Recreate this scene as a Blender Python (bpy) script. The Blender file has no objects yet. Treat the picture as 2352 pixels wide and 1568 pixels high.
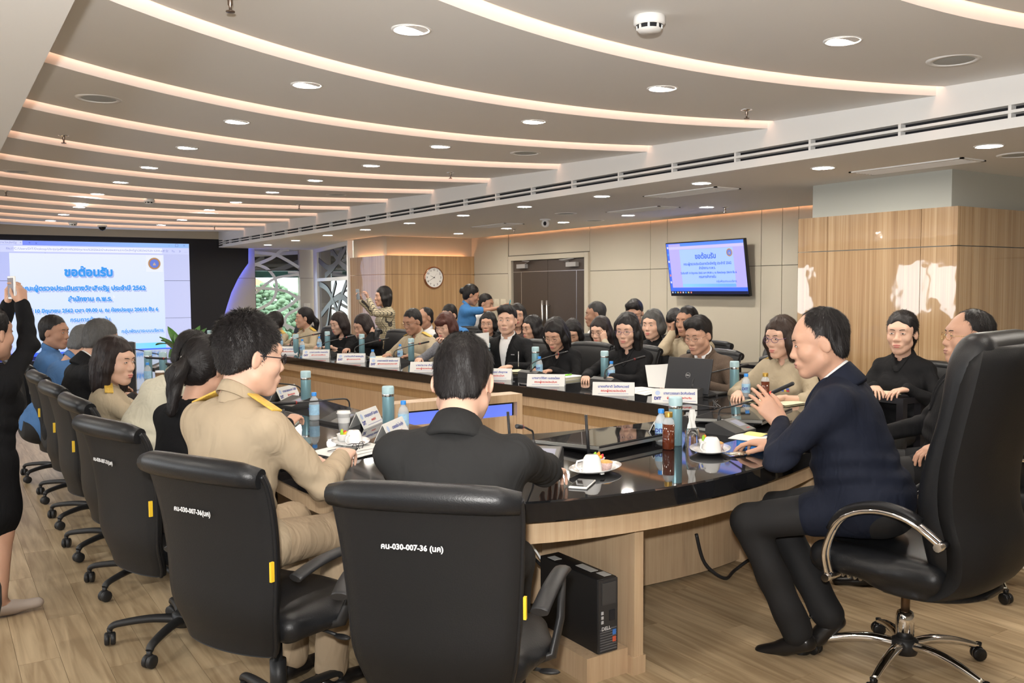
import bpy, bmesh, math, random
import numpy as np
from mathutils import Matrix, Vector

random.seed(7)
PI = math.pi
SC = bpy.context.scene
COL = SC.collection

def rad(a): return math.radians(a)
def V(*a): return np.array(a, float)
def unit(v):
    v = np.asarray(v, float); n = np.linalg.norm(v)
    return v / n if n > 1e-9 else v
def rotz2(p, a):
    c, s = math.cos(a), math.sin(a)
    return (p[0]*c - p[1]*s, p[0]*s + p[1]*c)

# ------------------------------------------------------------------ camera
def set_camera():
    yaw, pitch, roll, f_px = rad(33.04), rad(3.46), rad(.339), 2046.75
    f = np.array([math.sin(yaw)*math.cos(pitch), math.cos(yaw)*math.cos(pitch), -math.sin(pitch)])
    r = np.array([math.cos(yaw), -math.sin(yaw), 0]); d = np.cross(f, r)
    r2 = math.cos(roll)*r+math.sin(roll)*d; d2 = -math.sin(roll)*r+math.cos(roll)*d
    cam = bpy.data.cameras.new('camera'); cam.sensor_width = 36; cam.lens = f_px*36/2352; cam.clip_start = .05
    o = bpy.data.objects.new('camera', cam); COL.objects.link(o)
    M = Matrix.Identity(4)
    for i in range(3):
        M[i][0] = r2[i]; M[i][1] = -d2[i]; M[i][2] = -f[i]
    M[0][3], M[1][3], M[2][3] = 0, 0, 1.50
    o.matrix_world = M; SC.camera = o
set_camera()

# ------------------------------------------------------------------ sky outside, daylight through the windows, the photographer's flash, exposure
SC.view_settings.view_transform = 'Standard'; SC.view_settings.look = 'None'; SC.view_settings.gamma = 1.0; SC.view_settings.use_curve_mapping = False
SC.view_settings.exposure = 0.68
w = bpy.data.worlds.new('sky'); SC.world = w; w.use_nodes = True
_b = w.node_tree.nodes['Background']; _b.inputs[0].default_value = (.93, .97, 1.0, 1); _b.inputs[1].default_value = 3.8
def area(name, loc, target, size, energy, col, size_y=None, spread=None, shape='RECTANGLE'):
    l = bpy.data.lights.new(name, 'AREA'); l.energy = energy; l.color = col; l.shape = shape; l.size = size; l.size_y = size_y or size
    if spread: l.spread = spread
    o = bpy.data.objects.new(name, l); COL.objects.link(o); o.location = loc
    o.rotation_euler = (Vector(target)-Vector(loc)).to_track_quat('-Z', 'Y').to_euler()
    return o
for y0, y1 in ((.6, 2.6), (3.2, 5.2), (5.8, 7.6), (8.15, 9.3), (11.0, 12.6)):
    _a = area('window_portal', (-2.56, (y0+y1)/2, 1.425), (2, (y0+y1)/2, 1.425), y1-y0, 1, (1, 1, 1), .95); _a.data.cycles.is_portal = True
fl = bpy.data.lights.new('camera_flash', 'SPOT'); fl.energy = 360; fl.color = (1, .97, .93); fl.spot_size = rad(118); fl.spot_blend = .9; fl.shadow_soft_size = .03
_o = bpy.data.objects.new('camera_flash', fl); COL.objects.link(_o); _o.location = (-.06, -.02, 1.66)
_o.rotation_euler = (Vector((4.2, 6.5, 4.0))-Vector((0, 0, 1.66))).to_track_quat('-Z', 'Y').to_euler()
# ------------------------------------------------------------------ materials
MATS = {}
def nodes_of(m):
    m.use_nodes = True
    return m.node_tree.nodes, m.node_tree.links
def mat(name, col, rough=.5, metal=0., emit=None, estr=0., bump=None, fold=None, spec=.5, coat=0., trans=0., alpha=1., noise=None, sheen=0., ior=1.45):
    """plain principled material; bump=(scale,strength) adds fine relief, noise=(scale,amount) varies the colour"""
    if name in MATS: return MATS[name]
    m = bpy.data.materials.new(name); N, L = nodes_of(m)
    b = N['Principled BSDF']
    b.inputs['Base Color'].default_value = (*col, 1)
    b.inputs['Roughness'].default_value = rough
    b.inputs['Metallic'].default_value = metal
    b.inputs['Specular IOR Level'].default_value = spec
    b.inputs['Coat Weight'].default_value = coat
    b.inputs['Coat Roughness'].default_value = .06
    b.inputs['Transmission Weight'].default_value = trans
    b.inputs['Alpha'].default_value = alpha
    b.inputs['IOR'].default_value = ior
    if sheen: b.inputs['Sheen Weight'].default_value = sheen
    if emit:
        b.inputs['Emission Color'].default_value = (*emit, 1)
        b.inputs['Emission Strength'].default_value = estr
    if bump or noise or fold:
        tc = N.new('ShaderNodeTexCoord')
    if noise:
        nz = N.new('ShaderNodeTexNoise'); nz.inputs['Scale'].default_value = noise[0]; nz.inputs['Detail'].default_value = 3
        L.new(tc.outputs['Object'], nz.inputs['Vector'])
        mx = N.new('ShaderNodeMix'); mx.data_type = 'RGBA'
        mx.inputs['A'].default_value = (*[c*(1-noise[1]) for c in col], 1)
        mx.inputs['B'].default_value = (*[min(1, c*(1+noise[1])) for c in col], 1)
        L.new(nz.outputs['Fac'], mx.inputs['Factor']); L.new(mx.outputs['Result'], b.inputs['Base Color'])
    if bump:
        nb = N.new('ShaderNodeTexNoise'); nb.inputs['Scale'].default_value = bump[0]; nb.inputs['Detail'].default_value = 4
        L.new(tc.outputs['Object'], nb.inputs['Vector'])
        bp = N.new('ShaderNodeBump'); bp.inputs['Strength'].default_value = bump[1]; bp.inputs['Distance'].default_value = .01
        L.new(nb.outputs['Fac'], bp.inputs['Height']); L.new(bp.outputs['Normal'], b.inputs['Normal'])
    if fold:                                   # broad creases of cloth
        mp = N.new('ShaderNodeMapping'); mp.inputs['Rotation'].default_value = (.5, .3, .4); mp.inputs['Scale'].default_value = (1, 1.6, .55); L.new(tc.outputs['Object'], mp.inputs['Vector'])
        nf = N.new('ShaderNodeTexNoise'); nf.inputs['Scale'].default_value = fold[0]; nf.inputs['Detail'].default_value = 2; nf.inputs['Distortion'].default_value = .8; L.new(mp.outputs['Vector'], nf.inputs['Vector'])
        bf = N.new('ShaderNodeBump'); bf.inputs['Strength'].default_value = fold[1]; bf.inputs['Distance'].default_value = .03; L.new(nf.outputs['Fac'], bf.inputs['Height'])
        if bump: L.new(bf.outputs['Normal'], bp.inputs['Normal'])
        else: L.new(bf.outputs['Normal'], b.inputs['Normal'])
    MATS[name] = m
    return m

def wood_mat(name, c1, c2, scale=(1, 1, 1), stripe=26., rough=.35, coat=0., c3=None, spec=.5):
    """straight-grained veneer: stretched noise stripes; `scale` multiplies the object coordinates (small along the grain)"""
    if name in MATS: return MATS[name]
    m = bpy.data.materials.new(name); N, L = nodes_of(m); b = N['Principled BSDF']
    tc = N.new('ShaderNodeTexCoord'); mp = N.new('ShaderNodeMapping'); mp.inputs['Scale'].default_value = scale
    L.new(tc.outputs['Object'], mp.inputs['Vector'])
    n1 = N.new('ShaderNodeTexNoise'); n1.inputs['Scale'].default_value = stripe; n1.inputs['Detail'].default_value = 4; n1.inputs['Roughness'].default_value = .65
    n2 = N.new('ShaderNodeTexNoise'); n2.inputs['Scale'].default_value = stripe*4.3; n2.inputs['Detail'].default_value = 2
    L.new(mp.outputs['Vector'], n1.inputs['Vector']); L.new(mp.outputs['Vector'], n2.inputs['Vector'])
    ad = N.new('ShaderNodeMath'); ad.operation = 'MULTIPLY_ADD'; ad.inputs[1].default_value = .45
    L.new(n2.outputs['Fac'], ad.inputs[0]); L.new(n1.outputs['Fac'], ad.inputs[2])
    cr = N.new('ShaderNodeValToRGB'); e = cr.color_ramp.elements
    e[0].position = .52; e[0].color = (*c1, 1); e[1].position = .92; e[1].color = (*c2, 1)
    if c3:
        k = e.new(.72); k.color = (*c3, 1)
    L.new(ad.outputs[0], cr.inputs['Fac']); L.new(cr.outputs['Color'], b.inputs['Base Color'])
    b.inputs['Roughness'].default_value = rough; b.inputs['Coat Weight'].default_value = coat; b.inputs['Coat Roughness'].default_value = .03
    b.inputs['Specular IOR Level'].default_value = spec
    MATS[name] = m
    return m

# ------------------------------------------------------------------ objects
def obj(name, me, m=None, parent=None, loc=None, smooth=False):
    o = bpy.data.objects.new(name, me); COL.objects.link(o)
    if m is not None:
        if len(me.materials) == 0: me.materials.append(m)
    if parent is not None: o.parent = parent
    if loc is not None: o.location = loc
    if smooth:
        me.polygons.foreach_set('use_smooth', [True]*len(me.polygons))
    return o
def empty(name, loc=(0, 0, 0), rz=0., parent=None):
    o = bpy.data.objects.new(name, None); COL.objects.link(o); o.location = loc; o.rotation_euler = (0, 0, rz); o.empty_display_size = .05
    if parent is not None: o.parent = parent
    return o
def tag(o, label, cat, group=None, kind=None):
    o['label'] = label; o['category'] = cat
    if group: o['group'] = group
    if kind: o['kind'] = kind
    return o
def structure(o, label=None, cat=None):
    o['kind'] = 'structure'
    if label: o['label'] = label
    if cat: o['category'] = cat
    return o
def copy_tree(o, parent=None):
    c = o.copy(); COL.objects.link(c)
    if parent is not None: c.parent = parent
    for ch in list(o.children): copy_tree(ch, c)
    return c

class MB:
    """collects shapes and makes ONE mesh"""
    def __init__(s): s.v = []; s.f = []; s.sm = []
    def add(s, vs, fs, smooth=False):
        n = len(s.v); s.v += [tuple(map(float, p)) for p in vs]; s.f += [tuple(i+n for i in f) for f in fs]; s.sm += [smooth]*len(fs); return s
    def box(s, c, d, rz=0., M=None):
        hx, hy, hz = d[0]/2, d[1]/2, d[2]/2
        P = [(x*hx, y*hy, z*hz) for z in (-1, 1) for y in (-1, 1) for x in (-1, 1)]
        if M is not None: P = [tuple(M @ np.array(p)) for p in P]
        elif rz: P = [(*rotz2(p, rz), p[2]) for p in P]
        P = [(p[0]+c[0], p[1]+c[1], p[2]+c[2]) for p in P]
        return s.add(P, [(0, 2, 3, 1), (4, 5, 7, 6), (0, 1, 5, 4), (2, 6, 7, 3), (0, 4, 6, 2), (1, 3, 7, 5)])
    def bbox(s, lo, hi):
        return s.box([(a+b)/2 for a, b in zip(lo, hi)], [b-a for a, b in zip(lo, hi)])
    def rbox(s, c, d, r=.01, rz=0., M=None, n=3):
        """box with rounded edges (smooth)"""
        hx, hy, hz = [max(k/2-r, 1e-4) for k in d]
        # rings of a rounded rectangle stacked in z
        rings = []
        for zi in range(2):
            for k in range(n+1):
                a = PI/2*k/n
                zz, rr = (-hz - r*math.cos(a), r*math.sin(a)) if zi == 0 else (hz + r*math.sin(a), r*math.cos(a))
                rings.append((zz, rr))
        vs = []; m = 4*(n+1)
        for zz, rr in rings:
            for q, (sx, sy) in enumerate(((1, 1), (-1, 1), (-1, -1), (1, -1))):
                for k in range(n+1):
                    a = PI/2*(q + k/n)
                    vs.append((sx*hx + rr*math.cos(a), sy*hy + rr*math.sin(a), zz))
        fs = []
        for i in range(len(rings)-1):
            for j in range(m):
                fs.append((i*m+j, i*m+(j+1) % m, (i+1)*m+(j+1) % m, (i+1)*m+j))
        fs.append(tuple(range(m))[::-1]); fs.append(tuple((len(rings)-1)*m+j for j in range(m)))
        if M is not None: vs = [tuple(M @ np.array(p)) for p in vs]
        elif rz: vs = [(*rotz2(p, rz), p[2]) for p in vs]
        return s.add([(p[0]+c[0], p[1]+c[1], p[2]+c[2]) for p in vs], fs, True)
    def tube(s, pts, r, n=10, cap=True, closed=False, flat=None):
        """round tube along points; r number or list; flat=(scale_u, scale_v)"""
        pts = [np.array(p, float) for p in pts]; k = len(pts)
        rs = [r]*k if np.isscalar(r) else list(r)
        t0 = unit(pts[1]-pts[0]); up = np.array([0, 0, 1.]) if abs(t0[2]) < .9 else np.array([0, 1., 0])
        u = unit(np.cross(t0, up)); base = len(s.v); vs = []
        for i in range(k):
            if closed: t = unit(pts[(i+1) % k]-pts[i-1])
            else: t = unit(pts[min(i+1, k-1)]-pts[max(i-1, 0)])
            u = unit(u - t*np.dot(u, t)); w = np.cross(t, u)
            fu, fw = flat if flat else (1, 1)
            for j in range(n):
                a = 2*PI*j/n; vs.append(pts[i] + rs[i]*(u*math.cos(a)*fu + w*math.sin(a)*fw))
        fs = []
        for i in range(k if closed else k-1):
            i2 = (i+1) % k
            for j in range(n): fs.append((i*n+j, i*n+(j+1) % n, i2*n+(j+1) % n, i2*n+j))
        s.add(vs, fs, True)
        if cap and not closed:
            s.f.append(tuple(base+j for j in range(n))[::-1]); s.f.append(tuple(base+(k-1)*n+j for j in range(n))); s.sm += [False, False]
        return s
    def lathe(s, prof, c=(0, 0, 0), n=20, M=None, cap=True):
        """profile [(r,z),..] turned about z"""
        vs = []; fs = []; k = len(prof)
        for r, z in prof:
            for j in range(n):
                a = 2*PI*j/n; p = np.array([r*math.cos(a), r*math.sin(a), z])
                if M is not None: p = M @ p
                vs.append(p + np.array(c, float))
        for i in range(k-1):
            for j in range(n): fs.append((i*n+j, i*n+(j+1) % n, (i+1)*n+(j+1) % n, (i+1)*n+j))
        base = len(s.v); s.add(vs, fs, True)
        if cap:
            if prof[0][0] > 1e-4: s.f.append(tuple(base+j for j in range(n))[::-1]); s.sm.append(False)
            if prof[-1][0] > 1e-4: s.f.append(tuple(base+(k-1)*n+j for j in range(n))); s.sm.append(False)
        return s
    def prism(s, poly, z0, z1, M=None, off=(0, 0, 0)):
        """polygon [(x,y)] extruded z0..z1 (convex or simple)"""
        n = len(poly); vs = [(x, y, z0) for x, y in poly]+[(x, y, z1) for x, y in poly]
        if M is not None: vs = [tuple(M @ np.array(p)) for p in vs]
        vs = [tuple(np.array(p)+np.array(off)) for p in vs]
        fs = [tuple(range(n))[::-1], tuple(range(n, 2*n))]+[(i, (i+1) % n, n+(i+1) % n, n+i) for i in range(n)]
        return s.add(vs, fs)
    def ell(s, c, r, n=12, m=8, M=None):
        vs = [(0, 0, -1)]; fs = []
        for i in range(1, m):
            b = -PI/2+PI*i/m
            for j in range(n):
                a = 2*PI*j/n; vs.append((math.cos(a)*math.cos(b), math.sin(a)*math.cos(b), math.sin(b)))
        vs.append((0, 0, 1)); t = len(vs)-1
        for j in range(n):
            fs.append((0, 1+(j+1) % n, 1+j)); fs.append((t, t-n+j, t-n+(j+1) % n))
            for i in range(m-2): fs.append((1+i*n+j, 1+i*n+(j+1) % n, 1+(i+1)*n+(j+1) % n, 1+(i+1)*n+j))
        P = []
        for p in vs:
            q = np.array(p)*np.array(r)
            if M is not None: q = M @ q
            P.append(q+np.array(c, float))
        return s.add(P, fs, True)
    def grid(s, P, smooth=True, closed_u=False):
        """P[i][j] -> quads"""
        a, b = len(P), len(P[0]); fs = []
        for i in range(a if closed_u else a-1):
            for j in range(b-1):
                i2 = (i+1) % a; fs.append((i*b+j, i2*b+j, i2*b+j+1, i*b+j+1))
        return s.add([p for row in P for p in row], fs, smooth)
    def mesh(s, name):
        me = bpy.data.meshes.new(name); me.from_pydata(s.v, [], s.f); me.polygons.foreach_set('use_smooth', s.sm); me.update(); return me
    def build(s, name, m=None, parent=None, loc=None, bevel=0.):
        me = s.mesh(name)
        if bevel:
            bm = bmesh.new(); bm.from_mesh(me)
            bmesh.ops.bevel(bm, geom=list(bm.edges), offset=bevel, segments=2, affect='EDGES', profile=.6)
            bm.to_mesh(me); bm.free()
        return obj(name, me, m, parent, loc)

def Rx(a): c, s = math.cos(a), math.sin(a); return np.array([[1, 0, 0], [0, c, -s], [0, s, c]])
def Ry(a): c, s = math.cos(a), math.sin(a); return np.array([[c, 0, s], [0, 1, 0], [-s, 0, c]])
def Rz(a): c, s = math.cos(a), math.sin(a); return np.array([[c, -s, 0], [s, c, 0], [0, 0, 1]])

TEXTS = {}
def text_mesh(s, size=.1, bold=.0, align='CENTER'):
    key = (s, size, bold, align)
    if key in TEXTS: return TEXTS[key]
    cu = bpy.data.curves.new('t', 'FONT'); cu.body = s; cu.size = size; cu.align_x = align; cu.align_y = 'CENTER'; cu.offset = bold; cu.resolution_u = 2
    o = bpy.data.objects.new('t', cu); COL.objects.link(o)
    dg = bpy.context.evaluated_depsgraph_get(); me = bpy.data.meshes.new_from_object(o.evaluated_get(dg))
    bpy.data.objects.remove(o); TEXTS[key] = me
    return me
def text(name, s, size, m, parent, loc, rot=(0, 0, 0), bold=0., align='CENTER', sx=1.):
    me = text_mesh(s, size, bold, align).copy(); me.materials.clear(); me.materials.append(m)
    o = obj(name, me, None, parent, loc); o.rotation_euler = rot; o.scale = (sx, 1, 1)
    return o
# ------------------------------------------------------------------ the room
M_ceil = mat('ceiling_paint', (.80, .79, .77), .75, bump=(300, .02))
M_white = mat('white_paint', (.82, .815, .80), .55)
M_wall = mat('wall_fabric', (.50, .455, .365), .8, bump=(420, .08), noise=(3, .03))
M_pillar = mat('pillar_paint', (.44, .45, .41), .7)
M_dark = mat('slot_dark', (.012, .012, .016), .8)
M_joint = mat('wall_joint', (.16, .145, .12), .8)
M_wood = wood_mat('oak_laminate', (.56, .385, .215), (.37, .23, .115), (1, 1, .012), 26, .32, c3=(.44, .275, .135))
M_wood_gloss = wood_mat('oak_gloss_panel', (.52, .365, .21), (.30, .18, .09), (1, 1, .012), 24, .25, coat=1., c3=(.40, .255, .13))
M_wood_gloss.node_tree.nodes['Principled BSDF'].inputs['Coat IOR'].default_value = 1.85
# slightly uneven lacquer
_N, _L = nodes_of(M_wood_gloss); _tc = _N.new('ShaderNodeTexCoord'); _nz = _N.new('ShaderNodeTexNoise'); _nz.inputs['Scale'].default_value = 5; _nz.inputs['Detail'].default_value = 2
_bp = _N.new('ShaderNodeBump'); _bp.inputs['Strength'].default_value = .07; _bp.inputs['Distance'].default_value = .02
_L.new(_tc.outputs['Object'], _nz.inputs['Vector']); _L.new(_nz.outputs['Fac'], _bp.inputs['Height']); _L.new(_bp.outputs['Normal'], _N['Principled BSDF'].inputs['Coat Normal'])
M_peach = mat('cove_led', (1, .7, .5), .5, emit=(1, .58, .40), estr=2.2)
M_peach2 = mat('cove_led_wall', (1, .7, .5), .5, emit=(1, .46, .22), estr=14)
M_metal = mat('brushed_metal', (.62, .62, .62), .3, 1.)
M_chrome = mat('chrome', (.85, .85, .86), .07, 1.)
M_black = mat('black_plastic', (.018, .018, .02), .42)

# floor: base slab and individual planks running towards the screen
def floor_mat():
    m = bpy.data.materials.new('floor_vinyl_oak'); N, L = nodes_of(m); b = N['Principled BSDF']
    tc = N.new('ShaderNodeTexCoord'); oi = N.new('ShaderNodeObjectInfo')
    mp = N.new('ShaderNodeMapping'); mp.inputs['Scale'].default_value = (1, .07, 1)
    ad = N.new('ShaderNodeVectorMath'); ad.operation = 'MULTIPLY_ADD'
    sc = N.new('ShaderNodeVectorMath'); sc.operation = 'SCALE'; sc.inputs['Scale'].default_value = 31.
    cmb = N.new('ShaderNodeCombineXYZ'); L.new(oi.outputs['Random'], cmb.inputs[0]); L.new(oi.outputs['Random'], cmb.inputs[1]); L.new(cmb.outputs[0], sc.inputs[0])
    va = N.new('ShaderNodeVectorMath'); va.operation = 'ADD'; L.new(tc.outputs['Object'], mp.inputs['Vector']); L.new(mp.outputs[0], va.inputs[0]); L.new(sc.outputs[0], va.inputs[1])
    n1 = N.new('ShaderNodeTexNoise'); n1.inputs['Scale'].default_value = 26; n1.inputs['Detail'].default_value = 5; n1.inputs['Distortion'].default_value = .6; L.new(va.outputs[0], n1.inputs['Vector'])
    cr = N.new('ShaderNodeValToRGB'); e = cr.color_ramp.elements; e[0].position = .36; e[0].color = (.33, .235, .135, 1); e[1].position = .66; e[1].color = (.52, .40, .25, 1)
    L.new(n1.outputs['Fac'], cr.inputs['Fac'])
    hv = N.new('ShaderNodeHueSaturation'); mr = N.new('ShaderNodeMapRange'); mr.inputs['To Min'].default_value = .86; mr.inputs['To Max'].default_value = 1.12
    L.new(oi.outputs['Random'], mr.inputs['Value']); L.new(mr.outputs[0], hv.inputs['Value']); L.new(cr.outputs['Color'], hv.inputs['Color']); L.new(hv.outputs['Color'], b.inputs['Base Color'])
    b.inputs['Roughness'].default_value = .42; b.inputs['Specular IOR Level'].default_value = .35
    return m
M_floor = floor_mat()
X0, X1, Y0, Y1 = -2.5, 9.0, -2.5, 17.05
fb = MB(); fb.bbox((X0, Y0, -.12), (X1, 20.2, -.0035)); FLOOR = structure(fb.build('floor', mat('floor_joint', (.20, .14, .08), .7)), 'pale oak vinyl plank floor of the meeting room', 'floor')
PW, PL = .152, 1.22
plank_me = MB().bbox((.0007, .0007, -.0034), (PW-.0007, PL-.0007, 0)).mesh('plank'); plank_me.materials.append(M_floor)
cells = []
for i in range(int((X1-X0)/PW)+1):
    off = (i*.4073 % 1)*PL
    for j in range(-1, int((Y1-Y0)/PL)+1):
        x, y = X0+i*PW, Y0+j*PL+off
        if x+PW > X1 or y < Y0 or y+PL > Y1: continue
        cells.append((x, y))
def seen(c):
    x, y = c[0]+PW/2, c[1]+PL/2; d = math.hypot(x, y); a = math.degrees(math.atan2(x, y))-33.04
    return d+(0 if -37 < a < 37 and d > 1.2 else 50)+(8 if 1.9 < x < 3.9 and 3.6 < y < 11 else 0)
cells.sort(key=seen)
for x, y in cells[:300]:
    o = obj('plank', plank_me, None, FLOOR, (x, y, 0))
rest = MB()
for x, y in cells[300:]: rest.bbox((x+.0007, y+.0007, -.0034), (x+PW-.0007, y+PL-.0007, 0))
o = rest.build('plank_field', M_floor, FLOOR); o['kind'] = 'stuff'

# walls: thin backing boards
def wallbox(name, lo, hi, m=M_wall, label=None):
    return structure(MB().bbox(lo, hi).build(name, m), label, 'wall' if label else None)
H = 2.75
WB = wallbox('wall_back', (X0, Y0-.1, 0), (X1, Y0, H), M_wall, 'plain beige wall behind the photographer')
# window wall on the near side (daylight)
wins = ((.6, 2.6), (3.2, 5.2), (5.8, 7.6), (8.15, 9.3), (11.0, 12.6))
wl = MB(); wl.bbox((X0-.12, Y0, 0), (X0, Y1, .95)); wl.bbox((X0-.12, Y0, 1.90), (X0, Y1, H)); yy = Y0
for a, b in wins: wl.bbox((X0-.12, yy, .95), (X0, a, 1.90)); yy = b
wl.bbox((X0-.12, yy, .95), (X0, Y1, 1.90))
structure(wl.build('wall_left', M_wall), 'beige wall with the row of windows', 'wall')
M_glass = mat('window_glass', (1, 1, 1), .0, trans=1., ior=1.02, spec=.2)
for n, (a, b) in enumerate(wins):
    fr = MB()
    for lo, hi in (((a, .95), (b, 1.0)), ((a, 1.85), (b, 1.90)), ((a, .95), (a+.05, 1.9)), ((b-.05, .95), (b, 1.9)), (((a+b)/2-.02, .95), ((a+b)/2+.02, 1.9))):
        fr.bbox((X0-.09, lo[0], lo[1]), (X0-.03, hi[0], hi[1]))
    structure(fr.build('window_%d' % (n+1), M_white), 'white framed window in the beige side wall', 'window')
bl = MB()
for i in range(14): bl.bbox((X0+.01, 9.75, 1.10+i*.058), (X0+.03, 10.9, 1.15+i*.058))
tag(bl.build('window_blind', mat('blind_pink', (.62, .36, .34), .7)), 'pinkish slatted blind hanging on the window wall', 'blind')

# screen wall (far end) with the opening of the glass door
wf = MB(); wf.bbox((X0, Y1, 0), (5.22, Y1+.14, H)); wf.bbox((6.11, Y1, 0), (X1, Y1+.14, H)); wf.bbox((5.22, Y1, 2.27), (6.11, Y1+.14, H))
WF = structure(wf.build('wall_far', M_wall), 'beige far wall behind the video wall', 'wall')
gj = MB(); gj.bbox((4.5, Y1-.004, 1.705), (5.22, Y1, 1.712)); gj.bbox((6.11, Y1-.004, 1.705), (6.5, Y1, 1.712)); gj.build('joint', M_joint, WF)
# header over the screen
hd_ = MB(); hd_.bbox((.3, 16.86, 2.425), (4.66, Y1, H)); structure(hd_.build('trim_1', M_wall), 'beige header band above the video wall', 'trim')

# TV wall: panels with open joints
WR = structure(MB().bbox((7.2, 0, 0), (7.32, 12.33, H)).build('wall_right', M_joint), 'beige panelled wall with the double door and television', 'wall')
ys = [2.2, 3.35, 4.6, 5.86, 6.06, 6.33, 7.73, 8.02, 9.19]
for a, b in zip(ys[:-1], ys[1:]):
    for z0, z1 in ((.10, 1.705), (1.712, 2.72)):
        MB().bbox((7.188, a+.004, z0), (7.2, b-.004, z1)).build('wall_panel', M_wall, WR)
for lo, hi in (((9.194, 1.97), (11.12, 2.72)), ((11.148, .10), (12.128, 1.705)), ((11.148, 1.712), (12.208, 2.72))):
    MB().bbox((7.188, lo[0], lo[1]), (7.2, hi[0], hi[1])).build('wall_panel', M_wall, WR)
structure(MB().bbox((7.185, 2.2, 0), (7.2, 9.19, .10)).build('baseboard_right', mat('base_dark', (.08, .07, .06), .5)))
# door
DO = structure(empty('door_1', (7.2, 10.14, 0)), 'dark brown double door with steel pull bars', 'door')
M_door = mat('door_laminate', (.060, .045, .036), .42, noise=(60, .12)); M_frame = mat('door_frame', (.50, .455, .365), .6)
fr = MB()
for lo, hi in (((-.045, -.955, 0), (.02, -.875, 1.955)), ((-.045, .875, 0), (.02, .955, 1.955)), ((-.045, -.875, 1.89), (.02, .875, 1.955))): fr.bbox(lo, hi)
fr.build('door_frame', M_frame, DO, bevel=.004)
for q in (-1, 1):
    lf = MB().bbox((-.006, min(q*.003, q*.87), .01), (.012, max(q*.003, q*.87), 1.885)).build('door_leaf', M_door, DO)
    st = MB(); st.bbox((-.0085, min(0, q*.87), 1.722), (-.006, max(0, q*.87), 1.729)); st.bbox((-.0085, q*.66-.005, .01), (-.006, q*.66+.005, 1.722)); st.build('inlay_strip', M_metal, lf)
    h = MB(); h.tube([(-.06, q*.055, .80), (-.06, q*.055, 1.32)], .016, 12)
    for z in (.88, 1.25): h.tube([(-.006, q*.055, z), (-.06, q*.055, z)], .008, 8)
    h.build('pull_handle', M_metal, lf)
    c = MB(); c.bbox((-.06, q*.60-.11, 1.775), (-.006, q*.60+.11, 1.835)); c.tube([(-.03, q*.52, 1.845), (-.07, q*.36, 1.868), (-.02, q*.62, 1.885)], .008, 6); c.build('door_closer', mat('closer_grey', (.34, .33, .32), .45), lf)

# clock wall: oak box with the cove on top
WC = structure(MB().bbox((5.72, 12.21, 0), (7.2, 12.33, H)).build('wall_clock_recess', M_wall), 'beige recess wall glowing above the oak panelling', 'wall')
structure(MB().bbox((5.74, 12.33, 0), (5.86, 13.5, H)).build('wall_clock_return', M_wall), 'beige return wall above the oak corner', 'wall')
OC = structure(empty('trim_2', (0, 0, 0)), 'oak wall panelling with the clock on it', 'wall panelling')
for a, b in ((5.66, 7.195),):
    for z0, z1 in ((0, 1.705), (1.711, 1.99)): MB().bbox((a, 12.13, z0), (b, 12.16, z1)).build('panel', M_wood, OC)
for z0, z1 in ((0, 1.705), (1.711, 1.99)): MB().bbox((5.66, 12.162, z0), (5.69, 13.46, z1)).build('panel', M_wood_gloss, OC)
MB().bbox((5.74, 12.172, 1.94), (7.05, 12.195, 1.95)).build('cove_light', M_peach2, OC); MB().bbox((5.70, 12.25, 1.94), (5.725, 13.30, 1.95)).build('cove_light', M_peach2, OC)

# pillar with glossy oak cladding
PI_ = structure(MB().bbox((5.73, 3.42, 0), (8.9, 4.54, H)).build('pillar', M_pillar), 'grey pillar clad in glossy striped oak', 'pillar')
for a, b in ((3.35, 3.608), (3.612, 4.368), (4.372, 4.64)):
    for z0, z1 in ((0, 1.757), (1.763, 2.02)): MB().bbox((5.69, a, z0), (5.73, b, z1)).build('panel', M_wood_gloss, PI_)
for a, b in ((5.73, 5.868), (5.872, 7.0), (7.004, 8.9)):
    for z0, z1 in ((0, 1.757), (1.763, 2.02)): MB().bbox((a, 3.35, z0), (b, 3.40, z1)).build('panel', M_wood_gloss, PI_)
for z0, z1 in ((0, 1.757), (1.763, 2.02)): MB().bbox((5.73, 4.58, z0), (7.18, 4.64, z1)).build('panel', M_wood_gloss, PI_)
wallbox('wall_side_far', (8.9, Y0, 0), (9.0, 4.6, H), M_wall, 'beige wall at the far side of the pillar')

# ceiling
cl = MB(); cl.bbox((X0, Y0, 2.66), (X1, 20.2, 2.75)); CE = structure(cl.build('ceiling', M_ceil), 'stepped white ceiling with curved glowing coves', 'ceiling')
RA, XC, AX0, AX1 = 4.1, 3.0, .30, 4.50
arc = lambda x, y0: y0+math.sqrt(max(RA*RA-(x-XC)**2, .01))-RA
xs = np.linspace(AX0, AX1, 29); NT = 14
peaks = [.80+1.135*k for k in range(NT+1)]
def pan(y0, y1, first=False):
    mb = MB(); A = []; B = []
    for x in xs:
        ya, yb = arc(x, y0), min(arc(x, y1)-.045, 16.86); ya = min(ya, 16.85)
        A.append([(x, ya, 2.562), (x, ya, 2.500), (x, max(yb, ya+.005), 2.540), (x, max(yb, ya+.005), 2.552)])
    mb.grid(A, smooth=False)
    return mb
for k in range(NT):
    pan(peaks[k], peaks[k+1]).build('panel', M_ceil, CE)
    s = MB(); R_ = []
    for x in xs:
        y = min(arc(x, peaks[k]), 16.84); R_.append([(x, y-.042, 2.566), (x, y-.004, 2.566)])
    s.grid(R_, smooth=False); s.build('cove_light', M_peach, CE)
    MB().grid([[(x, min(arc(x, peaks[k]), 16.84)-.05, 2.545), (x, min(arc(x, peaks[k]), 16.84)-.05, 2.60), (x, min(arc(x, peaks[k]), 16.84)+.0, 2.60)] for x in xs], smooth=False).build('cove_lining', M_ceil, CE)
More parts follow.
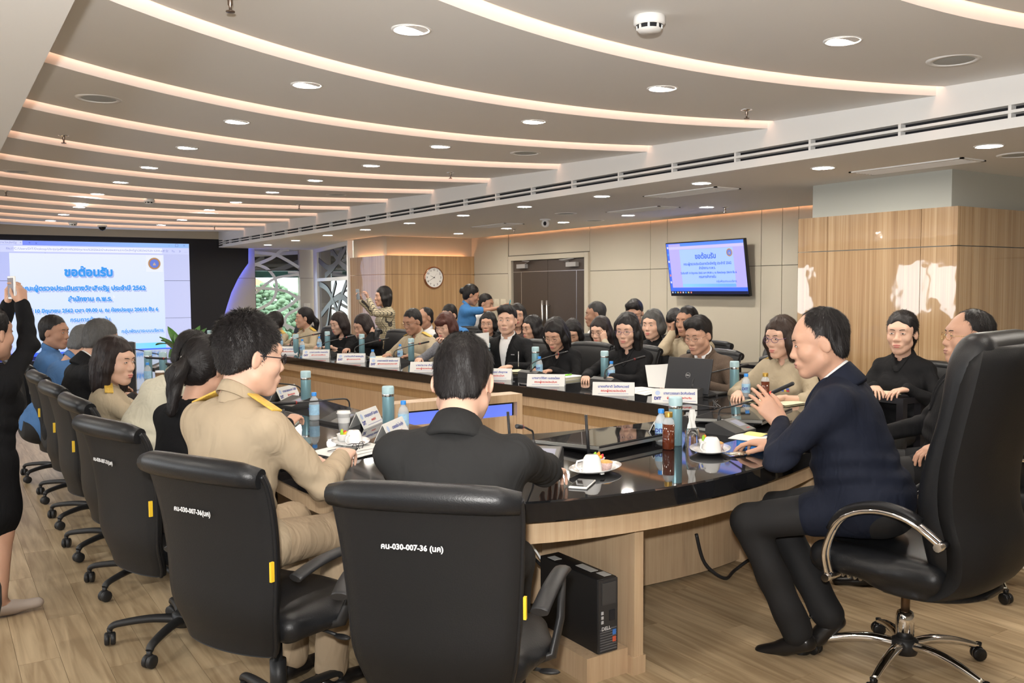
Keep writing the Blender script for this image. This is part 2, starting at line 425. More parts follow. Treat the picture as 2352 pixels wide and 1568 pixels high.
MB().bbox((X0, Y0, 2.27), (.35, Y1, 2.66)).build('soffit', M_ceil, CE)
sf = MB(); sf.bbox((4.56, Y0, 2.27), (7.10, 12.08, 2.30)); sf.bbox((4.56, 12.08, 2.27), (5.60, 13.5, 2.30)); sf.bbox((4.56, 13.5, 2.27), (7.2, Y1, 2.30)); sf.bbox((7.10, Y0, 2.27), (X1, 5.2, 2.30)); sf.build('soffit', M_ceil, CE)
MB().bbox((7.04, 5.2, 2.315), (7.065, 11.7, 2.325)).build('cove_light', M_peach2, CE)
# beam with the linear air diffuser
BE = structure(empty('beam', (4.5, 0, 0)), 'white ceiling beam with a long double slot diffuser', 'beam')
b = MB(); b.bbox((0, Y0, 2.385), (.06, 16.86, 2.66)); b.bbox((0, Y0, 2.345), (.06, 16.86, 2.360)); b.bbox((0, Y0, 2.27), (.06, 16.86, 2.322)); b.bbox((0, 16.60, 2.3), (.06, 16.86, 2.4)); b.build('beam_face', M_white, BE)
MB().bbox((.061, Y0, 2.30), (.09, 16.86, 2.40)).build('slot_recess', M_dark, BE)
dv = MB(); dv.bbox((.006, -.008, 2.32), (.05, .008, 2.39)); dm = dv.mesh('divider'); dm.materials.append(M_white)
for k in range(26): obj('divider', dm, None, BE, (0, 1.2+k*.6, 0))

# glass door and outdoors, dark glazed partition, both with frosted ribbons
def ribbons(name, plane, rib, m, parent):
    """flat bands along curves; plane(u,v,d)->xyz"""
    for n_r, (pts, wd) in enumerate(rib):
        P = [np.array(p, float) for p in pts]; C = []
        for i in range(len(P)-1):
            p0, p1, p2, p3 = P[max(i-1, 0)], P[i], P[i+1], P[min(i+2, len(P)-1)]
            for t in np.linspace(0, 1, 9)[:-1]:
                C.append(.5*((2*p1)+(-p0+p2)*t+(2*p0-5*p1+4*p2-p3)*t*t+(-p0+3*p1-3*p2+p3)*t**3))
        C.append(P[-1]); g = []
        for i, c in enumerate(C):
            t = unit(C[min(i+1, len(C)-1)]-C[max(i-1, 0)]); n = np.array([-t[1], t[0]])
            a, b_ = c+n*wd/2, c-n*wd/2
            e_ = .004+.0012*n_r; g.append([plane(*a, 0), plane(*a, e_), plane(*b_, e_), plane(*b_, 0)])
        MB().grid(g, smooth=False).build(name, m, parent)
GD = structure(empty('door_2', (5.665, Y1, 0)), 'glass door with pale frosted ribbons showing trees outside', 'glass door')
M_tint = mat('tinted_glass', (.80, .95, .92), .0, trans=1., ior=1.12)
M_frost = mat('frosted_band', (.80, .82, .77), .6)
MB().bbox((-.445, .05, .02), (.445, .058, 1.85)).build('glass_pane', M_tint, GD)
MB().bbox((-.445, .05, 1.87), (.445, .058, 2.268)).build('mirror_pane', mat('mirror_glass', (.60, .60, .56), .02, 1.), GD)
fr = MB(); fr.bbox((-.445, .035, 1.85), (.445, .07, 1.87)); fr.bbox((-.445, .035, 0), (-.425, .07, 1.85)); fr.build('frame', mat('frame_dark', (.05, .06, .06), .4, .5), GD)
MB().bbox((.22, .044, 1.80), (.44, .049, 1.845)).build('sticker', mat('paper_white', (.75, .75, .74), .7), GD)
MB().bbox((-.42, .10, 1.72), (.44, .11, 1.85)).build('blind_band', mat('teal_blind', (.16, .30, .29), .6), GD)
rib = [([(-.44, 1.96), (-.1, 2.1), (.10, 2.25), (.25, 2.27)], .06), ([(-.44, 2.2), (-.05, 2.17), (.2, 2.06), (.44, 1.92)], .06), ([(-.44, 1.98), (-.18, 1.88), (-.02, 1.62), (-.10, 1.28), (-.44, 1.08)], .055),
       ([(-.44, 1.42), (-.05, 1.70), (.44, 1.78)], .05), ([(-.44, 1.52), (-.1, 1.50), (.2, 1.44), (.44, 1.28)], .05), ([(-.30, .95), (.05, 1.08), (.30, 1.22), (.44, 1.36)], .06), ([(.20, .70), (.13, .85), (.2, 1.0), (.44, 1.12)], .055), ([(-.4, .6), (0, .8), (.3, .72), (.44, .55)], .055)]
ribbons('frosted_ribbon', lambda u, v, d: (u, .042-d, v), rib, M_frost, GD)
p0, p1 = np.array([5.70, 13.52]), np.array([6.42, 17.0]); pd = p1-p0; pl = np.linalg.norm(pd); pd = pd/pl; pn = np.array([-pd[1], pd[0]])
PT = structure(empty('wall_partition', (0, 0, 0)), 'white framed dark glass partition with grey ribbons', 'glass partition')
pp = lambda u, v, d: (p0[0]+pd[0]*u+pn[0]*d, p0[1]+pd[1]*u+pn[1]*d, v)
def pbox(mb, u0, u1, v0, v1, d0, d1):
    mb.add([pp(u, v, d) for d in (d0, d1) for v in (v0, v1) for u in (u0, u1)], [(0, 2, 3, 1), (4, 5, 7, 6), (0, 1, 5, 4), (2, 6, 7, 3), (0, 4, 6, 2), (1, 3, 7, 5)])
fr = MB(); pbox(fr, 0, .10, 0, 2.27, -.03, .05); pbox(fr, pl-.45, pl, 0, 2.27, -.03, .05); pbox(fr, .1, pl-.45, 2.20, 2.27, -.03, .05); pbox(fr, .1, pl-.45, 1.64, 1.70, -.03, .05); pbox(fr, .1, pl-.45, 0, .1, -.03, .05)
fr.build('frame', M_white, PT)
for v0, v1 in ((.1, 1.64), (1.70, 2.20)):
    g_ = MB(); pbox(g_, .1, pl-.45, v0, v1, 0, .01); g_.build('glass_pane', mat('dark_glass', (.030, .036, .038), .03, spec=.9), PT)
rb = [([(.1, 1.80), (.9, 1.95), (1.7, 2.2)], .10), ([(.3, 2.2), (1.0, 1.98), (2.0, 1.88), (3.1, 2.05)], .10), ([(.6, 2.2), (1.4, 1.9), (2.4, 1.74)], .10), ([(.1, 1.25), (.8, 1.36), (1.8, 1.25), (2.9, 1.0)], .10), ([(.3, 1.62), (.9, 1.3), (1.3, .9), (1.2, .3)], .10), ([(1.3, 1.62), (1.9, 1.2), (2.3, .8), (3.0, .6)], .10), ([(.1, .6), (1., 1.0), (2., 1.45), (3.1, 1.6)], .10)]
ribbons('grey_ribbon', lambda u, v, d: pp(u, v, .012+d), rb, mat('ribbon_grey', (.10, .10, .115), .5), PT)
# what lies beyond the glass door: a terrace, bushes and a low roof
gr = MB(); gr.bbox((2, 18.5, -1.4), (14, 60, -1.3)); structure(gr.build('ground', mat('lawn', (.08, .13, .05), .9)), 'green lawn outside the glass door', 'ground')
rnd = random.Random(3)
M_leaf = [mat('leaf_%d' % i, c, .7, bump=(9, .6), noise=(7, .35)) for i, c in enumerate([(.10, .15, .085), (.125, .175, .10), (.08, .125, .07)])]
for i, (x, y, r, z) in enumerate([(7.3, 24.5, 1.2, .25), (9.3, 26.5, 1.4, .35), (8.6, 29.6, 1.5, .4), (11.4, 29.6, 1.5, .45), (10.3, 32.6, 1.6, .75), (13.8, 33.0, 1.8, .7)]):
    t = empty('tree', (x, y, -1.3)); tag(t, ['round dark green bush', 'tall mid green tree', 'low leafy shrub', 'wide bushy tree', 'big pale green tree', 'small dense bush'][i]+' seen through the glass door', 'tree')
    mb = MB()
    for k in range(420):
        a, b_ = rnd.random()*2*PI, rnd.random(); q_ = rnd.uniform(.05, .10); mb.ell((r*.9*math.cos(a)*b_**.5, r*.9*math.sin(a)*b_**.5, 1.3+z+rnd.uniform(-.8, .8)*r*.75*(1-.5*b_)), (r*q_, r*q_, r*q_*.7), 7, 5)
    mb.build('foliage', M_leaf[i % 3], t); MB().tube([(0, 0, 0), (0.05, 0, 1.4+z)], [.16, .10], 8).build('trunk', mat('bark', (.12, .08, .05), .9), t)
rf = MB(); rf.bbox((11.8, 47, -1.3), (15.5, 50, 1.3)); hs_ = empty('house', (0, 0, 0)); tag(hs_, 'low white house with a terracotta roof beyond the trees', 'house'); rf.build('wall', M_white, hs_)
MB().add([(11.5, 46.7, 1.3), (15.8, 46.7, 1.3), (15.8, 50.3, 1.3), (11.5, 50.3, 1.3), (12.6, 48.5, 2.2), (14.7, 48.5, 2.2)], [(0, 1, 5, 4), (1, 2, 5), (2, 3, 4, 5), (3, 0, 4)]).build('roof', mat('terracotta', (.45, .16, .08), .8), hs_)
# ------------------------------------------------------------------ ceiling fixtures
ORD = 'first second third fourth fifth sixth seventh eighth ninth tenth eleventh twelfth thirteenth fourteenth fifteenth'.split()
M_lamp = mat('downlight_glow', (1, 1, 1), .5, emit=(1, .93, .83), estr=200)
def first_parts(name, parts, label, cat, loc, group, cache={}):
    """a thing whose parts share mesh data with its earlier copies"""
    r = empty(name, loc); tag(r, label, cat, group)
    if name not in cache: cache[name] = [(n, f().mesh(n), m) for n, f, m in parts]
    for n, me, m in cache[name]: obj(n, me, m, r)
    return r
dl = [('rim', lambda: MB().lathe([(.066, .004), (.066, -.004), (.076, -.005), (.080, -.001), (.080, .004)], n=28, cap=False), M_white),
      ('diffuser', lambda: MB().lathe([(0, -.0005), (.064, .0)], n=24, cap=False), M_lamp)]
def panel_z(x, y):
    """underside of the sawtooth ceiling at x,y"""
    for k in range(NT):
        a, b_ = arc(x, peaks[k]), arc(x, peaks[k+1])-.045
        if a <= y <= b_+.05: return 2.500+.040*(y-a)/max(b_-a, .01)
    return 2.52
for row, (desc, L) in enumerate((('row away from the beam', [(1.60, .95), (1.62, 2.1)]+[(1.62-.012*k, y) for k, y in enumerate((3.2, 4.33, 5.5, 6.7, 7.97, 9.24, 10.56, 11.93, 13.32, 14.75))]),
                                 ('row beside the beam', [(3.25, 1.25), (3.22, 2.41), (3.18, 3.46), (3.13, 4.55), (3.1, 5.69), (3.09, 6.87), (3.07, 8.1), (3.07, 9.35), (3.07, 10.7), (3.08, 11.95), (3.08, 13.47), (3.07, 14.8)]))):
    for k, (x, y) in enumerate(L):
        first_parts('downlight', dl, '%s downlight from the camera on the stepped ceiling, %s' % (ORD[k], desc), 'downlight', (x, y, panel_z(x, y)), 'downlights of the stepped ceiling')
for desc, L in (('row along the beam', [(4.9, .4), (4.93, 1.6), (4.96, 2.75), (4.92, 3.82), (4.85, 4.85), (4.8, 5.97), (4.77, 7.1), (4.77, 8.27), (4.78, 9.56), (4.80, 10.89), (4.83, 12.29), (4.9, 13.84), (4.95, 15.4)]), ('row near the television wall', [(6.34, 6.27), (6.32, 7.41), (6.31, 8.57), (6.3, 9.8), (6.3, 11.06)]), ('beyond the pillar', [(7.3, 1.6), (7.3, 2.9)])):
    for k, (x, y) in enumerate(L):
        first_parts('downlight', dl, '%s downlight from the camera on the side soffit, %s' % (ORD[k], desc), 'downlight', (x, y, 2.2695), 'downlights of the side soffit')
for i, (x, y) in enumerate([(-.8, 1.2), (-.8, 3.6), (-.8, 6.0), (-.8, 8.4)]):
    first_parts('downlight', dl, '%s round downlight on the window side soffit from the back' % ORD[i], 'downlight', (x, y, 2.2695), 'downlights of the window soffit')
M_grille = mat('speaker_grille', (.42, .44, .43), .6, bump=(900, .3))
sp = [('rim', lambda: MB().lathe([(.088, .002), (.088, -.005), (.112, -.006), (.118, .002)], n=28, cap=False), M_white), ('grille', lambda: MB().lathe([(0, -.006), (.06, -.005), (.088, -.002)], n=24, cap=False), M_grille)]
for i, (x, y) in enumerate([(3.93, 2.35), (3.8, 5.64), (.79, 5.24), (.67, 8.87), (3.74, 9.23), (3.79, 13.37)]):
    first_parts('ceiling_speaker', sp, 'round white ceiling speaker, %s from the camera %s' % (ORD[(0, 1, 0, 1, 2, 3)[i]], 'near the beam' if x > 2 else 'near the window side soffit'), 'speaker', (x, y, panel_z(x, y)), 'ceiling speakers')
for i, (x, y) in enumerate([(5.59, 7.55), (6.46, 8.17), (5.44, 2.84)]):
    first_parts('ceiling_speaker', sp, ['round ceiling speaker on the soffit next to the small camera', 'round flat speaker on the soffit before the television wall', 'round speaker on the soffit in front of the oak pillar'][i], 'speaker', (x, y, 2.2695), 'ceiling speakers')
M_brass = mat('sprinkler_metal', (.30, .24, .20), .35, 1.)
spr = [('flange', lambda: MB().lathe([(0, .002), (.030, .0), (.034, -.003), (.012, -.008), (.010, -.012)], n=18, cap=False), M_chrome), ('head', lambda: MB().lathe([(.009, -.010), (.009, -.028), (.005, -.034), (.005, -.048), (.016, -.050), (.016, -.053), (0, -.053)], n=14, cap=False), M_brass)]
for i, (x, y, z) in enumerate([(4.02, 3.66, 0), (3.9, 6.98, 0), (.78, 6.67, 0), (.92, 3.22, 0), (.67, 10.35, 0), (3.83, 10.67, 0), (3.89, 14.81, 0), (6.5, 6.18, 2.2695), (6.48, 9.9, 2.2695)]):
    first_parts('sprinkler', spr, 'small pendent sprinkler head, %s' % ['first along the beam from the camera', 'second along the beam from the camera', 'second along the window side soffit', 'first along the window side soffit', 'third along the window side soffit', 'third along the beam from the camera', 'fourth along the beam by the screen', 'on the soffit in front of the television', 'on the soffit in front of the double door'][i], 'sprinkler', (x, y, z or panel_z(x, y)), 'sprinklers')
smk = [('base', lambda: MB().lathe([(.0, .0), (.058, .0), (.060, -.012), (.060, -.030), (.052, -.036)], n=26, cap=False), M_white), ('chamber', lambda: MB().lathe([(.046, -.036), (.044, -.050)], n=20, cap=False), M_dark),
       ('cage', lambda: (lambda m: ([m.box((.045*math.cos(a), .045*math.sin(a), -.043), (.008, .008, .016), rz=a) for a in np.linspace(0, 2*PI, 9)[:-1]], m.lathe([(.048, -.050), (.040, -.060), (0, -.062)], n=22, cap=False)))(MB())[1], M_white)]
for i, (x, y) in enumerate([(2.33, 2.61), (2.14, 10.92), (1.83, 14.93)]):
    first_parts('smoke_detector', smk, 'white smoke detector %s' % ['nearest the camera with dark slots', 'halfway to the screen on the stepped ceiling', 'close to the screen wall ceiling'][i], 'smoke detector', (x, y, panel_z(x, y)), 'smoke detectors')
r = empty('dome_camera', (2.31, 15.43, 2.52)); tag(r, 'black dome security camera above the video wall', 'camera')
MB().lathe([(0, 0), (.07, 0), (.072, -.02), (.058, -.026)], n=24, cap=False).build('base', M_white, r); MB().lathe([(.055, -.024), (.052, -.05), (.035, -.075), (0, -.085)], n=24, cap=False).build('dome', mat('dome_black', (.01, .01, .012), .08), r)
r = empty('bullet_camera', (5.85, 8.29, 2.27)); tag(r, 'small white ball security camera under the side soffit', 'camera')
MB().lathe([(0, 0), (.06, 0), (.06, -.012), (.02, -.02)], n=20, cap=False).build('base', M_white, r); MB().ell((0, 0, -.05), (.045, .045, .045), 16, 10).build('ball', M_white, r)
MB().ell((-.028, -.032, -.052), (.018, .018, .024), 12, 8).build('lens', M_dark, r)
for i, (x, y, lx, ly) in enumerate([(5.38, 3.47, .26, .80), (5.24, 5.37, .28, .84), (5.98, 6.8, .28, .8), (5.9, 9.4, .28, .8)]):
    r = empty('air_vent', (x, y, 2.27)); tag(r, 'flush white air vent on the soffit %s' % ['right before the oak pillar', 'in line with the laptop user', 'in front of the television', 'in front of the double door'][i], 'air vent', 'air vents of the soffit')
    f_ = MB()
    for lo, hi in (((-lx/2, -ly/2), (lx/2, -ly/2+.02)), ((-lx/2, ly/2-.02), (lx/2, ly/2)), ((-lx/2, -ly/2), (-lx/2+.02, ly/2)), ((lx/2-.02, -ly/2), (lx/2, ly/2))): f_.bbox((*lo, -.008), (*hi, .002))
    f_.build('frame', M_white, r); MB().bbox((-lx/2+.02, -ly/2+.02, -.001), (lx/2-.02, ly/2-.02, .001)).build('backing', mat('vent_back', (.30, .29, .28), .8), r)
    for k in range(6): MB().box((-lx/2+.045+k*(lx-.09)/5, 0, -.004), (.022, ly-.05, .002), M=Ry(.5)).build('blade', M_white, r)

# ------------------------------------------------------------------ video wall
def em(name, col, s=1.): return mat(name, tuple(c*.2 for c in col), .35, emit=col, estr=s*.66)
def grad(name, c1, c2, axis, a, b, s=1.):
    """emissive screen colour fading from c1 to c2 along an object axis between a and b"""
    if name in MATS: return MATS[name]
    m = mat(name, (.1, .1, .1), .35, emit=c1, estr=s*.66); N, L = nodes_of(m); tc = N.new('ShaderNodeTexCoord'); sx = N.new('ShaderNodeSeparateXYZ'); mr = N.new('ShaderNodeMapRange')
    mr.inputs['From Min'].default_value = a; mr.inputs['From Max'].default_value = b; mx = N.new('ShaderNodeMix'); mx.data_type = 'RGBA'; mx.inputs['A'].default_value = (*c1, 1); mx.inputs['B'].default_value = (*c2, 1)
    L.new(tc.outputs['Object'], sx.inputs[0]); L.new(sx.outputs[axis], mr.inputs['Value']); L.new(mr.outputs[0], mx.inputs['Factor']); L.new(mx.outputs['Result'], N['Principled BSDF'].inputs['Emission Color'])
    return m
VW = empty('video_wall', (0, 16.90, 0)); tag(VW, 'large video wall of nine screens with a black swooping surround', 'video wall')
edge = [(5.06, 2.268), (5.05, 1.99), (4.94, 1.84), (4.85, 1.70), (4.72, 1.44), (4.64, 1.21), (4.58, 1.02), (4.46, .60), (4.36, .2), (4.33, 0)]
poly = [(.34, 0), (.34, 2.425), (4.66, 2.425), (4.66, 2.268)]+edge
n = len(poly); sb = MB(); sb.add([(x, .0, z) for x, z in poly]+[(x, .05, z) for x, z in poly], [tuple(range(n)), tuple(range(n, 2*n))[::-1]]+[(i, n+i, n+(i+1) % n, (i+1) % n) for i in range(n)]); sb.build('surround', mat('surround_black', (.014, .014, .019), .6), VW)
MB().tube([(x-.035, .085, z) for x, z in edge], .008, 6).build('led_strip', em('led_blue', (.07, .12, 1.0), 45), VW)
sx0, sz0, cw, ch = .46, .318, 1.17, .671
for i in range(3):
    for j in range(3):
        MB().bbox((sx0+i*cw+.003, -.03, sz0+j*ch+.003), (sx0+(i+1)*cw-.003, 0, sz0+(j+1)*ch-.003)).build('screen_panel', grad('wall_screen', (.50, .56, 1.0), (.62, .66, 1.0), 0, .5, 3.9, .86), VW)
def flat(name, parent, x0, x1, z0, z1, m, y=-.031): return MB().add([(x0, y, z0), (x1, y, z0), (x1, y, z1), (x0, y, z1)], [(0, 1, 2, 3)]).build(name, m, parent)
e0 = sx0+.006; e1 = sx0+3*cw-.006
flat('tab_bar', VW, e0, e1, 2.252, 2.327, grad('tabbar', (.16, .24, 1.0), (.32, .55, 1.0), 0, 1.2, 3.2, .9)); flat('tab', VW, e0, 1.30, 2.255, 2.327, em('tab_white', (.66, .70, 1.0), .9), -.032)
flat('tool_bar', VW, e0, e1, 2.135, 2.25, em('toolbar', (.64, .68, 1.0), .9)); flat('address_field', VW, 1.17, 3.50, 2.15, 2.235, em('field', (.84, .87, 1.0), .95), -.032)
flat('slide', VW, 1.10, 3.52, .555, 2.12, grad('slide', (.62, .76, 1.0), (.78, .84, 1.0), 2, .6, 2.1, .95)); flat('slide_footer', VW, 1.10, 3.52, .455, .555, grad('footer', (.45, .62, 1.0), (.16, .72, 1.0), 0, 2.4, 3.3, .95), -.032)
flat('desktop_band', VW, e0, e1, .39, .453, em('desk_blue', (.05, .14, .95), .9)); flat('task_bar', VW, e0, e1, .325, .39, em('taskbar', (.015, .02, .16), .8), -.0315)
M_tx = em('slide_text', (.04, .33, .90), .9); M_tx2 = em('slide_text_shadow', (.42, .50, .85), .9); M_ui = em('ui_text', (.25, .28, .70), .8); M_wt = em('white_glyph', (.8, .85, 1), .9)
RT = (PI/2, 0, 0)
for s_, size, x, z, b_ in (('ขอต้อนรับ', .19, 2.29, 1.80, .010), ('คณะผู้ตรวจประเมินรางวัลเลิศรัฐ ประจำปี 2562', .108, 2.22, 1.53, .005), ('สำนักงาน ก.พ.ร.', .108, 2.30, 1.345, .005), ('วันจันทร์ที่ 10 มิถุนายน 2562 เวลา 09.00 น. ณ ห้องประชุม 20610 ชั้น 6', .084, 2.24, 1.15, .004), ('กรมการค้าภายใน', .095, 2.29, .99, .0025), ('กลุ่มพัฒนาระบบบริหาร', .078, 3.13, .77, .002)):
    text('text_shadow', s_, size, M_tx2, VW, (x+.02, -.0335, z-.025), RT, b_); text('text', s_, size, M_tx, VW, (x, -.035, z), RT, b_)
text('url_text', 'file:///C:/Users/DIT/Desktop/ประชุม/pdf%2010%20มิถุนายน%202562/นำเสนอผลงานรางวัลเลิศรัฐ%202562%20.%202.pdf', .052, M_ui, VW, (2.30, -.0335, 2.192), RT)
text('tab_text', 'นำเสนอผลงานรางวัลเลิศรัฐ   ×', .05, M_ui, VW, (.98, -.0335, 2.29), RT); text('tab_text', '+    v', .06, em('white_glyph2', (.1, .12, .6), .8), VW, (1.45, -.0335, 2.29), RT)
for i, g_ in enumerate('-□×'): text('window_button', g_, .07, M_ui, VW, (3.62+i*.13, -.0335, 2.29), RT)
for i, g_ in enumerate(('☆', '✎', '↗', '…')): text('tool_icon', g_, .06, M_ui, VW, (3.58+i*.11, -.0335, 2.19), RT)
text('clock_text', '9:42   10/6/2562', .04, M_wt, VW, (3.62, -.0335, .357), RT)
def seal(parent, x, y, z, r, ax='y'):
    put = (lambda u, v, d: (x+u, y-d, z+v)) if ax == 'y' else ax
    def disc(nm, r0, r1, m, d, nn=28):
        mb = MB(); mb.add([put(r_*math.cos(a), r_*math.sin(a), d) for a in np.linspace(0, 2*PI, nn+1)[:-1] for r_ in (r0, r1)], [(2*i, 2*i+1, (2*i+3) % (2*nn), (2*i+2) % (2*nn)) for i in range(nn)]); mb.build(nm, m, parent)
    disc('seal_ring', r*.72, r, em('seal_brown', (.42, .20, .12), .8), .0012); disc('seal_rim', r*.90, r*.94, em('seal_gold', (.85, .55, .22), .8), .002); disc('seal_centre', 0, r*.72, em('seal_blue', (.16, .25, .8), .8), .0012)
    mb = MB()
    for a in np.linspace(0, 2*PI, 25)[:-1]: mb.add([put(r*.82*math.cos(a)+r*.05*math.cos(b_), r*.82*math.sin(a)+r*.05*math.sin(b_), .002) for b_ in np.linspace(0, 2*PI, 7)[:-1]], [(0, 1, 2, 3, 4, 5)])
    for k in range(5): mb.add([put(r*.5*(u*.5), r*.5*v-.05*r, .002) for u, v in ((-.9+.4*k, -.5), (-.6+.4*k, -.5), (-.45+.3*k, .6-abs(k-2)*.25), (-.75+.35*k, .5-abs(k-2)*.25))], [(0, 1, 2, 3)])
    mb.build('seal_emblem', MATS['seal_gold'], parent)
flat('seal_card', VW, 3.22, 3.50, 1.82, 2.11, em('card_white', (.80, .84, 1.0), .95), -.0325); seal(VW, 3.36, -.0335, 1.965, .105)
MB().add([(2.66, -.0345, 1.42), (2.66, -.0345, 1.35), (2.70, -.0345, 1.37)], [(0, 1, 2)]).build('mouse_pointer', M_wt, VW)

# ------------------------------------------------------------------ television on a tilted bracket
TV = empty('television', (7.06, 6.97, 1.695)); tag(TV, 'wall television showing the blue welcome slide above the seated staff', 'television')
tvt = rad(9.0)     # leaning out at the top
TM = np.stack([V(0, -1, 0), V(-math.sin(tvt), 0, math.cos(tvt)), V(-math.cos(tvt), 0, -math.sin(tvt))], 1)   # u right, v up, d towards the room
tvp = lambda u, v, d: tuple(TM @ V(u, v, d))
TVR = Matrix([[TM[0, 0], TM[0, 1], TM[0, 2]], [TM[1, 0], TM[1, 1], TM[1, 2]], [TM[2, 0], TM[2, 1], TM[2, 2]]]).to_euler()
MB().rbox((0, 0, 0), (1.165, .605, .045), .006, M=TM).build('case', mat('tv_black', (.01, .01, .012), .25), TV)
MB().box((.075, 0, -.02), (.09, .30, .22)).build('bracket', M_black, TV)
def tflat(nm, u0, u1, v0, v1, m, d=.0235): return MB().add([tvp(u0, v0, d), tvp(u1, v0, d), tvp(u1, v1, d), tvp(u0, v1, d)], [(0, 1, 2, 3)]).build(nm, m, TV)
def ttext(s_, size, u, v, m, b_=0., d=.0255):
    o = text('screen_text', s_, size, m, TV, tvp(u, v, d), (0, 0, 0), b_); o.rotation_euler = TVR; return o
tflat('screen', -.572, .572, -.275, .292, em('tv_blue', (.06, .16, 1.0), .95)); tflat('browser', -.535, .572, -.205, .285, em('tv_lav', (.44, .40, 1.0), .95), .024); tflat('address_bar', -.535, .572, .225, .255, em('tv_lav2', (.56, .52, 1.0), .95), .0244)
tflat('tab_bar', -.35, .572, .258, .29, em('tv_tab', (.10, .26, 1.0), .95), .0244); tflat('slide', -.37, .42, -.165, .22, em('tv_slide', (.36, .52, 1.0), 1.0), .0244); tflat('slide_footer', -.37, .42, -.2, -.165, grad('tv_foot', (.10, .40, 1.0), (.2, .6, 1.0), 1, -.3, .3, .95), .0244)
tflat('task_bar', -.572, .572, -.275, -.245, em('tv_task', (.012, .015, .06), .8), .0246)
M_tt = em('tv_text', (.05, .14, .80), .9)
for s_, size, u, v, b_ in (('ขอต้อนรับ', .078, .02, .135, .002), ('คณะผู้ตรวจประเมินรางวัลเลิศรัฐ ประจำปี 2562', .039, .03, .055, .001), ('สำนักงาน ก.พ.ร.', .038, .03, .008, .001), ('วันจันทร์ที่ 10 มิถุนายน 2562 เวลา 09.00 น. ณ ห้องประชุม 20610 ชั้น 6', .030, .03, -.045, .001), ('กรมการค้าภายใน', .038, .02, -.088, .001), ('กลุ่มพัฒนาระบบบริหาร', .032, .29, -.14, .0005)): ttext(s_, size, u, v, M_tt, b_)
seal(TV, 0, 0, 0, .042, ax=lambda u, v, d: tvp(.37+u, .165+v, .0255+d))
for i in range(8): tflat('task_icon', -.555+i*.042, -.535+i*.042, -.268, -.252, em(['ic_w', 'ic_b', 'ic_y', 'ic_r'][i % 4], [(.8, .8, .9), (.1, .4, 1), (.9, .7, .2), (.9, .3, .2)][i % 4], .8), .0252)
for i in range(6): tflat('desktop_icon', -.562, -.540, .235-i*.078, .258-i*.078, em(['ic_w', 'ic_b', 'ic_w', 'ic_b', 'ic_r', 'ic_w'][i], (.8, .8, .9), .8), .0252)

# ------------------------------------------------------------------ wall clock and switches
CK = empty('wall_clock', (6.46, 12.13, 1.66)); tag(CK, 'round white wall clock with a copper rim on the oak panelling', 'clock')
Mc = Rx(PI/2)
MB().lathe([(.150, .0), (.165, .0), (.168, .02), (.160, .034), (.150, .032)], n=40, M=Mc, cap=False).build('rim', mat('copper_rim', (.58, .30, .20), .25, 1.), CK)
MB().lathe([(0, .018), (.152, .018)], n=40, M=Mc, cap=False).build('face', mat('clock_white', (.80, .79, .76), .5), CK)
M_ink = mat('clock_ink', (.02, .02, .02), .6)
for k in range(1, 13):
    a = PI/2-k*PI/6; text('numeral', str(k), .042, M_ink, CK, (.118*math.cos(a), -.0195, .118*math.sin(a)), RT, .0006)
def hand_(a, l, w_):
    mb = MB(); d = V(math.cos(a), 0, math.sin(a)); n_ = V(-math.sin(a), 0, math.cos(a)); mb.add([d*-.02+n_*w_+V(0, -.0215, 0), d*-.02-n_*w_+V(0, -.0215, 0), d*l-n_*w_*.4+V(0, -.0215, 0), d*l+n_*w_*.4+V(0, -.0215, 0)], [(0, 1, 2, 3)]); return mb
hand_(rad(156), .072, .004).build('hour_hand', M_ink, CK); hand_(rad(211), .108, .003).build('minute_hand', M_ink, CK); hand_(rad(52), .085, .0012).build('second_hand', M_ink, CK)
MB().lathe([(0, .024), (.006, .024), (.006, .018)], n=12, M=Mc, cap=False).build('hub', M_ink, CK)
M_sw = mat('switch_cream', (.66, .62, .50), .4)
for i, y in enumerate((11.66, 11.46, 11.27)):
    r = empty('light_switch', (7.188, y, 1.27)); tag(r, '%s light switch plate by the double door' % ['first', 'second', 'third'][i] + ' counted from the clock', 'switch', 'switch plates by the door')
    MB().rbox((-.006, 0, 0), (.012, .13, .12), .004).build('plate', M_sw, r)
    for q in (-1, 0, 1): MB().rbox((-.014, q*.034, 0), (.006, .024, .05), .002).build('rocker', M_sw, r)
r = empty('light_switch', (6.24, 17.05, 1.17)); tag(r, 'cream switch plate beside the glass door', 'switch'); MB().rbox((0, -.006, 0), (.13, .012, .09), .004).build('plate', M_sw, r); MB().rbox((0, -.014, 0), (.04, .006, .05), .002).build('rocker', M_sw, r)
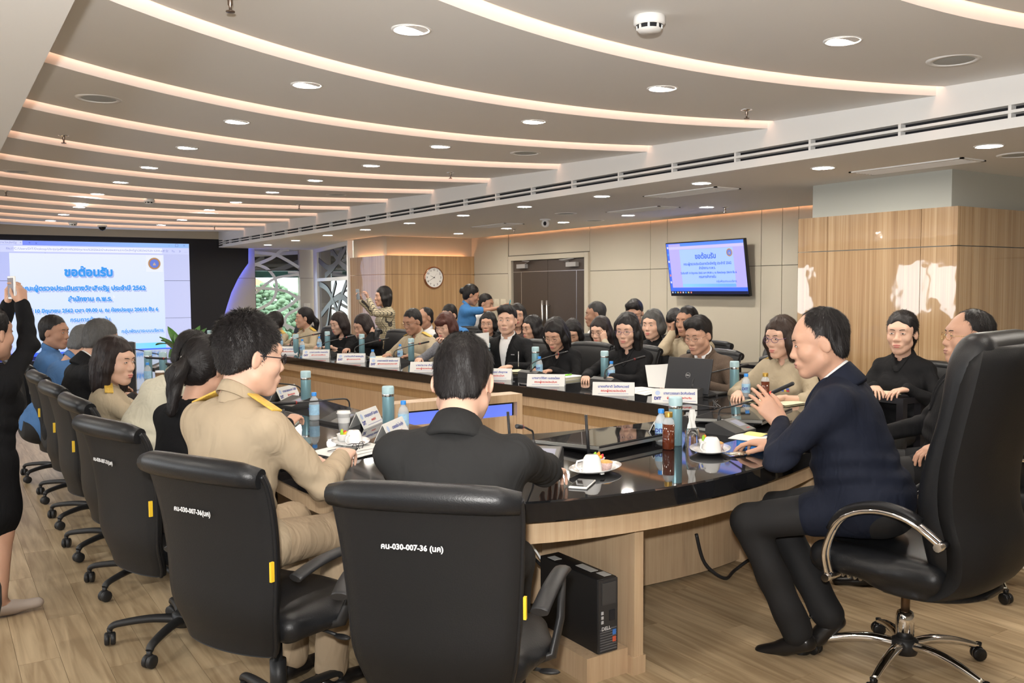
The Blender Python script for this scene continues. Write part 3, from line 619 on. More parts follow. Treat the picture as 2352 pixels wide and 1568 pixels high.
# ------------------------------------------------------------------ conference table (a closed ring round an open well)
M_slab = mat('black_granite', (.010, .010, .011), .035, spec=.6, noise=(420, .5))
M_apron = wood_mat('table_oak', (.56, .42, .27), (.46, .32, .20), (1, 1, .03), 46, .4, c3=(.52, .375, .235))
M_apron2 = wood_mat('table_oak_band', (.44, .29, .14), (.37, .235, .11), (1, 1, .03), 46, .4)
def smooth_loop(P, per=6):
    """closed Catmull-Rom through control points"""
    P = [np.array(p, float) for p in P]; n = len(P); out = []
    for i in range(n):
        p0, p1, p2, p3 = P[i-1], P[i], P[(i+1) % n], P[(i+2) % n]
        for t in np.linspace(0, 1, per+1)[:-1]: out.append(.5*((2*p1)+(-p0+p2)*t+(2*p0-5*p1+4*p2-p3)*t*t+(-p0+3*p1-3*p2+p3)*t**3))
    return out
OUT = [(1.22, 7.0), (1.22, 5.0), (1.225, 3.9), (1.25, 3.35), (1.37, 2.90), (1.60, 2.62), (1.90, 2.50), (2.27, 2.45), (2.62, 2.465), (2.96, 2.53), (3.45, 2.68), (4.0, 2.90), (4.43, 3.20), (4.69, 3.60), (4.78, 4.1), (4.72, 5.1), (4.54, 6.6), (4.34, 8.3), (4.16, 10.0), (3.95, 11.2), (3.5, 11.75), (2.6, 11.85), (1.75, 11.7), (1.30, 11.2), (1.22, 9.5)]
INN = [(2.20, 7.0), (2.20, 5.0), (2.21, 4.3), (2.30, 3.92), (2.55, 3.76), (3.0, 3.71), (3.40, 3.72), (3.70, 3.82), (3.85, 4.10), (3.85, 4.6), (3.80, 5.2), (3.67, 6.2), (3.55, 7.2), (3.40, 8.4), (3.26, 9.8), (3.12, 10.55), (2.75, 10.75), (2.40, 10.65), (2.22, 10.3), (2.20, 9.0)]
def offset_loop(L, d):
    n = len(L); o = []
    for i in range(n):
        t = unit(L[(i+1) % n]-L[i-1]); o.append(L[i]+d*np.array([-t[1], t[0]]))
    return o
def resample(L, n):
    L = [*L, L[0]]; s = np.concatenate([[0], np.cumsum([np.linalg.norm(L[i+1]-L[i]) for i in range(len(L)-1)])]); A = np.array(L)
    t = np.linspace(0, s[-1], n+1)[:-1]
    return [np.array([np.interp(k, s, A[:, 0]), np.interp(k, s, A[:, 1])]) for k in t]
NO = 220
lo_ = resample(smooth_loop(OUT), NO); li_ = smooth_loop(INN, 11)
# start both loops so that they run side by side: match every outer point to the inner loop by direction from the nearest
li_ = resample(li_, NO)
sh_ = min(range(NO), key=lambda k: np.linalg.norm(li_[k]-lo_[0])); li_ = li_[sh_:]+li_[:sh_]
TB = empty('conference_table', (2.9, 6.5, 0)); tag(TB, 'large ring-shaped conference table with black granite top and oak body', 'table')
off = np.array([2.9, 6.5])
def ring(mb, A, B, z0, z1, sm=False):
    """solid between outer loop A and inner loop B"""
    n = len(A); rows = [[(*(A[i]-off), z0), (*(A[i]-off), z1), (*(B[i]-off), z1), (*(B[i]-off), z0), (*(A[i]-off), z0)] for i in range(n)]
    mb.grid(rows, smooth=sm, closed_u=True); return mb
sl = MB(); b_ = .006
n = NO; rows = []
lo2, li2 = offset_loop(lo_, b_), offset_loop(li_, -b_)
for i in range(n):
    a, c, a2, c2 = lo_[i]-off, li_[i]-off, lo2[i]-off, li2[i]-off
    rows.append([(*a2, .672), (*a, .678), (*a, .744), (*a2, .75), (*c2, .75), (*c, .744), (*c, .678), (*c2, .672), (*a2, .672)])
# fewer surprises in shading: flat faces, the outline is fine enough
sl.grid(rows, smooth=False, closed_u=True); sl.build('table_top', M_slab, TB)
a1, a2 = offset_loop(lo_, .05), offset_loop(lo_, .09); ring(MB(), a1, a2, .585, .672).build('outer_apron', M_apron, TB)
i1, i2 = offset_loop(li_, -.025), offset_loop(li_, -.055); ring(MB(), i2, i1, .60, .672).build('inner_apron', M_apron, TB)
i3, i4 = offset_loop(li_, -.06), offset_loop(li_, -.085); ring(MB(), i4, i3, .52, .60).build('inner_band', M_apron2, TB)
i5, i6 = offset_loop(li_, -.045), offset_loop(li_, -.075); ring(MB(), i6, i5, .0, .52).build('inner_panel', M_apron, TB)
i7, i8 = offset_loop(li_, -.40), offset_loop(li_, -.43); 
# modesty panels under the outer ring and upright supports
ring(MB(), [p for p in i8], [p for p in i7], .02, .60).build('modesty_panel', M_apron, TB)
for (x, y, dx, dy, l) in ((2.25, 2.57, 0, 1, .62), (1.30, 5.1, 1, 0, .55), (1.30, 7.0, 1, 0, .55), (1.30, 8.9, 1, 0, .55), (4.72, 5.0, -1, 0, .5), (4.5, 7.0, -1, 0, .5), (4.27, 9.0, -1, 0, .5), (3.75, 2.86, -.2, 1, .55)):
    m = MB(); d = unit((dx, dy)); c = np.array([x, y])+d*l/2; m.box((c[0]-off[0], c[1]-off[1], .335), (l, .045, .665), rz=math.atan2(d[1], d[0])); m.box((c[0]-off[0]-d[0]*(l/2-.03), c[1]-off[1]-d[1]*(l/2-.03), .035), (.07, .062, .07), rz=math.atan2(d[1], d[0])); m.build('support_panel', M_apron, TB)
MB().bbox((2.02-off[0], 2.60-off[1], 0), (2.22-off[0], 3.10-off[1], .10)).build('computer_plinth', M_apron, TB)

# computer under the table
PC = empty('computer_tower', (2.125, 2.80, .10)); tag(PC, 'black desktop computer tower on the oak plinth under the table', 'computer')
M_pc = mat('pc_black', (.012, .012, .013), .4); MB().rbox((0, .0, .145), (.095, .38, .29), .004).build('case', M_pc, PC)
fr = MB(); fr.bbox((-.046, -.196, .003), (.046, -.188, .287)); fr.build('front_bezel', mat('pc_bezel', (.03, .03, .032), .35), PC)
MB().bbox((-.03, -.199, .19), (.036, -.196, .275)).build('drive_slot', mat('pc_slot', (.05, .05, .052), .3), PC)
for k in range(3): MB().bbox((-.034, -.199, .118+k*.018), (-.024, -.196, .130+k*.018)).build('port', mat('port_grey', (.45, .45, .47), .4), PC)
MB().bbox((.006, -.199, .125), (.032, -.196, .165)).build('usb_port', M_dark, PC)
g = MB()
for k in range(9): g.bbox((-.040, -.1985, .012+k*.010), (.040, -.196, .017+k*.010))
g.build('vent_grille', mat('pc_grille', (.10, .10, .11), .4), PC)
text('logo', 'DELL', .020, mat('logo_grey', (.55, .55, .56), .4), PC, (-.012, -.1995, .098), RT, .0006)
MB().bbox((.020, -.2005, .068), (.036, -.1975, .088)).build('sticker', mat('sticker_blue', (.05, .18, .55), .4), PC); MB().bbox((.020, -.2005, .040), (.036, -.1975, .060)).build('sticker', mat('sticker_red', (.55, .10, .05), .4), PC)
for y0, y1, x in ((-.10, .0, .01), (-.17, -.12, .02), (.10, .15, -.02)): MB().bbox((x-.018, y0, .2895), (x+.018, y1, .2912)).build('label', mat('label_white', (.55, .55, .53), .6), PC)
# cables
def cable(label, pts, r, m=M_black, name='cable'):
    P = [np.array(p, float) for p in pts]; C = []
    for i in range(len(P)-1):
        p0, p1, p2, p3 = P[max(i-1, 0)], P[i], P[i+1], P[min(i+2, len(P)-1)]
        for t in np.linspace(0, 1, 7)[:-1]: C.append(.5*((2*p1)+(-p0+p2)*t+(2*p0-5*p1+4*p2-p3)*t*t+(-p0+3*p1-3*p2+p3)*t**3))
    C.append(P[-1]); o = MB().tube(C, r, 7).build(name, m); tag(o, label, 'cable'); return o
cable('thick black cable looping on the floor under the table', [(3.20, 3.22, .25), (3.24, 3.20, .10), (3.34, 3.16, .012), (3.48, 3.22, .012), (3.60, 3.22, .05), (3.72, 3.24, .02), (3.80, 3.26, .012)], .009)
cable('black cable hanging behind the computer tower', [(1.98, 3.04, .60), (2.0, 3.02, .45), (2.10, 3.02, .34), (2.13, 2.995, .30)], .007)
cable('white cable hanging behind the computer tower', [(2.06, 3.04, .60), (2.02, 3.03, .50), (2.09, 3.015, .38), (2.15, 2.995, .27)], .005, M_white)
r = empty('power_socket', (2.20, 3.13, .55)); tag(r, 'white socket box under the table edge above the computer', 'socket'); MB().rbox((0, 0, 0), (.10, .05, .08), .005).build('box', M_white, r); MB().bbox((-.03, -.028, -.02), (.03, -.024, .02)).build('socket_face', M_sw, r)

# oak monitor housing standing in the well, facing the chairman's end
MH = empty('monitor_housing', (2.70, 4.76, .06)); tag(MH, 'oak monitor housing in the table well with a blue screen', 'monitor stand')
h = MB(); h.bbox((-.46, .0, -.06), (.46, .20, .62)); h.build('cabinet', M_apron, MH)
TMh = Rx(rad(-18))
h = MB()
for lo, hi in (((-.46, .0, .71), (.46, .12, .76)), ((-.46, .0, .40), (-.42, .12, .71)), ((.42, .0, .40), (.46, .12, .71)), ((-.02, .0, .40), (.02, .12, .71)), ((-.46, .0, .36), (.46, .12, .40))): h.bbox((lo[0], lo[1]-.02, lo[2]), (hi[0], hi[1], hi[2]))
h.build('hood', M_apron, MH)
for q in (-1, 1):
    s_ = MB().box((q*.22, .035, .555), (.395, .03, .30)).build('monitor', mat('monitor_black', (.01, .01, .011), .3), MH)
    MB().bbox((q*.22-.185, .018, .42), (q*.22+.185, .0195, .695)).build('screen', em('mon_blue', (.16, .24, .95), .9), s_); MB().bbox((q*.22-.15, .016, .44), (q*.22+.15, .0175, .62)).build('window', em('mon_lav', (.50, .56, 1.), .9), s_)

# two touch monitors lying in the table top
def flat_monitor(x, y, rz, label):
    r = empty('touch_monitor', (x, y, .75), rz); tag(r, label, 'monitor', 'touch monitors lying on the table')
    MB().box((0, 0, .028), (.56, .40, .018), M=Rx(rad(-2.5))).build('body', mat('touch_body', (.015, .015, .016), .4), r)
    MB().box((0, 0, .0378), (.545, .385, .0025), M=Rx(rad(-2.5))).build('glass', mat('touch_glass', (.02, .019, .018), .03, spec=.8), r)
    t = MB()
    for q in (-1, 1): t.box((q*.279, 0, .031), (.004, .402, .014), M=Rx(rad(-2.5))); 
    t.box((0, -.199, .031), (.56, .004, .014), M=Rx(rad(-2.5))); t.build('silver_edge', mat('silver_trim', (.55, .54, .50), .3, .8), r)
    MB().bbox((-.20, -.13, 0), (.20, .13, .014)).build('foot', M_black, r)
flat_monitor(2.68, 3.31, rad(11), 'black touch monitor lying flat nearest the black-suited man'); flat_monitor(3.80, 3.47, rad(24), 'black touch monitor lying flat in front of the navy-suited man')
# ------------------------------------------------------------------ implicit surfaces -> one continuous mesh
class Field:
    """signed distance grid; shapes are blended in, each only inside its own box"""
    def __init__(s, lo, hi, h):
        s.lo = np.array(lo, float); s.h = h
        s.n = np.maximum(np.ceil((np.array(hi)-s.lo)/h).astype(int)+1, 4)
        s.a = np.full(s.n, .08, np.float32)
    def _sl(s, lo, hi):
        i0 = np.clip(np.floor((lo-s.lo)/s.h).astype(int), 0, s.n); i1 = np.clip(np.ceil((hi-s.lo)/s.h).astype(int)+1, 0, s.n)
        if np.any(i1 <= i0): return None
        sl = tuple(slice(a, b) for a, b in zip(i0, i1))
        ax = [(s.lo[k]+s.h*np.arange(i0[k], i1[k])).astype(np.float32) for k in range(3)]
        return sl, ax[0][:, None, None], ax[1][None, :, None], ax[2][None, None, :]
    def apply(s, fn, lo, hi, k=.02, mode='u'):
        r = s._sl(np.array(lo), np.array(hi))
        if r is None: return
        sl, x, y, z = r; d = fn(x, y, z); a = s.a[sl]
        if mode == 'u':
            q = np.maximum(k-np.abs(a-d), 0)/k; s.a[sl] = np.minimum(a, d)-q*q*k*.25
        else:
            if mode == 's': d = -d
            q = np.maximum(k-np.abs(a-d), 0)/k; s.a[sl] = np.maximum(a, d)+q*q*k*.25
    def cone(s, A, B, ra, rb, k=.02, flat=None, mode='u', grow=0.):
        A = np.asarray(A, float); B = np.asarray(B, float); ra += grow; rb += grow; R = max(ra, rb)+k+.03
        ba = B-A; L2 = max(float(ba @ ba), 1e-9)
        def fn(x, y, z):
            px, py, pz = x-A[0], y-A[1], z-A[2]
            t = np.clip((px*ba[0]+py*ba[1]+pz*ba[2])/L2, 0, 1)
            vx, vy, vz = px-t*ba[0], py-t*ba[1], pz-t*ba[2]
            if flat is not None:
                n, f = flat; dn = (vx*n[0]+vy*n[1]+vz*n[2])*(1/f-1); vx, vy, vz = vx+n[0]*dn, vy+n[1]*dn, vz+n[2]*dn
            return np.sqrt(vx*vx+vy*vy+vz*vz)-(ra+(rb-ra)*t)
        if mode == 'i': s.apply(fn, s.lo, s.lo+s.h*s.n, k, mode)
        else: s.apply(fn, np.minimum(A, B)-R, np.maximum(A, B)+R, k, mode)
    def ell(s, c, r, M=None, k=.02, mode='u', grow=0.):
        c = np.asarray(c, float); r = np.asarray(r, float)+grow
        M = np.eye(3) if M is None else M          # columns = local axes in field space
        R = max(r)+k+.03
        def fn(x, y, z):
            px, py, pz = x-c[0], y-c[1], z-c[2]
            q = [(px*M[0, i]+py*M[1, i]+pz*M[2, i]) for i in range(3)]
            k0 = np.sqrt(sum((q[i]/r[i])**2 for i in range(3))); k1 = np.sqrt(sum((q[i]/r[i]**2)**2 for i in range(3)))+1e-6
            return k0*(k0-1)/k1
        s.apply(fn, c-R, c+R, k, mode)
    def plane_cut(s, p, n, k=.006):
        """remove everything on the side n points to"""
        p = np.asarray(p, float); n = unit(n)
        s.apply(lambda x, y, z: -((x-p[0])*n[0]+(y-p[1])*n[1]+(z-p[2])*n[2]), s.lo, s.lo+s.h*s.n, k, 's')
    def wrinkle(s, fn):
        x = (s.lo[0]+s.h*np.arange(s.n[0]))[:, None, None].astype(np.float32); y = (s.lo[1]+s.h*np.arange(s.n[1]))[None, :, None].astype(np.float32)
        z = (s.lo[2]+s.h*np.arange(s.n[2]))[None, None, :].astype(np.float32)
        s.a = s.a+fn(x, y, z)
    def mesh(s, smooth=1):
        a = s.a.copy(); a[0] = a[-1] = .05; a[:, 0] = a[:, -1] = .05; a[:, :, 0] = a[:, :, -1] = .05
        sg = a < 0; n = a.shape
        off = [(i, j, k) for i in (0, 1) for j in (0, 1) for k in (0, 1)]
        cnt = sum(sg[i:n[0]-1+i, j:n[1]-1+j, k:n[2]-1+k].astype(np.int8) for i, j, k in off)
        act = (cnt > 0) & (cnt < 8); idx = np.argwhere(act)
        if len(idx) == 0: return np.zeros((0, 3)), np.zeros((0, 4), int)
        ids = np.full(act.shape, -1, np.int64); ids[act] = np.arange(len(idx))
        cv = {o: a[idx[:, 0]+o[0], idx[:, 1]+o[1], idx[:, 2]+o[2]] for o in off}
        acc = np.zeros((len(idx), 3)); w = np.zeros(len(idx))
        for o in off:
            for ax in range(3):
                if o[ax] == 0:
                    p = list(o); p[ax] = 1; va, vb = cv[o], cv[tuple(p)]; m = (va < 0) != (vb < 0)
                    t = va[m]/(va[m]-vb[m]); q = np.tile(np.array(o, float), (m.sum(), 1)); q[:, ax] = t
                    acc[m] += q; w[m] += 1
        vs = s.lo+s.h*(idx+acc/w[:, None]); F = []
        for ax in range(3):
            b, c = (ax+1) % 3, (ax+2) % 3
            s0 = [slice(None)]*3; s1 = [slice(None)]*3; s0[ax] = slice(0, n[ax]-1); s1[ax] = slice(1, n[ax])
            df = sg[tuple(s0)] != sg[tuple(s1)]; e = np.argwhere(df)
            e = e[(e[:, b] > 0) & (e[:, c] > 0) & (e[:, b] < n[b]-1) & (e[:, c] < n[c]-1)]
            ins = sg[e[:, 0], e[:, 1], e[:, 2]]
            def cell(db, dc):
                q = e.copy(); q[:, b] -= db; q[:, c] -= dc; return ids[q[:, 0], q[:, 1], q[:, 2]]
            Q = np.stack([cell(1, 1), cell(0, 1), cell(0, 0), cell(1, 0)], 1)
            Q[~ins] = Q[~ins][:, ::-1]; F.append(Q)
        F = np.concatenate(F); F = F[(F >= 0).all(1)]
        for _ in range(smooth):
            E = np.concatenate([F[:, [0, 1]], F[:, [1, 2]], F[:, [2, 3]], F[:, [3, 0]]]); E = np.concatenate([E, E[:, ::-1]])
            sm = np.zeros_like(vs); ct = np.bincount(E[:, 0], minlength=len(vs))[:, None]
            for k in range(3): sm[:, k] = np.bincount(E[:, 0], weights=vs[E[:, 1], k], minlength=len(vs))
            vs = vs*.5+.5*sm/np.maximum(ct, 1)
        return vs, F

class Joined:
    """several surfaces with material slots -> one mesh"""
    def __init__(s): s.v = []; s.f = []; s.m = []; s.n = 0; s.mats = []
    def slot(s, m):
        if m not in s.mats: s.mats.append(m)
        return s.mats.index(m)
    def add(s, vf, m):
        v, f = vf
        if len(v) == 0: return
        s.v.append(np.asarray(v, float)); s.f += [tuple(int(i)+s.n for i in q) for q in f]; s.m += [s.slot(m)]*len(f); s.n += len(v)
    def build(s, name, parent):
        me = bpy.data.meshes.new(name); v = np.concatenate(s.v)
        me.from_pydata(v.tolist(), [], s.f)
        for m in s.mats: me.materials.append(m)
        me.polygons.foreach_set('material_index', s.m); me.polygons.foreach_set('use_smooth', [True]*len(s.f)); me.update()
        return obj(name, me, None, parent)
def vf_obj(name, vf, m, parent):
    j = Joined(); j.add(vf, m); return j.build(name, parent)
def mb_vf(mb): return np.array(mb.v), mb.f
def frame_vf(vf, M, c): return (np.asarray(vf[0]) @ np.asarray(M).T+np.asarray(c), vf[1])

# ------------------------------------------------------------------ heads
HEADS = {}
def head_template(sex, h, full=1.):
    """face, cranium, ears and neck in head space (origin between the ears, y = face forward)"""
    key = (sex, h, full)
    if key in HEADS: return HEADS[key]
    F = Field((-.10, -.13, -.19), (.10, .135, .14), h); m = sex == 'm'; w = full
    F.ell((0, -.014, .036), (.0745, .093, .088), k=.01)
    F.ell((0, .026, -.035), (.060*w, .064, .082), k=.03)
    F.ell((0, .030, .030), (.066, .052, .05), k=.03)
    F.cone((-.047*w, .006, -.060), (-.014, .066, -.101), .021 if m else .017, .016, k=.03)
    F.cone((.047*w, .006, -.060), (.014, .066, -.101), .021 if m else .017, .016, k=.03)
    F.ell((0, .070, -.100), (.022, .020, .016), k=.02)
    F.cone((-.036, .074, .031), (.036, .074, .031), .013, .013, k=.02)
    for q in (-1, 1):
        F.ell((q*.038*w, .058, -.026), (.026, .027, .024), k=.025)
        F.ell((q*.031, .101, .006), (.017, .014, .010), k=.014, mode='s')
        F.ell((q*.031, .080, .006), (.017, .0105, .0095), k=.006)
        F.ell((q*.079, -.006, -.006), (.0075, .019, .031), M=Rz(q*.45) @ Rx(-.2), k=.008)
        F.ell((q*.089, -.002, .000), (.0045, .009, .016), M=Rz(q*.45), k=.006, mode='s')
        F.ell((q*.0125, .095, -.035), (.009, .010, .008), k=.008)
    F.cone((0, .082, .014), (0, .101, -.027), .007, .0115, k=.012)
    F.ell((0, .103, -.031), (.011, .010, .009), k=.008)
    F.ell((0, .086, -.066), (.030, .014, .019), k=.016)
    F.ell((0, .0965, -.0625), (.023, .008, .0055), k=.006)
    F.ell((0, .0950, -.0735), (.019, .0085, .0062), k=.006)
    F.ell((0, .106, -.0680), (.023, .010, .0014), k=.004, mode='s')
    F.cone((0, -.022, -.055), (0, -.038, -.19), .053 if m else .045, .056 if m else .047, k=.025)
    vf = F.mesh(1); HEADS[key] = vf
    return vf
def skin_mat(name, col):
    if name in MATS: return MATS[name]
    m = mat(name, col, .5, bump=(160, .05), noise=(22, .06), spec=.35)
    b = m.node_tree.nodes['Principled BSDF']; b.inputs['Subsurface Weight'].default_value = .08; b.inputs['Subsurface Radius'].default_value = (.01, .004, .002)
    return m
def hair_mat(name, col, rough=.5):
    """strand relief: noise squeezed across the strands"""
    if name in MATS: return MATS[name]
    m = bpy.data.materials.new(name); N, L = nodes_of(m); b = N['Principled BSDF']
    tc = N.new('ShaderNodeTexCoord'); mp = N.new('ShaderNodeMapping'); mp.inputs['Scale'].default_value = (1, 1, .16)
    nz = N.new('ShaderNodeTexNoise'); nz.inputs['Scale'].default_value = 240; nz.inputs['Detail'].default_value = 3
    L.new(tc.outputs['Object'], mp.inputs['Vector']); L.new(mp.outputs['Vector'], nz.inputs['Vector'])
    mx = N.new('ShaderNodeMix'); mx.data_type = 'RGBA'; mx.inputs['A'].default_value = (*[c*.5 for c in col], 1); mx.inputs['B'].default_value = (*[c*1.7 for c in col], 1)
    L.new(nz.outputs['Fac'], mx.inputs['Factor']); L.new(mx.outputs['Result'], b.inputs['Base Color'])
    bp = N.new('ShaderNodeBump'); bp.inputs['Strength'].default_value = .35; bp.inputs['Distance'].default_value = .003
    L.new(nz.outputs['Fac'], bp.inputs['Height']); L.new(bp.outputs['Normal'], b.inputs['Normal'])
    b.inputs['Roughness'].default_value = rough; b.inputs['Specular IOR Level'].default_value = .3
    MATS[name] = m
    return m

def strands(vf, n, kind, seed=1, crown=(0, -.045, .13)):
    """fine blades lying along the hair surface (head space)"""
    v, f = vf; f = np.array(f); rg = np.random.default_rng(seed)
    if kind in ('long', 'back'): f = f[v[f[:, 0], 1] < .05]
    q = f[rg.integers(0, len(f), n)]
    A, B, C, D = v[q[:, 0]], v[q[:, 1]], v[q[:, 2]], v[q[:, 3]]; u = rg.random((n, 1)); w = rg.random((n, 1)); p = A*(1-u)*(1-w)+B*u*(1-w)+C*u*w+D*(1-u)*w
    nm = np.cross(C-A, D-B); nm /= np.linalg.norm(nm, axis=1, keepdims=True)+1e-9
    if kind == 'short': fl = p-np.array(crown); L = .010+.010*rg.random((n, 1)); lift = .22; wd = .0007; nz = .12
    elif kind == 'spiky': fl = p-np.array(crown); L = .009+.013*rg.random((n, 1)); lift = .75; L[p[:, 2] < .03] *= .5; wd = .0008; nz = .20
    else: fl = np.tile(np.array([[0, 0, -1.]]), (n, 1))+.9*np.where(p[:, 2:3] > .04, 1, .15)*(p-np.array([0, .01, .13]))/.1; L = .022+.020*rg.random((n, 1)); lift = .03; wd = .0009; nz = .07
    if kind == 'back': fl = np.array([[0, -.125, .0]])-p; lift = .03; L = .020+.016*rg.random((n, 1)); nz = .06
    fl = fl-nm*np.sum(fl*nm, 1, keepdims=True); fl /= np.linalg.norm(fl, axis=1, keepdims=True)+1e-9
    d = fl+nm*lift+nz*rg.normal(size=(n, 3)); d /= np.linalg.norm(d, axis=1, keepdims=True); s = np.cross(d, nm); s /= np.linalg.norm(s, axis=1, keepdims=True)+1e-9
    p = p-nm*.001; tip = p+d*L-(nm*.002 if kind == 'long' else 0); mid = p+d*L*.5+nm*.0015
    V_ = np.concatenate([p-s*wd, p+s*wd, mid+s*wd*.8, mid-s*wd*.8, tip]); k = np.arange(n)
    return V_, np.stack([k, k+n, k+2*n, k+3*n], 1).tolist()+np.stack([k+3*n, k+2*n, k+4*n], 1).tolist()
def biggest(vf):
    """keep the largest connected surface"""
    v, f = vf; lab = np.arange(len(v)); E = np.concatenate([f[:, [0, 1]], f[:, [1, 2]], f[:, [2, 3]], f[:, [3, 0]]])
    for _ in range(400):
        m = np.minimum(lab[E[:, 0]], lab[E[:, 1]]); new = lab.copy(); np.minimum.at(new, E[:, 0], m); np.minimum.at(new, E[:, 1], m); new = new[new]
        if (new == lab).all(): break
        lab = new
    k = np.bincount(lab).argmax(); keep = lab == k; idx = np.cumsum(keep)-1; ff = f[keep[f[:, 0]]]
    return v[keep], idx[ff]
HAIRS = {}
def hair_template(style, h):
    """hair shells in head space; style = (kind, options...)"""
    key = (style, h)
    if key in HAIRS: return HAIRS[key]
    kind = style[0]
    F = Field((-.15, -.19, -.36), (.15, .14, .18), h)
    fade = lambda: None
    if kind in ('short', 'spiky', 'thin', 'side'):
        g = {'short': .0, 'spiky': .008, 'thin': -.004, 'side': .004}[kind]
        F.ell((0, -.019, .042), (.081+g*.5, .100+g, .094+g*1.6), k=.01)
        if kind == 'side': F.ell((.012, .040, .098), (.064, .048, .036), k=.03)
        F.ell((0, -.060, -.028), (.066, .040, .052), k=.03)
        F.ell((0, .118, -.024), (.075, .098, .112), k=.014, mode='s')                  # face
        if kind == 'thin': F.ell((0, .10, .085), (.055, .075, .05), k=.02, mode='s'); 
        for q in (-1, 1):
            F.ell((q*.092, .000, -.014), (.024, .026, .036), k=.01, mode='s')          # around the ears
            F.ell((q*.085, .055, -.03), (.03, .035, .06), k=.012, mode='s')
        F.plane_cut((0, -.06, -.070 if kind != 'spiky' else -.058), (0, .25, -1), .02)
    elif kind in ('bob', 'long', 'pony', 'bun', 'curl'):
        L = style[1] if len(style) > 1 else .12
        F.ell((0, -.020, .043), (.086, .105, .099), k=.01)
        if kind in ('bob', 'long', 'curl'):
            t = .034 if kind != 'curl' else .042
            for q in (-1, 1):
                F.cone((q*.062, .012, .05), (q*.079, .010, -.03), .030, t, k=.03)
                F.cone((q*.079, .006, -.03), (q*.078, .004-.02*(L > .16), -L), t, t*.62, k=.02)
                F.cone((q*.050, -.055, -.02), (q*.062, -.05, -L), .045, .034, k=.03)
            F.ell((0, -.062, -.5*L+.02), (.085, .050, .5*L+.04), k=.04)
            F.ell((.004, .128, -.040), (.063, .090, .122), k=.012, mode='s')
            F.ell((0, .045, -.19), (.050, .075, .12), k=.012, mode='s')
        else:
            F.ell((0, -.055, -.02), (.072, .050, .070), k=.03)
            F.ell((0, .118, -.026), (.073, .096, .113), k=.014, mode='s')
            for q in (-1, 1):
                F.ell((q*.092, .004, -.016), (.022, .028, .036), k=.01, mode='s'); F.ell((q*.085, .055, -.04), (.03, .036, .06), k=.012, mode='s')
            F.plane_cut((0, -.05, -.09), (0, .3, -1), .02)
            if kind == 'bun': F.ell((0, -.125, .02), (.042, .036, .042), k=.015)
            else:
                F.cone((0, -.115, .005), (.0, -.155, -.06), .026, .036, k=.02); F.cone((0, -.155, -.06), (0, -.135, -L), .036, .018, k=.02)
        if len(style) > 2 and style[2] == 'bangs':
            F.cone((-.045, .078, .062), (.045, .078, .062), .020, .020, k=.02); F.ell((0, .088, .045), (.055, .014, .022), k=.012)
    r = random.Random(str(style)); a = r.random()*6
    if kind == 'spiky':
        F.wrinkle(lambda x, y, z: np.where(z > .02, .0032*np.sin(170*x+40*z+a)*np.sin(190*y+50*z), .0008*np.sin(150*x)))
    else:
        F.wrinkle(lambda x, y, z: .0013*np.sin(130*x+60*y+a+3*np.sin(22*z))+.0010*np.sin(210*y-90*x))
    vf = biggest(F.mesh(1)); HAIRS[key] = vf
    return vf

# ------------------------------------------------------------------ hands
HANDS = {}
def hand_template(side, pose, h):
    """wrist at the origin, fingers along +y, palm towards -z"""
    key = (side, pose, h)
    if key in HANDS: return HANDS[key]
    q = -1 if side == 'R' else 1          # thumb side
    F = Field((-.10, -.05, -.11), (.10, .21, .06), h)
    curl = {'rest': (.28, .34, .38, .45), 'flat': (.08, .08, .1, .12), 'grip': (.55, .75, .85, .95), 'fist': (1., 1.05, 1.1, 1.1), 'pen': (.55, .7, .95, 1.05), 'pinch': (.5, .55, .6, .7), 'phone': (.42, .5, .55, .6)}[pose]
    base = [(q*.027, .092), (q*.008, .096), (-q*.011, .091), (-q*.029, .082)]
    lens = [(.040, .025, .020), (.044, .029, .021), (.041, .026, .021), (.032, .020, .018)]
    F.cone((0, -.045, 0), (0, .01, 0), .025, .024, k=.012, flat=((0, 0, 1), .78))
    for i, (bx, by) in enumerate(base):
        F.cone((bx*.55, .012, -.001), (bx, by, 0), .019, .0125, k=.016, flat=((0, 0, 1), .85))
        p = np.array([bx, by, .0]); sp = [q*.10, q*.02, -q*.06, -q*.16][i]; a = 0.
        rr = .0093 if i < 3 else .0082
        for j, L in enumerate(lens[i]):
            a += curl[i]*(rad(62), rad(78), rad(48))[j]
            d = np.array([math.sin(sp)*math.cos(a), math.cos(sp)*math.cos(a), -math.sin(a)])
            p2 = p+d*L; F.cone(p, p2, rr-j*.0009, rr-(j+1)*.0009, k=.0035); p = p2
    t = {'flat': .5, 'rest': .45, 'grip': .9, 'fist': 1.0, 'pen': .95, 'pinch': .8, 'phone': .6}[pose]
    a0 = np.array([q*.018, .018, -.008]); a1 = np.array([q*(.046-.008*t), .050, -.014-.014*t]); a2 = a1+np.array([q*(.020-.026*t), .028, -.006-.010*t]); a3 = a2+np.array([q*(.010-.024*t), .023, -.004-.004*t])
    F.cone(a0, a1, .017, .0125, k=.014); F.cone(a1, a2, .0115, .0105, k=.004); F.cone(a2, a3, .0100, .0082, k=.004)
    vf = F.mesh(1); HANDS[key] = vf
    return vf

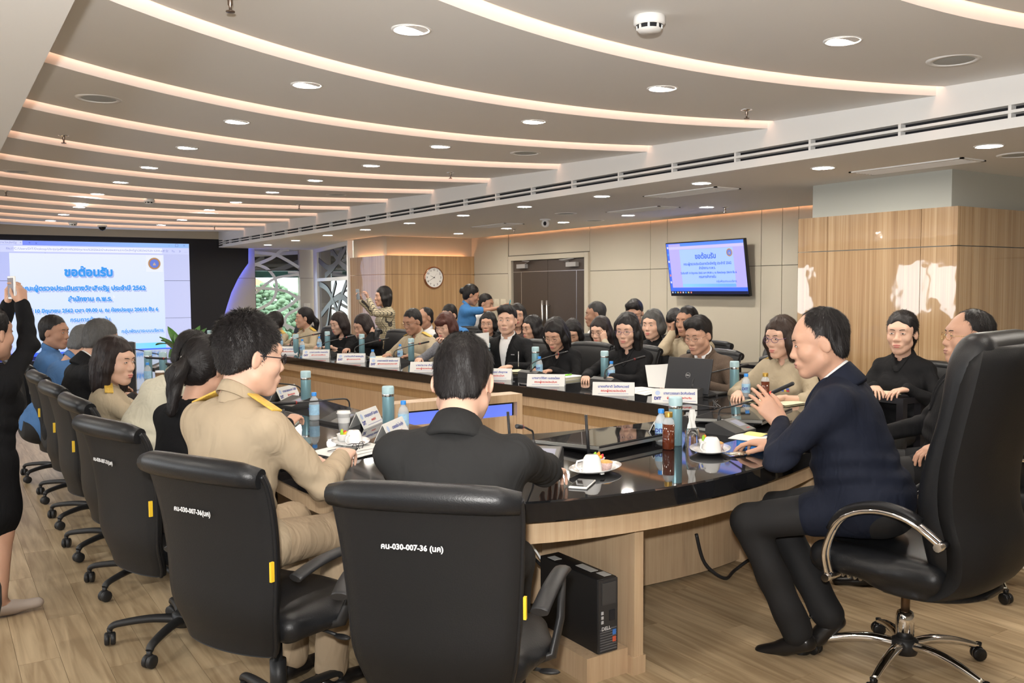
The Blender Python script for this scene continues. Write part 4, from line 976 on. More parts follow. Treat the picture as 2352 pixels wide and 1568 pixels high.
def ik(S, W, l1, l2, pole):
    S = np.asarray(S, float); W = np.asarray(W, float); d = W-S; D = np.linalg.norm(d)
    if D > (l1+l2)*.995: W = S+d*((l1+l2)*.995/D); d = W-S; D = np.linalg.norm(d)
    a = (l1*l1-l2*l2+D*D)/(2*D); hh = math.sqrt(max(l1*l1-a*a, 1e-6)); u = d/D
    p = np.asarray(pole, float); p = unit(p-u*(p @ u))
    return S+u*a+p*hh, W
def basis(fwd, nrm):
    """columns x,y,z with y=fwd and -z=palm normal"""
    y = unit(fwd); z = -np.asarray(nrm, float); z = unit(z-y*(z @ y)); x = np.cross(y, z)
    return np.stack([x, y, z], 1)
# ------------------------------------------------------------------ whole people
FACE_SETS = {}
def face_bits(down):
    """eyes, lids' dark line and brows in head space: (vf, kind)"""
    if down in FACE_SETS: return FACE_SETS[down]
    out = []
    for q in (-1, 1):
        if not down:
            e = MB(); e.ell((q*.031, .0885, .0052), (.0125, .0040, .0036), n=10, m=6); out.append((mb_vf(e), 'white'))
            e = MB(); e.ell((q*.031, .0905, .0054), (.0052, .0030, .0037), n=10, m=6); out.append((mb_vf(e), 'iris'))
        e = MB(); e.tube([(q*(.031+dx), .0908-abs(dx)*.28, .0088-dx*dx*20-.0006-(.0065 if down else 0)+(dx*dx*40 if down else 0)) for dx in (-.0145, -.008, 0, .008, .0145)], [.0008, .0016, .0018, .0017, .0009], n=6); out.append((mb_vf(e), 'iris'))
        e = MB(); e.tube([(q*.013, .0945, .0255), (q*.026, .0940, .0292), (q*.039, .0880, .0292), (q*.049, .0785, .0248)], [.0020, .0030, .0027, .0012], n=6, flat=(1, .8)); out.append((mb_vf(e), 'brow'))
    FACE_SETS[down] = out
    return out
LIPS = {}
def lips_vf():
    if 'l' in LIPS: return LIPS['l']
    e = MB(); e.ell((0, .0975, -.0628), (.0225, .0078, .0050), n=12, m=6); e.ell((0, .0960, -.0736), (.0185, .0083, .0056), n=12, m=6)
    LIPS['l'] = mb_vf(e); return LIPS['l']

SKIN = {}
def skins():
    if SKIN: return SKIN
    SKIN['light'] = skin_mat('skin_light', (.64, .40, .295)); SKIN['mid'] = skin_mat('skin_mid', (.54, .315, .22)); SKIN['tan'] = skin_mat('skin_tan', (.40, .215, .14))
    return SKIN

def person(label, at, face, sex='m', sit=True, lean=6., side=0., twist=0., head=(0, 0, 0), hs=1.07, s=1., bulk=1., skin='mid', hair=('short',), hair_col=(.012, .010, .010),
           top='jacket', top_mat=None, shirt_mat=None, bottom_mat=None, skirt=False, sleeve='long', L=None, R=None, legs=None, seat=.50, glasses=None, lips=None,
           shoe_mat=None, hd=.006, hb=.012, vneck=.16, vwide=.055, group=None, dz=0., lower=True, full=1., collar=True, epaulette=None, face_on=True, shw=1.):
    """at = pelvis position on the floor; face = heading in degrees (direction faced); wrists L/R in body space (x right, y forward, z up from the floor)"""
    root = empty('person', (at[0], at[1], dz), rad(face-90))
    tag(root, label, 'person', group)
    sk = skins()[skin]; hm = hair_mat('hair_%02d%02d%02d' % tuple(int(c*200) for c in hair_col), hair_col)
    f = sex == 'f'
    hz = (seat+.075) if sit else .86*s
    P0 = V(0, 0, hz)
    T = Rz(rad(twist)) @ Rx(-rad(lean)) @ Ry(rad(side))          # leaning forward turns +z towards +y
    tp = lambda x, y, z: P0+T @ V(x*s, y*s, z*s)
    sw = shw*(.158 if f else .178)                                  # shoulder joint half width
    bw = bulk*(.93 if f else 1.)
    SH = {'L': tp(-sw, -.012, .408), 'R': tp(sw, -.012, .408)}
    NB = tp(0, -.012, .475)                                     # neck base
    # head frame
    hy, hp, hr = [rad(a) for a in head]
    HM = Rz(rad(twist)+hy) @ Rx(-hp-rad(lean)*.35) @ Ry(hr)
    HC = NB+T @ V(0, .012, .055*s)+HM @ V(0, .022, .108*hs)
    hpnt = lambda p: HM @ (np.asarray(p)*hs)+HC
    # arms
    l1, l2 = .285*s, .245*s
    arms = {}
    for sd, spec in (('L', L), ('R', R)):
        q = -1 if sd == 'L' else 1
        d = dict(w=(q*.15, .42, .795) if sit else (q*.24, .05, .80*s), d=(-q*.35, 1, -.05) if sit else (0, .15, -1), n=(0, 0, -1) if sit else (-q, 0, 0), pose='rest', pole=(q*.75, -.35, -.75))
        if spec: d.update(spec)
        E, W = ik(SH[sd], d['w'], l1, l2, d['pole'])
        arms[sd] = dict(E=E, W=W, B=basis(d['d'], d['n']), pose=d['pose'])
    # legs
    lg = {}
    for sd in ('L', 'R'):
        q = -1 if sd == 'L' else 1
        H = P0+V(q*.088*s, .02 if sit else 0, -.005)
        if sit:
            spec = (legs or {}).get(sd, {})
            K = V(*spec.get('k', (q*(.09 if f else .125), .44*s, seat+.045))); A = V(*spec.get('a', (q*.10, .40*s, .085)))
            fd = unit(V(*spec.get('f', (q*.12, 1, -.10))))
        else:
            spec = (legs or {}).get(sd, {})
            K = H+V(0, .015, -.40*s); A = V(*spec.get('a', (q*.085, -.01, .085))); K = V(*spec.get('k', K)); fd = unit(V(*spec.get('f', (q*.15, 1, -.10))))
        lg[sd] = (H, K, A, fd)

    def torso(F, g, k=.03, arms_too=False):
        F.ell(tp(0, -.015, .02), V(.165*bw, .125*bw, .125)*s, M=T, k=k, grow=g)
        F.ell(tp(0, .012*bulk, .165), V(.150*bw, .115*bw*bulk, .150)*s, M=T, k=.05, grow=g)
        F.ell(tp(0, .006, .315), V(.163*bw, .112*bw, .165)*s, M=T, k=.05, grow=g)
        F.cone(tp(-sw*.82, -.016, .402), tp(sw*.82, -.016, .402), .058*s, .058*s, k=.05, grow=g)
        F.cone(tp(-.055, -.020, .447), tp(.055, -.020, .447), .036*s, .036*s, k=.05, grow=g)
        if f:
            for q in (-1, 1): F.ell(tp(q*.068, .082, .290), V(.066, .058, .066)*s, M=T, k=.04, grow=g)
    def arm(F, sd, g0, g1, upto=1., k=.02, cut=None):
        a = arms[sd]; S = SH[sd]
        F.cone(S, a['E'], (.049 if not f else .043)*s*bw**.5, (.040 if not f else .035)*s, k=.03, grow=g0)
        if upto > .5: F.cone(a['E'], a['W'], (.040 if not f else .036)*s, .026*s, k=.02, grow=g1)
    # bounds
    pts = [P0, NB, HC]+[SH[k] for k in 'LR']+[arms[k][j] for k in 'LR' for j in ('E', 'W')]
    lo = np.min(pts, 0)-.22; hi = np.max(pts, 0)+.20
    # ---- the body: one mesh
    J = Joined()
    lpts = [lg[k][j] for k in 'LR' for j in (0, 1, 2)]
    lo2 = np.minimum(lo, np.min(lpts, 0)-.2); hi2 = np.maximum(hi, np.max(lpts, 0)+.2)
    F = Field(lo2, hi2, .016 if lower else .016)
    torso(F, -.012)
    for sd in 'LR':
        arm(F, sd, -.008, -.003)
        H, K, A, fd = lg[sd]
        if lower:
            F.cone(H, K, .074*s, .054*s, k=.04); F.cone(K, A, .050*s, .034*s, k=.02)
            F.cone(A+V(0, 0, -.045)-fd*.02, A+V(0, 0, -.05)+fd*.12, .030, .024, k=.02)
    F.cone(NB-T @ V(0, 0, .03), HC+HM @ V(0, -.03, -.07)*hs, .050 if not f else .043, .046 if not f else .040, k=.03)
    J.add(F.mesh(1), sk)
    J.add(frame_vf(head_template(sex, hd, full), HM*hs, HC), sk)
    if face_on:
        for vf, kd in face_bits(head[1] >= 9):
            m = {'white': mat('eye_white', (.62, .58, .54), .3), 'iris': mat('eye_iris', (.015, .010, .008), .2), 'brow': hair_mat('brow', (.02, .015, .012))}[kd]
            J.add(frame_vf(vf, HM*hs, HC), m)
        J.add(frame_vf(lips_vf(), HM*hs, HC), lips or (mat('lips_f', (.50, .13, .12), .4) if f else mat('lips_m', (.36, .16, .13), .5)))
    for sd in 'LR':
        a = arms[sd]; hsz = s*(.93 if f else 1.02)
        J.add(frame_vf(hand_template(sd, a['pose'], max(.0042, hd*.8)), a['B']*hsz, a['W']), sk)
    body = J.build('body', root)
    # ---- clothes
    rr = random.Random(label); ph = [rr.random()*6.28 for _ in range(4)]
    def folds(amp):
        def fn(x, y, z):
            o = amp*(np.sin(34*z+14*x+2.2*np.sin(11*y+ph[0])+ph[1])*.6+np.sin(52*x-30*z+18*y+ph[2])*.4+.5*np.sin(23*(x+y)+41*z+ph[3]))
            for sd in 'LR':                             # sleeves crumple at the elbow and the shoulder
                a = arms[sd]
                for c, ax, r_, w_, f_ in ((a['E'], unit(a['W']-SH[sd]), .11, .0055, 95.), (SH[sd], unit(a['E']-SH[sd]), .09, .0035, 70.)):
                    dx, dy, dz_ = x-c[0], y-c[1], z-c[2]; t = dx*ax[0]+dy*ax[1]+dz_*ax[2]; d2 = dx*dx+dy*dy+dz_*dz_
                    o = o+w_*np.exp(-d2/(r_*r_))*np.sin(f_*t+2.5*np.sin(14*(x-y)+ph[2]))
            zw = P0[2]+.16*s                            # cloth gathers at the waist
            return o+.0045*np.exp(-((z-zw)/.09)**2)*np.sin(88*z+16*y+2*np.sin(13*x+ph[1]))
        return fn
    tm = top_mat or mat('suit_black', (.0105, .0105, .0115), .8, spec=.15); g = .016
    F = Field(lo, hi, hb)
    torso(F, g)
    for sd in 'LR':
        a = arms[sd]; k = .02
        if sleeve == 'long':
            arm(F, sd, .012, .013)
        elif sleeve == 'short':
            mid = SH[sd]+(a['E']-SH[sd])*.72
            F.cone(SH[sd], mid, (.052 if not f else .047)*s, (.052 if not f else .046)*s, k=.045, grow=.012)
        elif sleeve == 'half':
            mid = a['E']+(a['W']-a['E'])*.35
            F.cone(SH[sd], a['E'], .050*s, .044*s, k=.045, grow=.012); F.cone(a['E'], mid, .044*s, .040*s, k=.02, grow=.012)
    if sit:
        for sd in 'LR':                       # coat tails over the lap
            H, K, A, fd = lg[sd]; F.cone(H, H+(K-H)*(.38 if top in ('jacket', 'blazer') else .22), .092*s, .082*s, k=.05, grow=.006)
    else:
        F.cone(P0+V(0, 0, .02), P0+V(0, 0, -.10 if top in ('jacket', 'blazer') else -.04), .155*s*bw, .165*s*bw, k=.05, flat=((0, 1, 0), .72))
    F.wrinkle(folds(.0026 if top != 'tee' else .0018))
    # cut the neck hole and the opening
    nx = tp(0, -.010, .492)
    neck = lambda F, r=.055, k=.010: F.cone(nx+T @ V(0, .0, -.012), HC+HM @ V(0, -.01, -.02), r if not f else r-.005, .080, k=k, mode='s')
    neck(F)
    openv = top in ('jacket', 'blazer')
    dpt = vneck if openv else vneck*.5; wd = vwide if openv else vwide*.7
    vA = tp(0, .085, .500); vB = tp(0, .160, .500-dpt*1.4); vfl = (T @ V(0, 1, 0), 2.6)
    if openv or top in ('vneck', 'uniform'): F.cone(vA, vB, wd, .004, k=.006, mode='s', flat=vfl)
    elif top == 'scoop': F.ell(tp(0, .085, .485), V(.070, .07, .055), M=T, k=.012, mode='s')
    vf_obj({'jacket': 'jacket', 'blazer': 'blazer', 'uniform': 'uniform_shirt', 'shirt': 'shirt', 'vneck': 'blouse', 'scoop': 'blouse', 'tee': 'polo_shirt'}[top], F.mesh(1), tm, root)
    # shirt front under an open jacket
    if openv and shirt_mat:
        F = Field(tp(-.2, -.16, .0)*0+np.min([tp(-.2, -.2, .1), tp(.2, .25, .55), tp(-.2, .25, .1), tp(.2, -.2, .55)], 0)-.06, np.max([tp(-.2, -.2, .1), tp(.2, .25, .6), tp(-.2, .25, .1), tp(.2, -.2, .6)], 0)+.06, hb*.8)
        torso(F, .007)
        neck(F, .057)
        vf_obj('shirt', F.mesh(1), shirt_mat, root)
    # collar band
    if collar:
        cm = shirt_mat if (openv and shirt_mat) else tm
        h0 = min(.007, hb*.75); c0 = nx+T @ V(0, .004, .010); up = unit(.5*(T @ V(0, 0, 1))+.5*unit(HC-NB)); fw = unit(T @ V(0, 1, 0)-up*(up @ (T @ V(0, 1, 0)))); rt = np.cross(fw, up)
        r0 = (.063 if not f else .056)
        gap = {'jacket': .30, 'blazer': .30, 'uniform': .45, 'shirt': .16, 'vneck': .8, 'scoop': 2, 'tee': .35}[top]
        tip = {'scoop': 0, 'vneck': .010}.get(top, .026); ns = 28; rows = []
        for i in range(ns+1):
            t = gap+(2*PI-2*gap)*i/ns; dd = rt*math.sin(t)+fw*math.cos(t); cz = math.cos(t)
            tl = -.026*cz; e = max(0, 1-min(i, ns-i)/4.5)**1.3; hgt = .026 if not f else .020
            if openv: hgt -= .008
            pr = [(r0+.004, -.050), (r0-.003, hgt), (r0-.001, hgt+.004), (r0+.004, hgt+.002), (r0+.015+.010*e, -.010-tip*e), (r0+.012+.010*e, -.012-tip*e), (r0+.001, hgt-.004)]
            rows.append([c0+dd*r+up*(z+tl)+rt*math.copysign(.010*e, math.sin(t))*(1 if k in (4, 5) else 0) for k, (r, z) in enumerate(pr)])
        cb = MB(); cb.grid(rows)
        for k in (0, ns): cb.add(rows[k], [(1, 2, 3, 4, 5, 6), (0, 1, 6)])
        cb.build('collar', cm, root)
        if openv:                                        # turned-down coat collar round the nape
            rows = []
            for i in range(ns+1):
                t = .95+(2*PI-1.9)*i/ns; dd = rt*math.sin(t)+fw*math.cos(t); tl = -.026*math.cos(t); r1 = r0+.006
                rows.append([c0+dd*r+up*(z+tl) for r, z in ((r1, -.045), (r1-.002, .008), (r1+.002, .014), (r1+.008, .012), (r1+.036+.008*max(0, -math.cos(t)), -.050-.016*max(0, -math.cos(t))), (r1+.033+.006*max(0, -math.cos(t)), -.062-.018*max(0, -math.cos(t))), (r1+.004, -.055))])
            cb = MB(); cb.grid(rows); cb.build('coat_collar', tm, root)
        if openv:                                        # lapels lying on the jacket
            cs = [tp(x, y, z) for x in (-.15, .15) for y in (-.14, .2) for z in (.2, .56)]
            F = Field(np.min(cs, 0)-.02, np.max(cs, 0)+.02, h0)
            torso(F, g+.007); F.cone(vA+T @ V(0, -.06, .01), vB+T @ V(0, .01, 0), wd+.036, .016, k=.004, mode='i', flat=(T @ V(0, 1, 0), 3.4))
            F.cone(vA, vB, wd-.004, .004, k=.004, mode='s', flat=vfl); neck(F, .064, .004); F.plane_cut(tp(0, .030, .4), T @ V(0, -1, -.25))
            vf_obj('lapel', F.mesh(1), tm, root)
    if bottom_mat is None: bottom_mat = mat('trousers_black', (.010, .010, .011), .8, bump=(700, .08))
    if lower:
        pl = [lg[k][j] for k in 'LR' for j in (0, 1, 2)]
        F = Field(np.min(pl, 0)-.17, np.max(pl, 0)+.16, hb*1.1)
        F.ell(P0+V(0, -.02, -.0), V(.168*bw, .135*bw, .12)*s, k=.04, grow=.004)
        if skirt and not sit:
            F.cone(P0+V(0, 0, -.02), P0+V(0, .01, -.28*s), .18*s, .185*s, k=.05, flat=((0, 1, 0), .74))
        elif skirt:
            for sd in 'LR':
                H, K, A, fd = lg[sd]; F.cone(H, K, .09*s, .075*s, k=.12, grow=.004)
        else:
            for sd in 'LR':
                H, K, A, fd = lg[sd]
                F.cone(H, K, .080*s, .066*s, k=.04, grow=.004); F.cone(K, A+V(0, 0, .01), .064*s, .062*s, k=.025)
                F.plane_cut(V(0, 0, .045), V(0, 0, -1))
        F.wrinkle(folds(.0024))
        vf_obj('skirt' if skirt else 'trousers', F.mesh(1), bottom_mat, root)
        for sd in 'LR':
            H, K, A, fd = lg[sd]; sm = shoe_mat or mat('shoe_black', (.012, .011, .011), .28, spec=.6)
            F = Field(A-.2, A+.2, .008); b = V(A[0], A[1], A[2]-.050)
            F.cone(b-fd*.045, b+fd*.15, .036, .030, k=.02, flat=((0, 0, 1), .8)); F.cone(b+V(0, 0, .02)-fd*.03, b+fd*.05, .035, .03, k=.03)
            F.cone(A+V(0, 0, .03), A, .036, .038, k=.02, mode='s')
            if fd[2] > -.3: F.plane_cut(V(0, 0, max(.001, A[2]-.085)), V(0, 0, -1), .004)
            vf_obj('shoe', F.mesh(1), sm, root)
    # ---- hair
    if hair:
        hv = hair_template(hair, max(.005, hd)); jh = Joined(); jh.add(frame_vf(hv, HM*hs, HC), hm)
        ns_ = 15000 if hd < .0045 else (6000 if hd < .006 else 2200)
        kd_ = 'spiky' if hair[0] == 'spiky' else ('short' if hair[0] in ('short', 'thin', 'side') else ('back' if hair[0] in ('pony', 'bun') else 'long'))
        jh.add(frame_vf(strands(hv, ns_, kd_, len(label)), HM*hs, HC), hm); jh.build('hair', root)
    if glasses:
        g_ = MB(); rim = glasses.get('r', .0011); y0 = .108; wd = glasses.get('w', .0225); hh = glasses.get('h', .0165)
        for q in (-1, 1):
            g_.tube([(q*.032+wd*math.cos(a)*(1 if abs(math.cos(a)) < .9 else 1), y0-.010*abs(q*.032+wd*math.cos(a))/.055, .002+hh*math.sin(a)) for a in np.linspace(0, 2*PI, 17)[:-1]], rim, n=5, closed=True)
            g_.tube([(q*.0555, y0-.010, .006), (q*.074, .070, .006), (q*.0795, .0, .007), (q*.080, -.02, -.008)], rim, n=5)
        g_.tube([(-.010, y0-.001, .005), (0, y0+.001, .008), (.010, y0-.001, .005)], rim, n=5)
        vf = mb_vf(g_); vf_obj('glasses', frame_vf(vf, HM*hs, HC), glasses['m'], root)
    if epaulette:
        for q in (-1, 1):
            e = MB(); a0 = tp(q*.070, -.018, .508); a1 = tp(q*(sw+.022), -.014, .458)
            ax = unit(a1-a0); ay = unit(np.cross(T @ V(0, 0, 1), ax)); az = np.cross(ax, ay); e.rbox((a0+a1)/2+az*.012, (np.linalg.norm(a1-a0)*.94, .046, .008), .003, M=np.stack([ax, ay, az], 1), n=2)
            e.build('epaulette', epaulette, root)
    return dict(root=root, tp=tp, T=T, HM=HM, HC=HC, arms=arms, NB=NB, SH=SH, hpnt=hpnt, P0=P0, lg=lg)
# ------------------------------------------------------------------ chairs
M_leather = mat('black_leather', (.011, .0115, .013), .38, bump=(240, .10), spec=.42)
M_leather2 = mat('black_leather_back', (.0125, .0125, .0132), .52, bump=(240, .10), spec=.28)
M_nylon = mat('black_nylon', (.020, .020, .021), .45, bump=(500, .05))
M_yellow = mat('yellow_tag', (.80, .52, .03), .5); M_mark = mat('paint_mark', (.70, .70, .70), .7)
def spline(P, per=8):
    P = [np.array(p, float) for p in P]; C = []
    for i in range(len(P)-1):
        p0, p1, p2, p3 = P[max(i-1, 0)], P[i], P[i+1], P[min(i+2, len(P)-1)]
        for t in np.linspace(0, 1, per+1)[:-1]: C.append(.5*((2*p1)+(-p0+p2)*t+(2*p0-5*p1+4*p2-p3)*t*t+(-p0+3*p1-3*p2+p3)*t**3))
    C.append(P[-1]); return C
def star_base(r, m_leg, m_wheel, R=.30, chrome=False, turn=.3):
    hub = MB().lathe([(0, .062), (.045, .062), (.052, .085), (.050, .115), (.034, .125), (0, .125)], n=20, cap=False).build('hub', m_leg if not chrome else M_nylon, r)
    for k in range(5):
        a = turn+2*PI*k/5; ca, sa = math.cos(a), math.sin(a); leg = MB()
        if chrome: pts = [(.03, .098), (.12, .105), (.22, .092), (R-.01, .062)]; rr = [.020, .021, .019, .014]
        else: pts = [(.03, .092), (.14, .100), (R-.03, .088), (R, .070)]; rr = [.026, .021, .018, .016]
        leg.tube([(ca*x, sa*x, z) for x, z in spline([(p[0], p[1]) for p in pts], 5)], list(np.interp(np.linspace(0, 3, 16), range(4), rr)), 10, flat=(1, .85) if chrome else (1, .78)); lo = leg.build('leg', M_chrome if chrome else m_leg, r)
        c = MB(); b = a+1.1*k; cb, sb = math.cos(b), math.sin(b); p = V(ca*R, sa*R, 0); ax = np.stack([V(-sb, cb, 0), V(0, 0, 1), V(cb, sb, 0)], 1)
        for q in (-1, 1): c.lathe([(0, .0), (.022, .0), (.027, .004), (.027, .016), (.022, .020), (0, .020)], c=p+V(cb, sb, 0)*(q*.012-.010)+V(0, 0, .0275), n=16, M=ax, cap=False)
        c.lathe([(.010, .045), (.012, .072)], c=p, n=10); c.box(p+V(0, 0, .045), (.016, .026, .016), rz=b); c.build('caster', m_wheel, r)
    return hub
def task_chair(name='task_chair'):
    """mid-back leather conference chair; faces +y, seat top .47, back top .98"""
    r = empty(name)
    star_base(r, M_nylon, M_nylon)
    g = MB(); g.lathe([(.028, .10), (.028, .24), (.016, .24), (.016, .37)], n=16); g.build('gas_lift', M_nylon, r)
    MB().bbox((-.09, -.12, .365), (.09, .10, .40)).build('tilt_box', M_nylon, r)
    lv = MB(); lv.tube([(.09, 0, .38), (.20, .02, .372), (.25, .02, .368)], .006, 8); lv.ell((.275, .02, .366), (.035, .016, .008), 10, 6); lv.build('lever', M_nylon, r)
    # seat: rounded cushion with a waterfall front
    F = Field((-.29, -.28, .36), (.29, .30, .52), .012)
    F.ell((0, .03, .43), (.285, .235, .060), k=.01); F.cone((-.17, .18, .425), (.17, .18, .425), .042, .042, k=.03); F.cone((-.18, -.14, .43), (.18, -.14, .43), .040, .040, k=.03); F.cone((-.20, -.13, .43), (-.20, .17, .43), .042, .042, k=.03); F.cone((.20, -.13, .43), (.20, .17, .43), .042, .042, k=.03)
    vf_obj('seat', F.mesh(1), M_leather, r)
    # backrest: tapered slab, rolled over at the top
    prof = [(.44, -.235, .19), (.40, -.232, .20), (.52, -.262, .228), (.68, -.268, .240), (.82, -.285, .250), (.92, -.310, .256), (.965, -.330, .256)]
    prof = [(.36, -.222, .185), (.40, -.228, .200), (.50, -.255, .226), (.64, -.258, .238), (.78, -.272, .248), (.90, -.300, .256), (.955, -.328, .258)]
    rows = []; nu = 14
    ctr = [np.array(p) for p in prof]; C = spline(ctr, 4)
    for z, y, w_ in C:
        row = []
        for i in range(nu+1):
            u = -1+2*i/nu; cx = w_*u*(1-.0*u*u); row.append((cx, y+.030*u*u, z))
        rows.append(row)
    def slab(d0, d1, inset):
        out = []
        for row, (z, y, w_) in zip(rows, C): out.append([(x*(1-inset), yy+d0, zz) for x, yy, zz in row])
        return out
    th = .062
    sec = []
    for k, (row, (z, y, w_)) in enumerate(zip(rows, C)):
        front = [(x, yy+th*.5*(1-.35*abs(2*i/nu-1)**4), zz) for i, (x, yy, zz) in enumerate(row)]
        back = [(x, yy-th*.42*(1-.25*abs(2*i/nu-1)**4), zz) for i, (x, yy, zz) in enumerate(row)][::-1]
        sd = [(w_+.010, row[-1][1], row[-1][2])]; sd2 = [(-w_-.010, row[0][1], row[0][2])]
        sec.append(front+sd+back+sd2)
    m = MB(); loops = [list(s_)+[s_[0]] for s_ in sec]; m.grid(loops); nn = len(sec[0])
    m.f.append(tuple(range(nn))[::-1]); m.sm.append(False)
    bk = m.build('backrest', M_leather2, r)
    # rolled top
    t = MB(); t.tube([(x*1.0, y, z) for x, y, z in [(-.262, -.300, .945), (-.2, -.318, .953), (-.1, -.333, .957), (0, -.338, .958), (.1, -.333, .957), (.2, -.318, .953), (.262, -.300, .945)]], [.030, .038, .040, .040, .040, .038, .030], 14); t.build('top_roll', M_leather, bk)
    for q in (-1, 1):
        t = MB(); t.tube([(q*(w_+.006), y+.026, z) for z, y, w_ in C], .008, 6); t.build('piping', M_leather, bk)
    for q in (-1, 1):
        a = MB(); P = [(q*.30, .12, .645), (q*.305, .02, .662), (q*.30, -.10, .655), (q*.29, -.20, .625)]
        a.tube(spline(P, 5), [.020]*16, 10, flat=(1.35, .62)); pad = a.build('armrest', M_nylon, r)
        p = MB(); p.tube([(q*.302, .10, .635), (q*.305, .05, .52), (q*.29, .0, .425), (q*.20, -.02, .395)], [.017, .018, .019, .018], 10, flat=(.7, 1.3)); p.build('arm_post', M_nylon, pad)
    MB().bbox((.262, -.275, .63), (.270, -.262, .69)).build('tag', M_yellow, r)
    return r
def exec_chair(name='executive_chair'):
    """high-back leather chair with chrome loop arms; faces +y"""
    r = empty(name)
    star_base(r, M_nylon, mat('caster_black', (.012, .012, .013), .25), R=.335, chrome=True, turn=.75)
    MB().lathe([(.034, .12), (.036, .20), (.030, .225), (.022, .23)], n=18).build('lift_sleeve', M_chrome, r); MB().lathe([(.017, .22), (.017, .34)], n=14).build('gas_lift', mat('lift_bronze', (.16, .10, .06), .35, .8), r)
    MB().bbox((-.08, -.14, .325), (.08, .12, .375)).build('tilt_box', M_nylon, r)
    sp = MB(); sp.tube([(-.05+.022*math.cos(a), .14+.05*a/6.28/2.0, .345+.022*math.sin(a)) for a in np.linspace(0, 2*PI*4, 60)], .005, 6); sp.build('spring', M_metal, r)
    F = Field((-.33, -.34, .33), (.33, .36, .56), .012)
    F.ell((0, .02, .45), (.30, .30, .072), k=.01); F.cone((-.20, .22, .435), (.20, .22, .435), .055, .055, k=.03); F.cone((-.22, -.2, .45), (-.22, .22, .45), .055, .055, k=.03); F.cone((.22, -.2, .45), (.22, .22, .45), .055, .055, k=.03); F.ell((0, -.1, .38), (.27, .24, .035), k=.03)
    vf_obj('seat', F.mesh(1), M_leather, r)
    # shell: outer skin of the back, from under the seat up to the head
    pts = [(.36, -.10, .23), (.38, -.24, .25), (.46, -.335, .262), (.58, -.345, .270), (.70, -.315, .272), (.84, -.315, .275), (1.0, -.345, .278), (1.14, -.375, .276), (1.24, -.39, .262), (1.29, -.38, .215)]
    C = spline(pts, 4); nu = 12; m = MB(); rows = []
    for k, (z, y, w_) in enumerate(C):
        bk = [(w_*(-1+2*i/nu), y-.045+.055*(-1+2*i/nu)**4+.02*(-1+2*i/nu)**2, z) for i in range(nu+1)]; fr_ = [(x*.97, yy+.055, zz) for x, yy, zz in bk][::-1]; rows.append(bk+fr_+[bk[0]])
    m.grid(rows); m.f.append(tuple(range(2*nu+2))); m.sm.append(False); e = (len(rows)-1)*(2*nu+3); m.f.append(tuple(e+i for i in range(2*nu+2))[::-1]); m.sm.append(False)
    m.build('back_shell', M_leather2, r)
    F = Field((-.33, -.50, .42), (.33, .02, 1.40), .014)
    prev = None
    for z, y, w_, t in spline([(.50, -.235, .22, .065), (.60, -.225, .235, .080), (.72, -.210, .245, .082), (.86, -.225, .25, .07), (1.0, -.260, .255, .062), (1.13, -.290, .258, .068), (1.22, -.305, .25, .070), (1.275, -.315, .22, .055)], 4):
        F.cone((-w_+t, y, z), (w_-t, y, z), t, t, k=.03)
    vf_obj('back_cushion', F.mesh(1), M_leather, r)
    for q in (-1, 1):
        P = spline([(q*.315, .155, .40), (q*.325, .165, .50), (q*.335, .10, .63), (q*.335, -.02, .685), (q*.33, -.15, .675), (q*.31, -.26, .60)], 6)
        a = MB(); a.tube(P, .0105, 10); a.tube([(p[0]-q*.028, p[1], p[2]) for p in P], .0105, 10); arm = a.build('arm_loop', M_chrome, r)
        p = MB(); p.tube([(x-q*.014, y, z+.020) for x, y, z in P[9:27]], .022, 10, flat=(1.2, .7)); p.build('arm_pad', M_leather, arm)
        MB().tube([(q*.24, .155, .395), (q*.335, .155, .395)], .016, 10).build('arm_bolt', M_chrome, arm); MB().tube([(q*.24, -.26, .60), (q*.335, -.26, .60)], .015, 10).build('arm_bolt', M_chrome, arm)
    return r
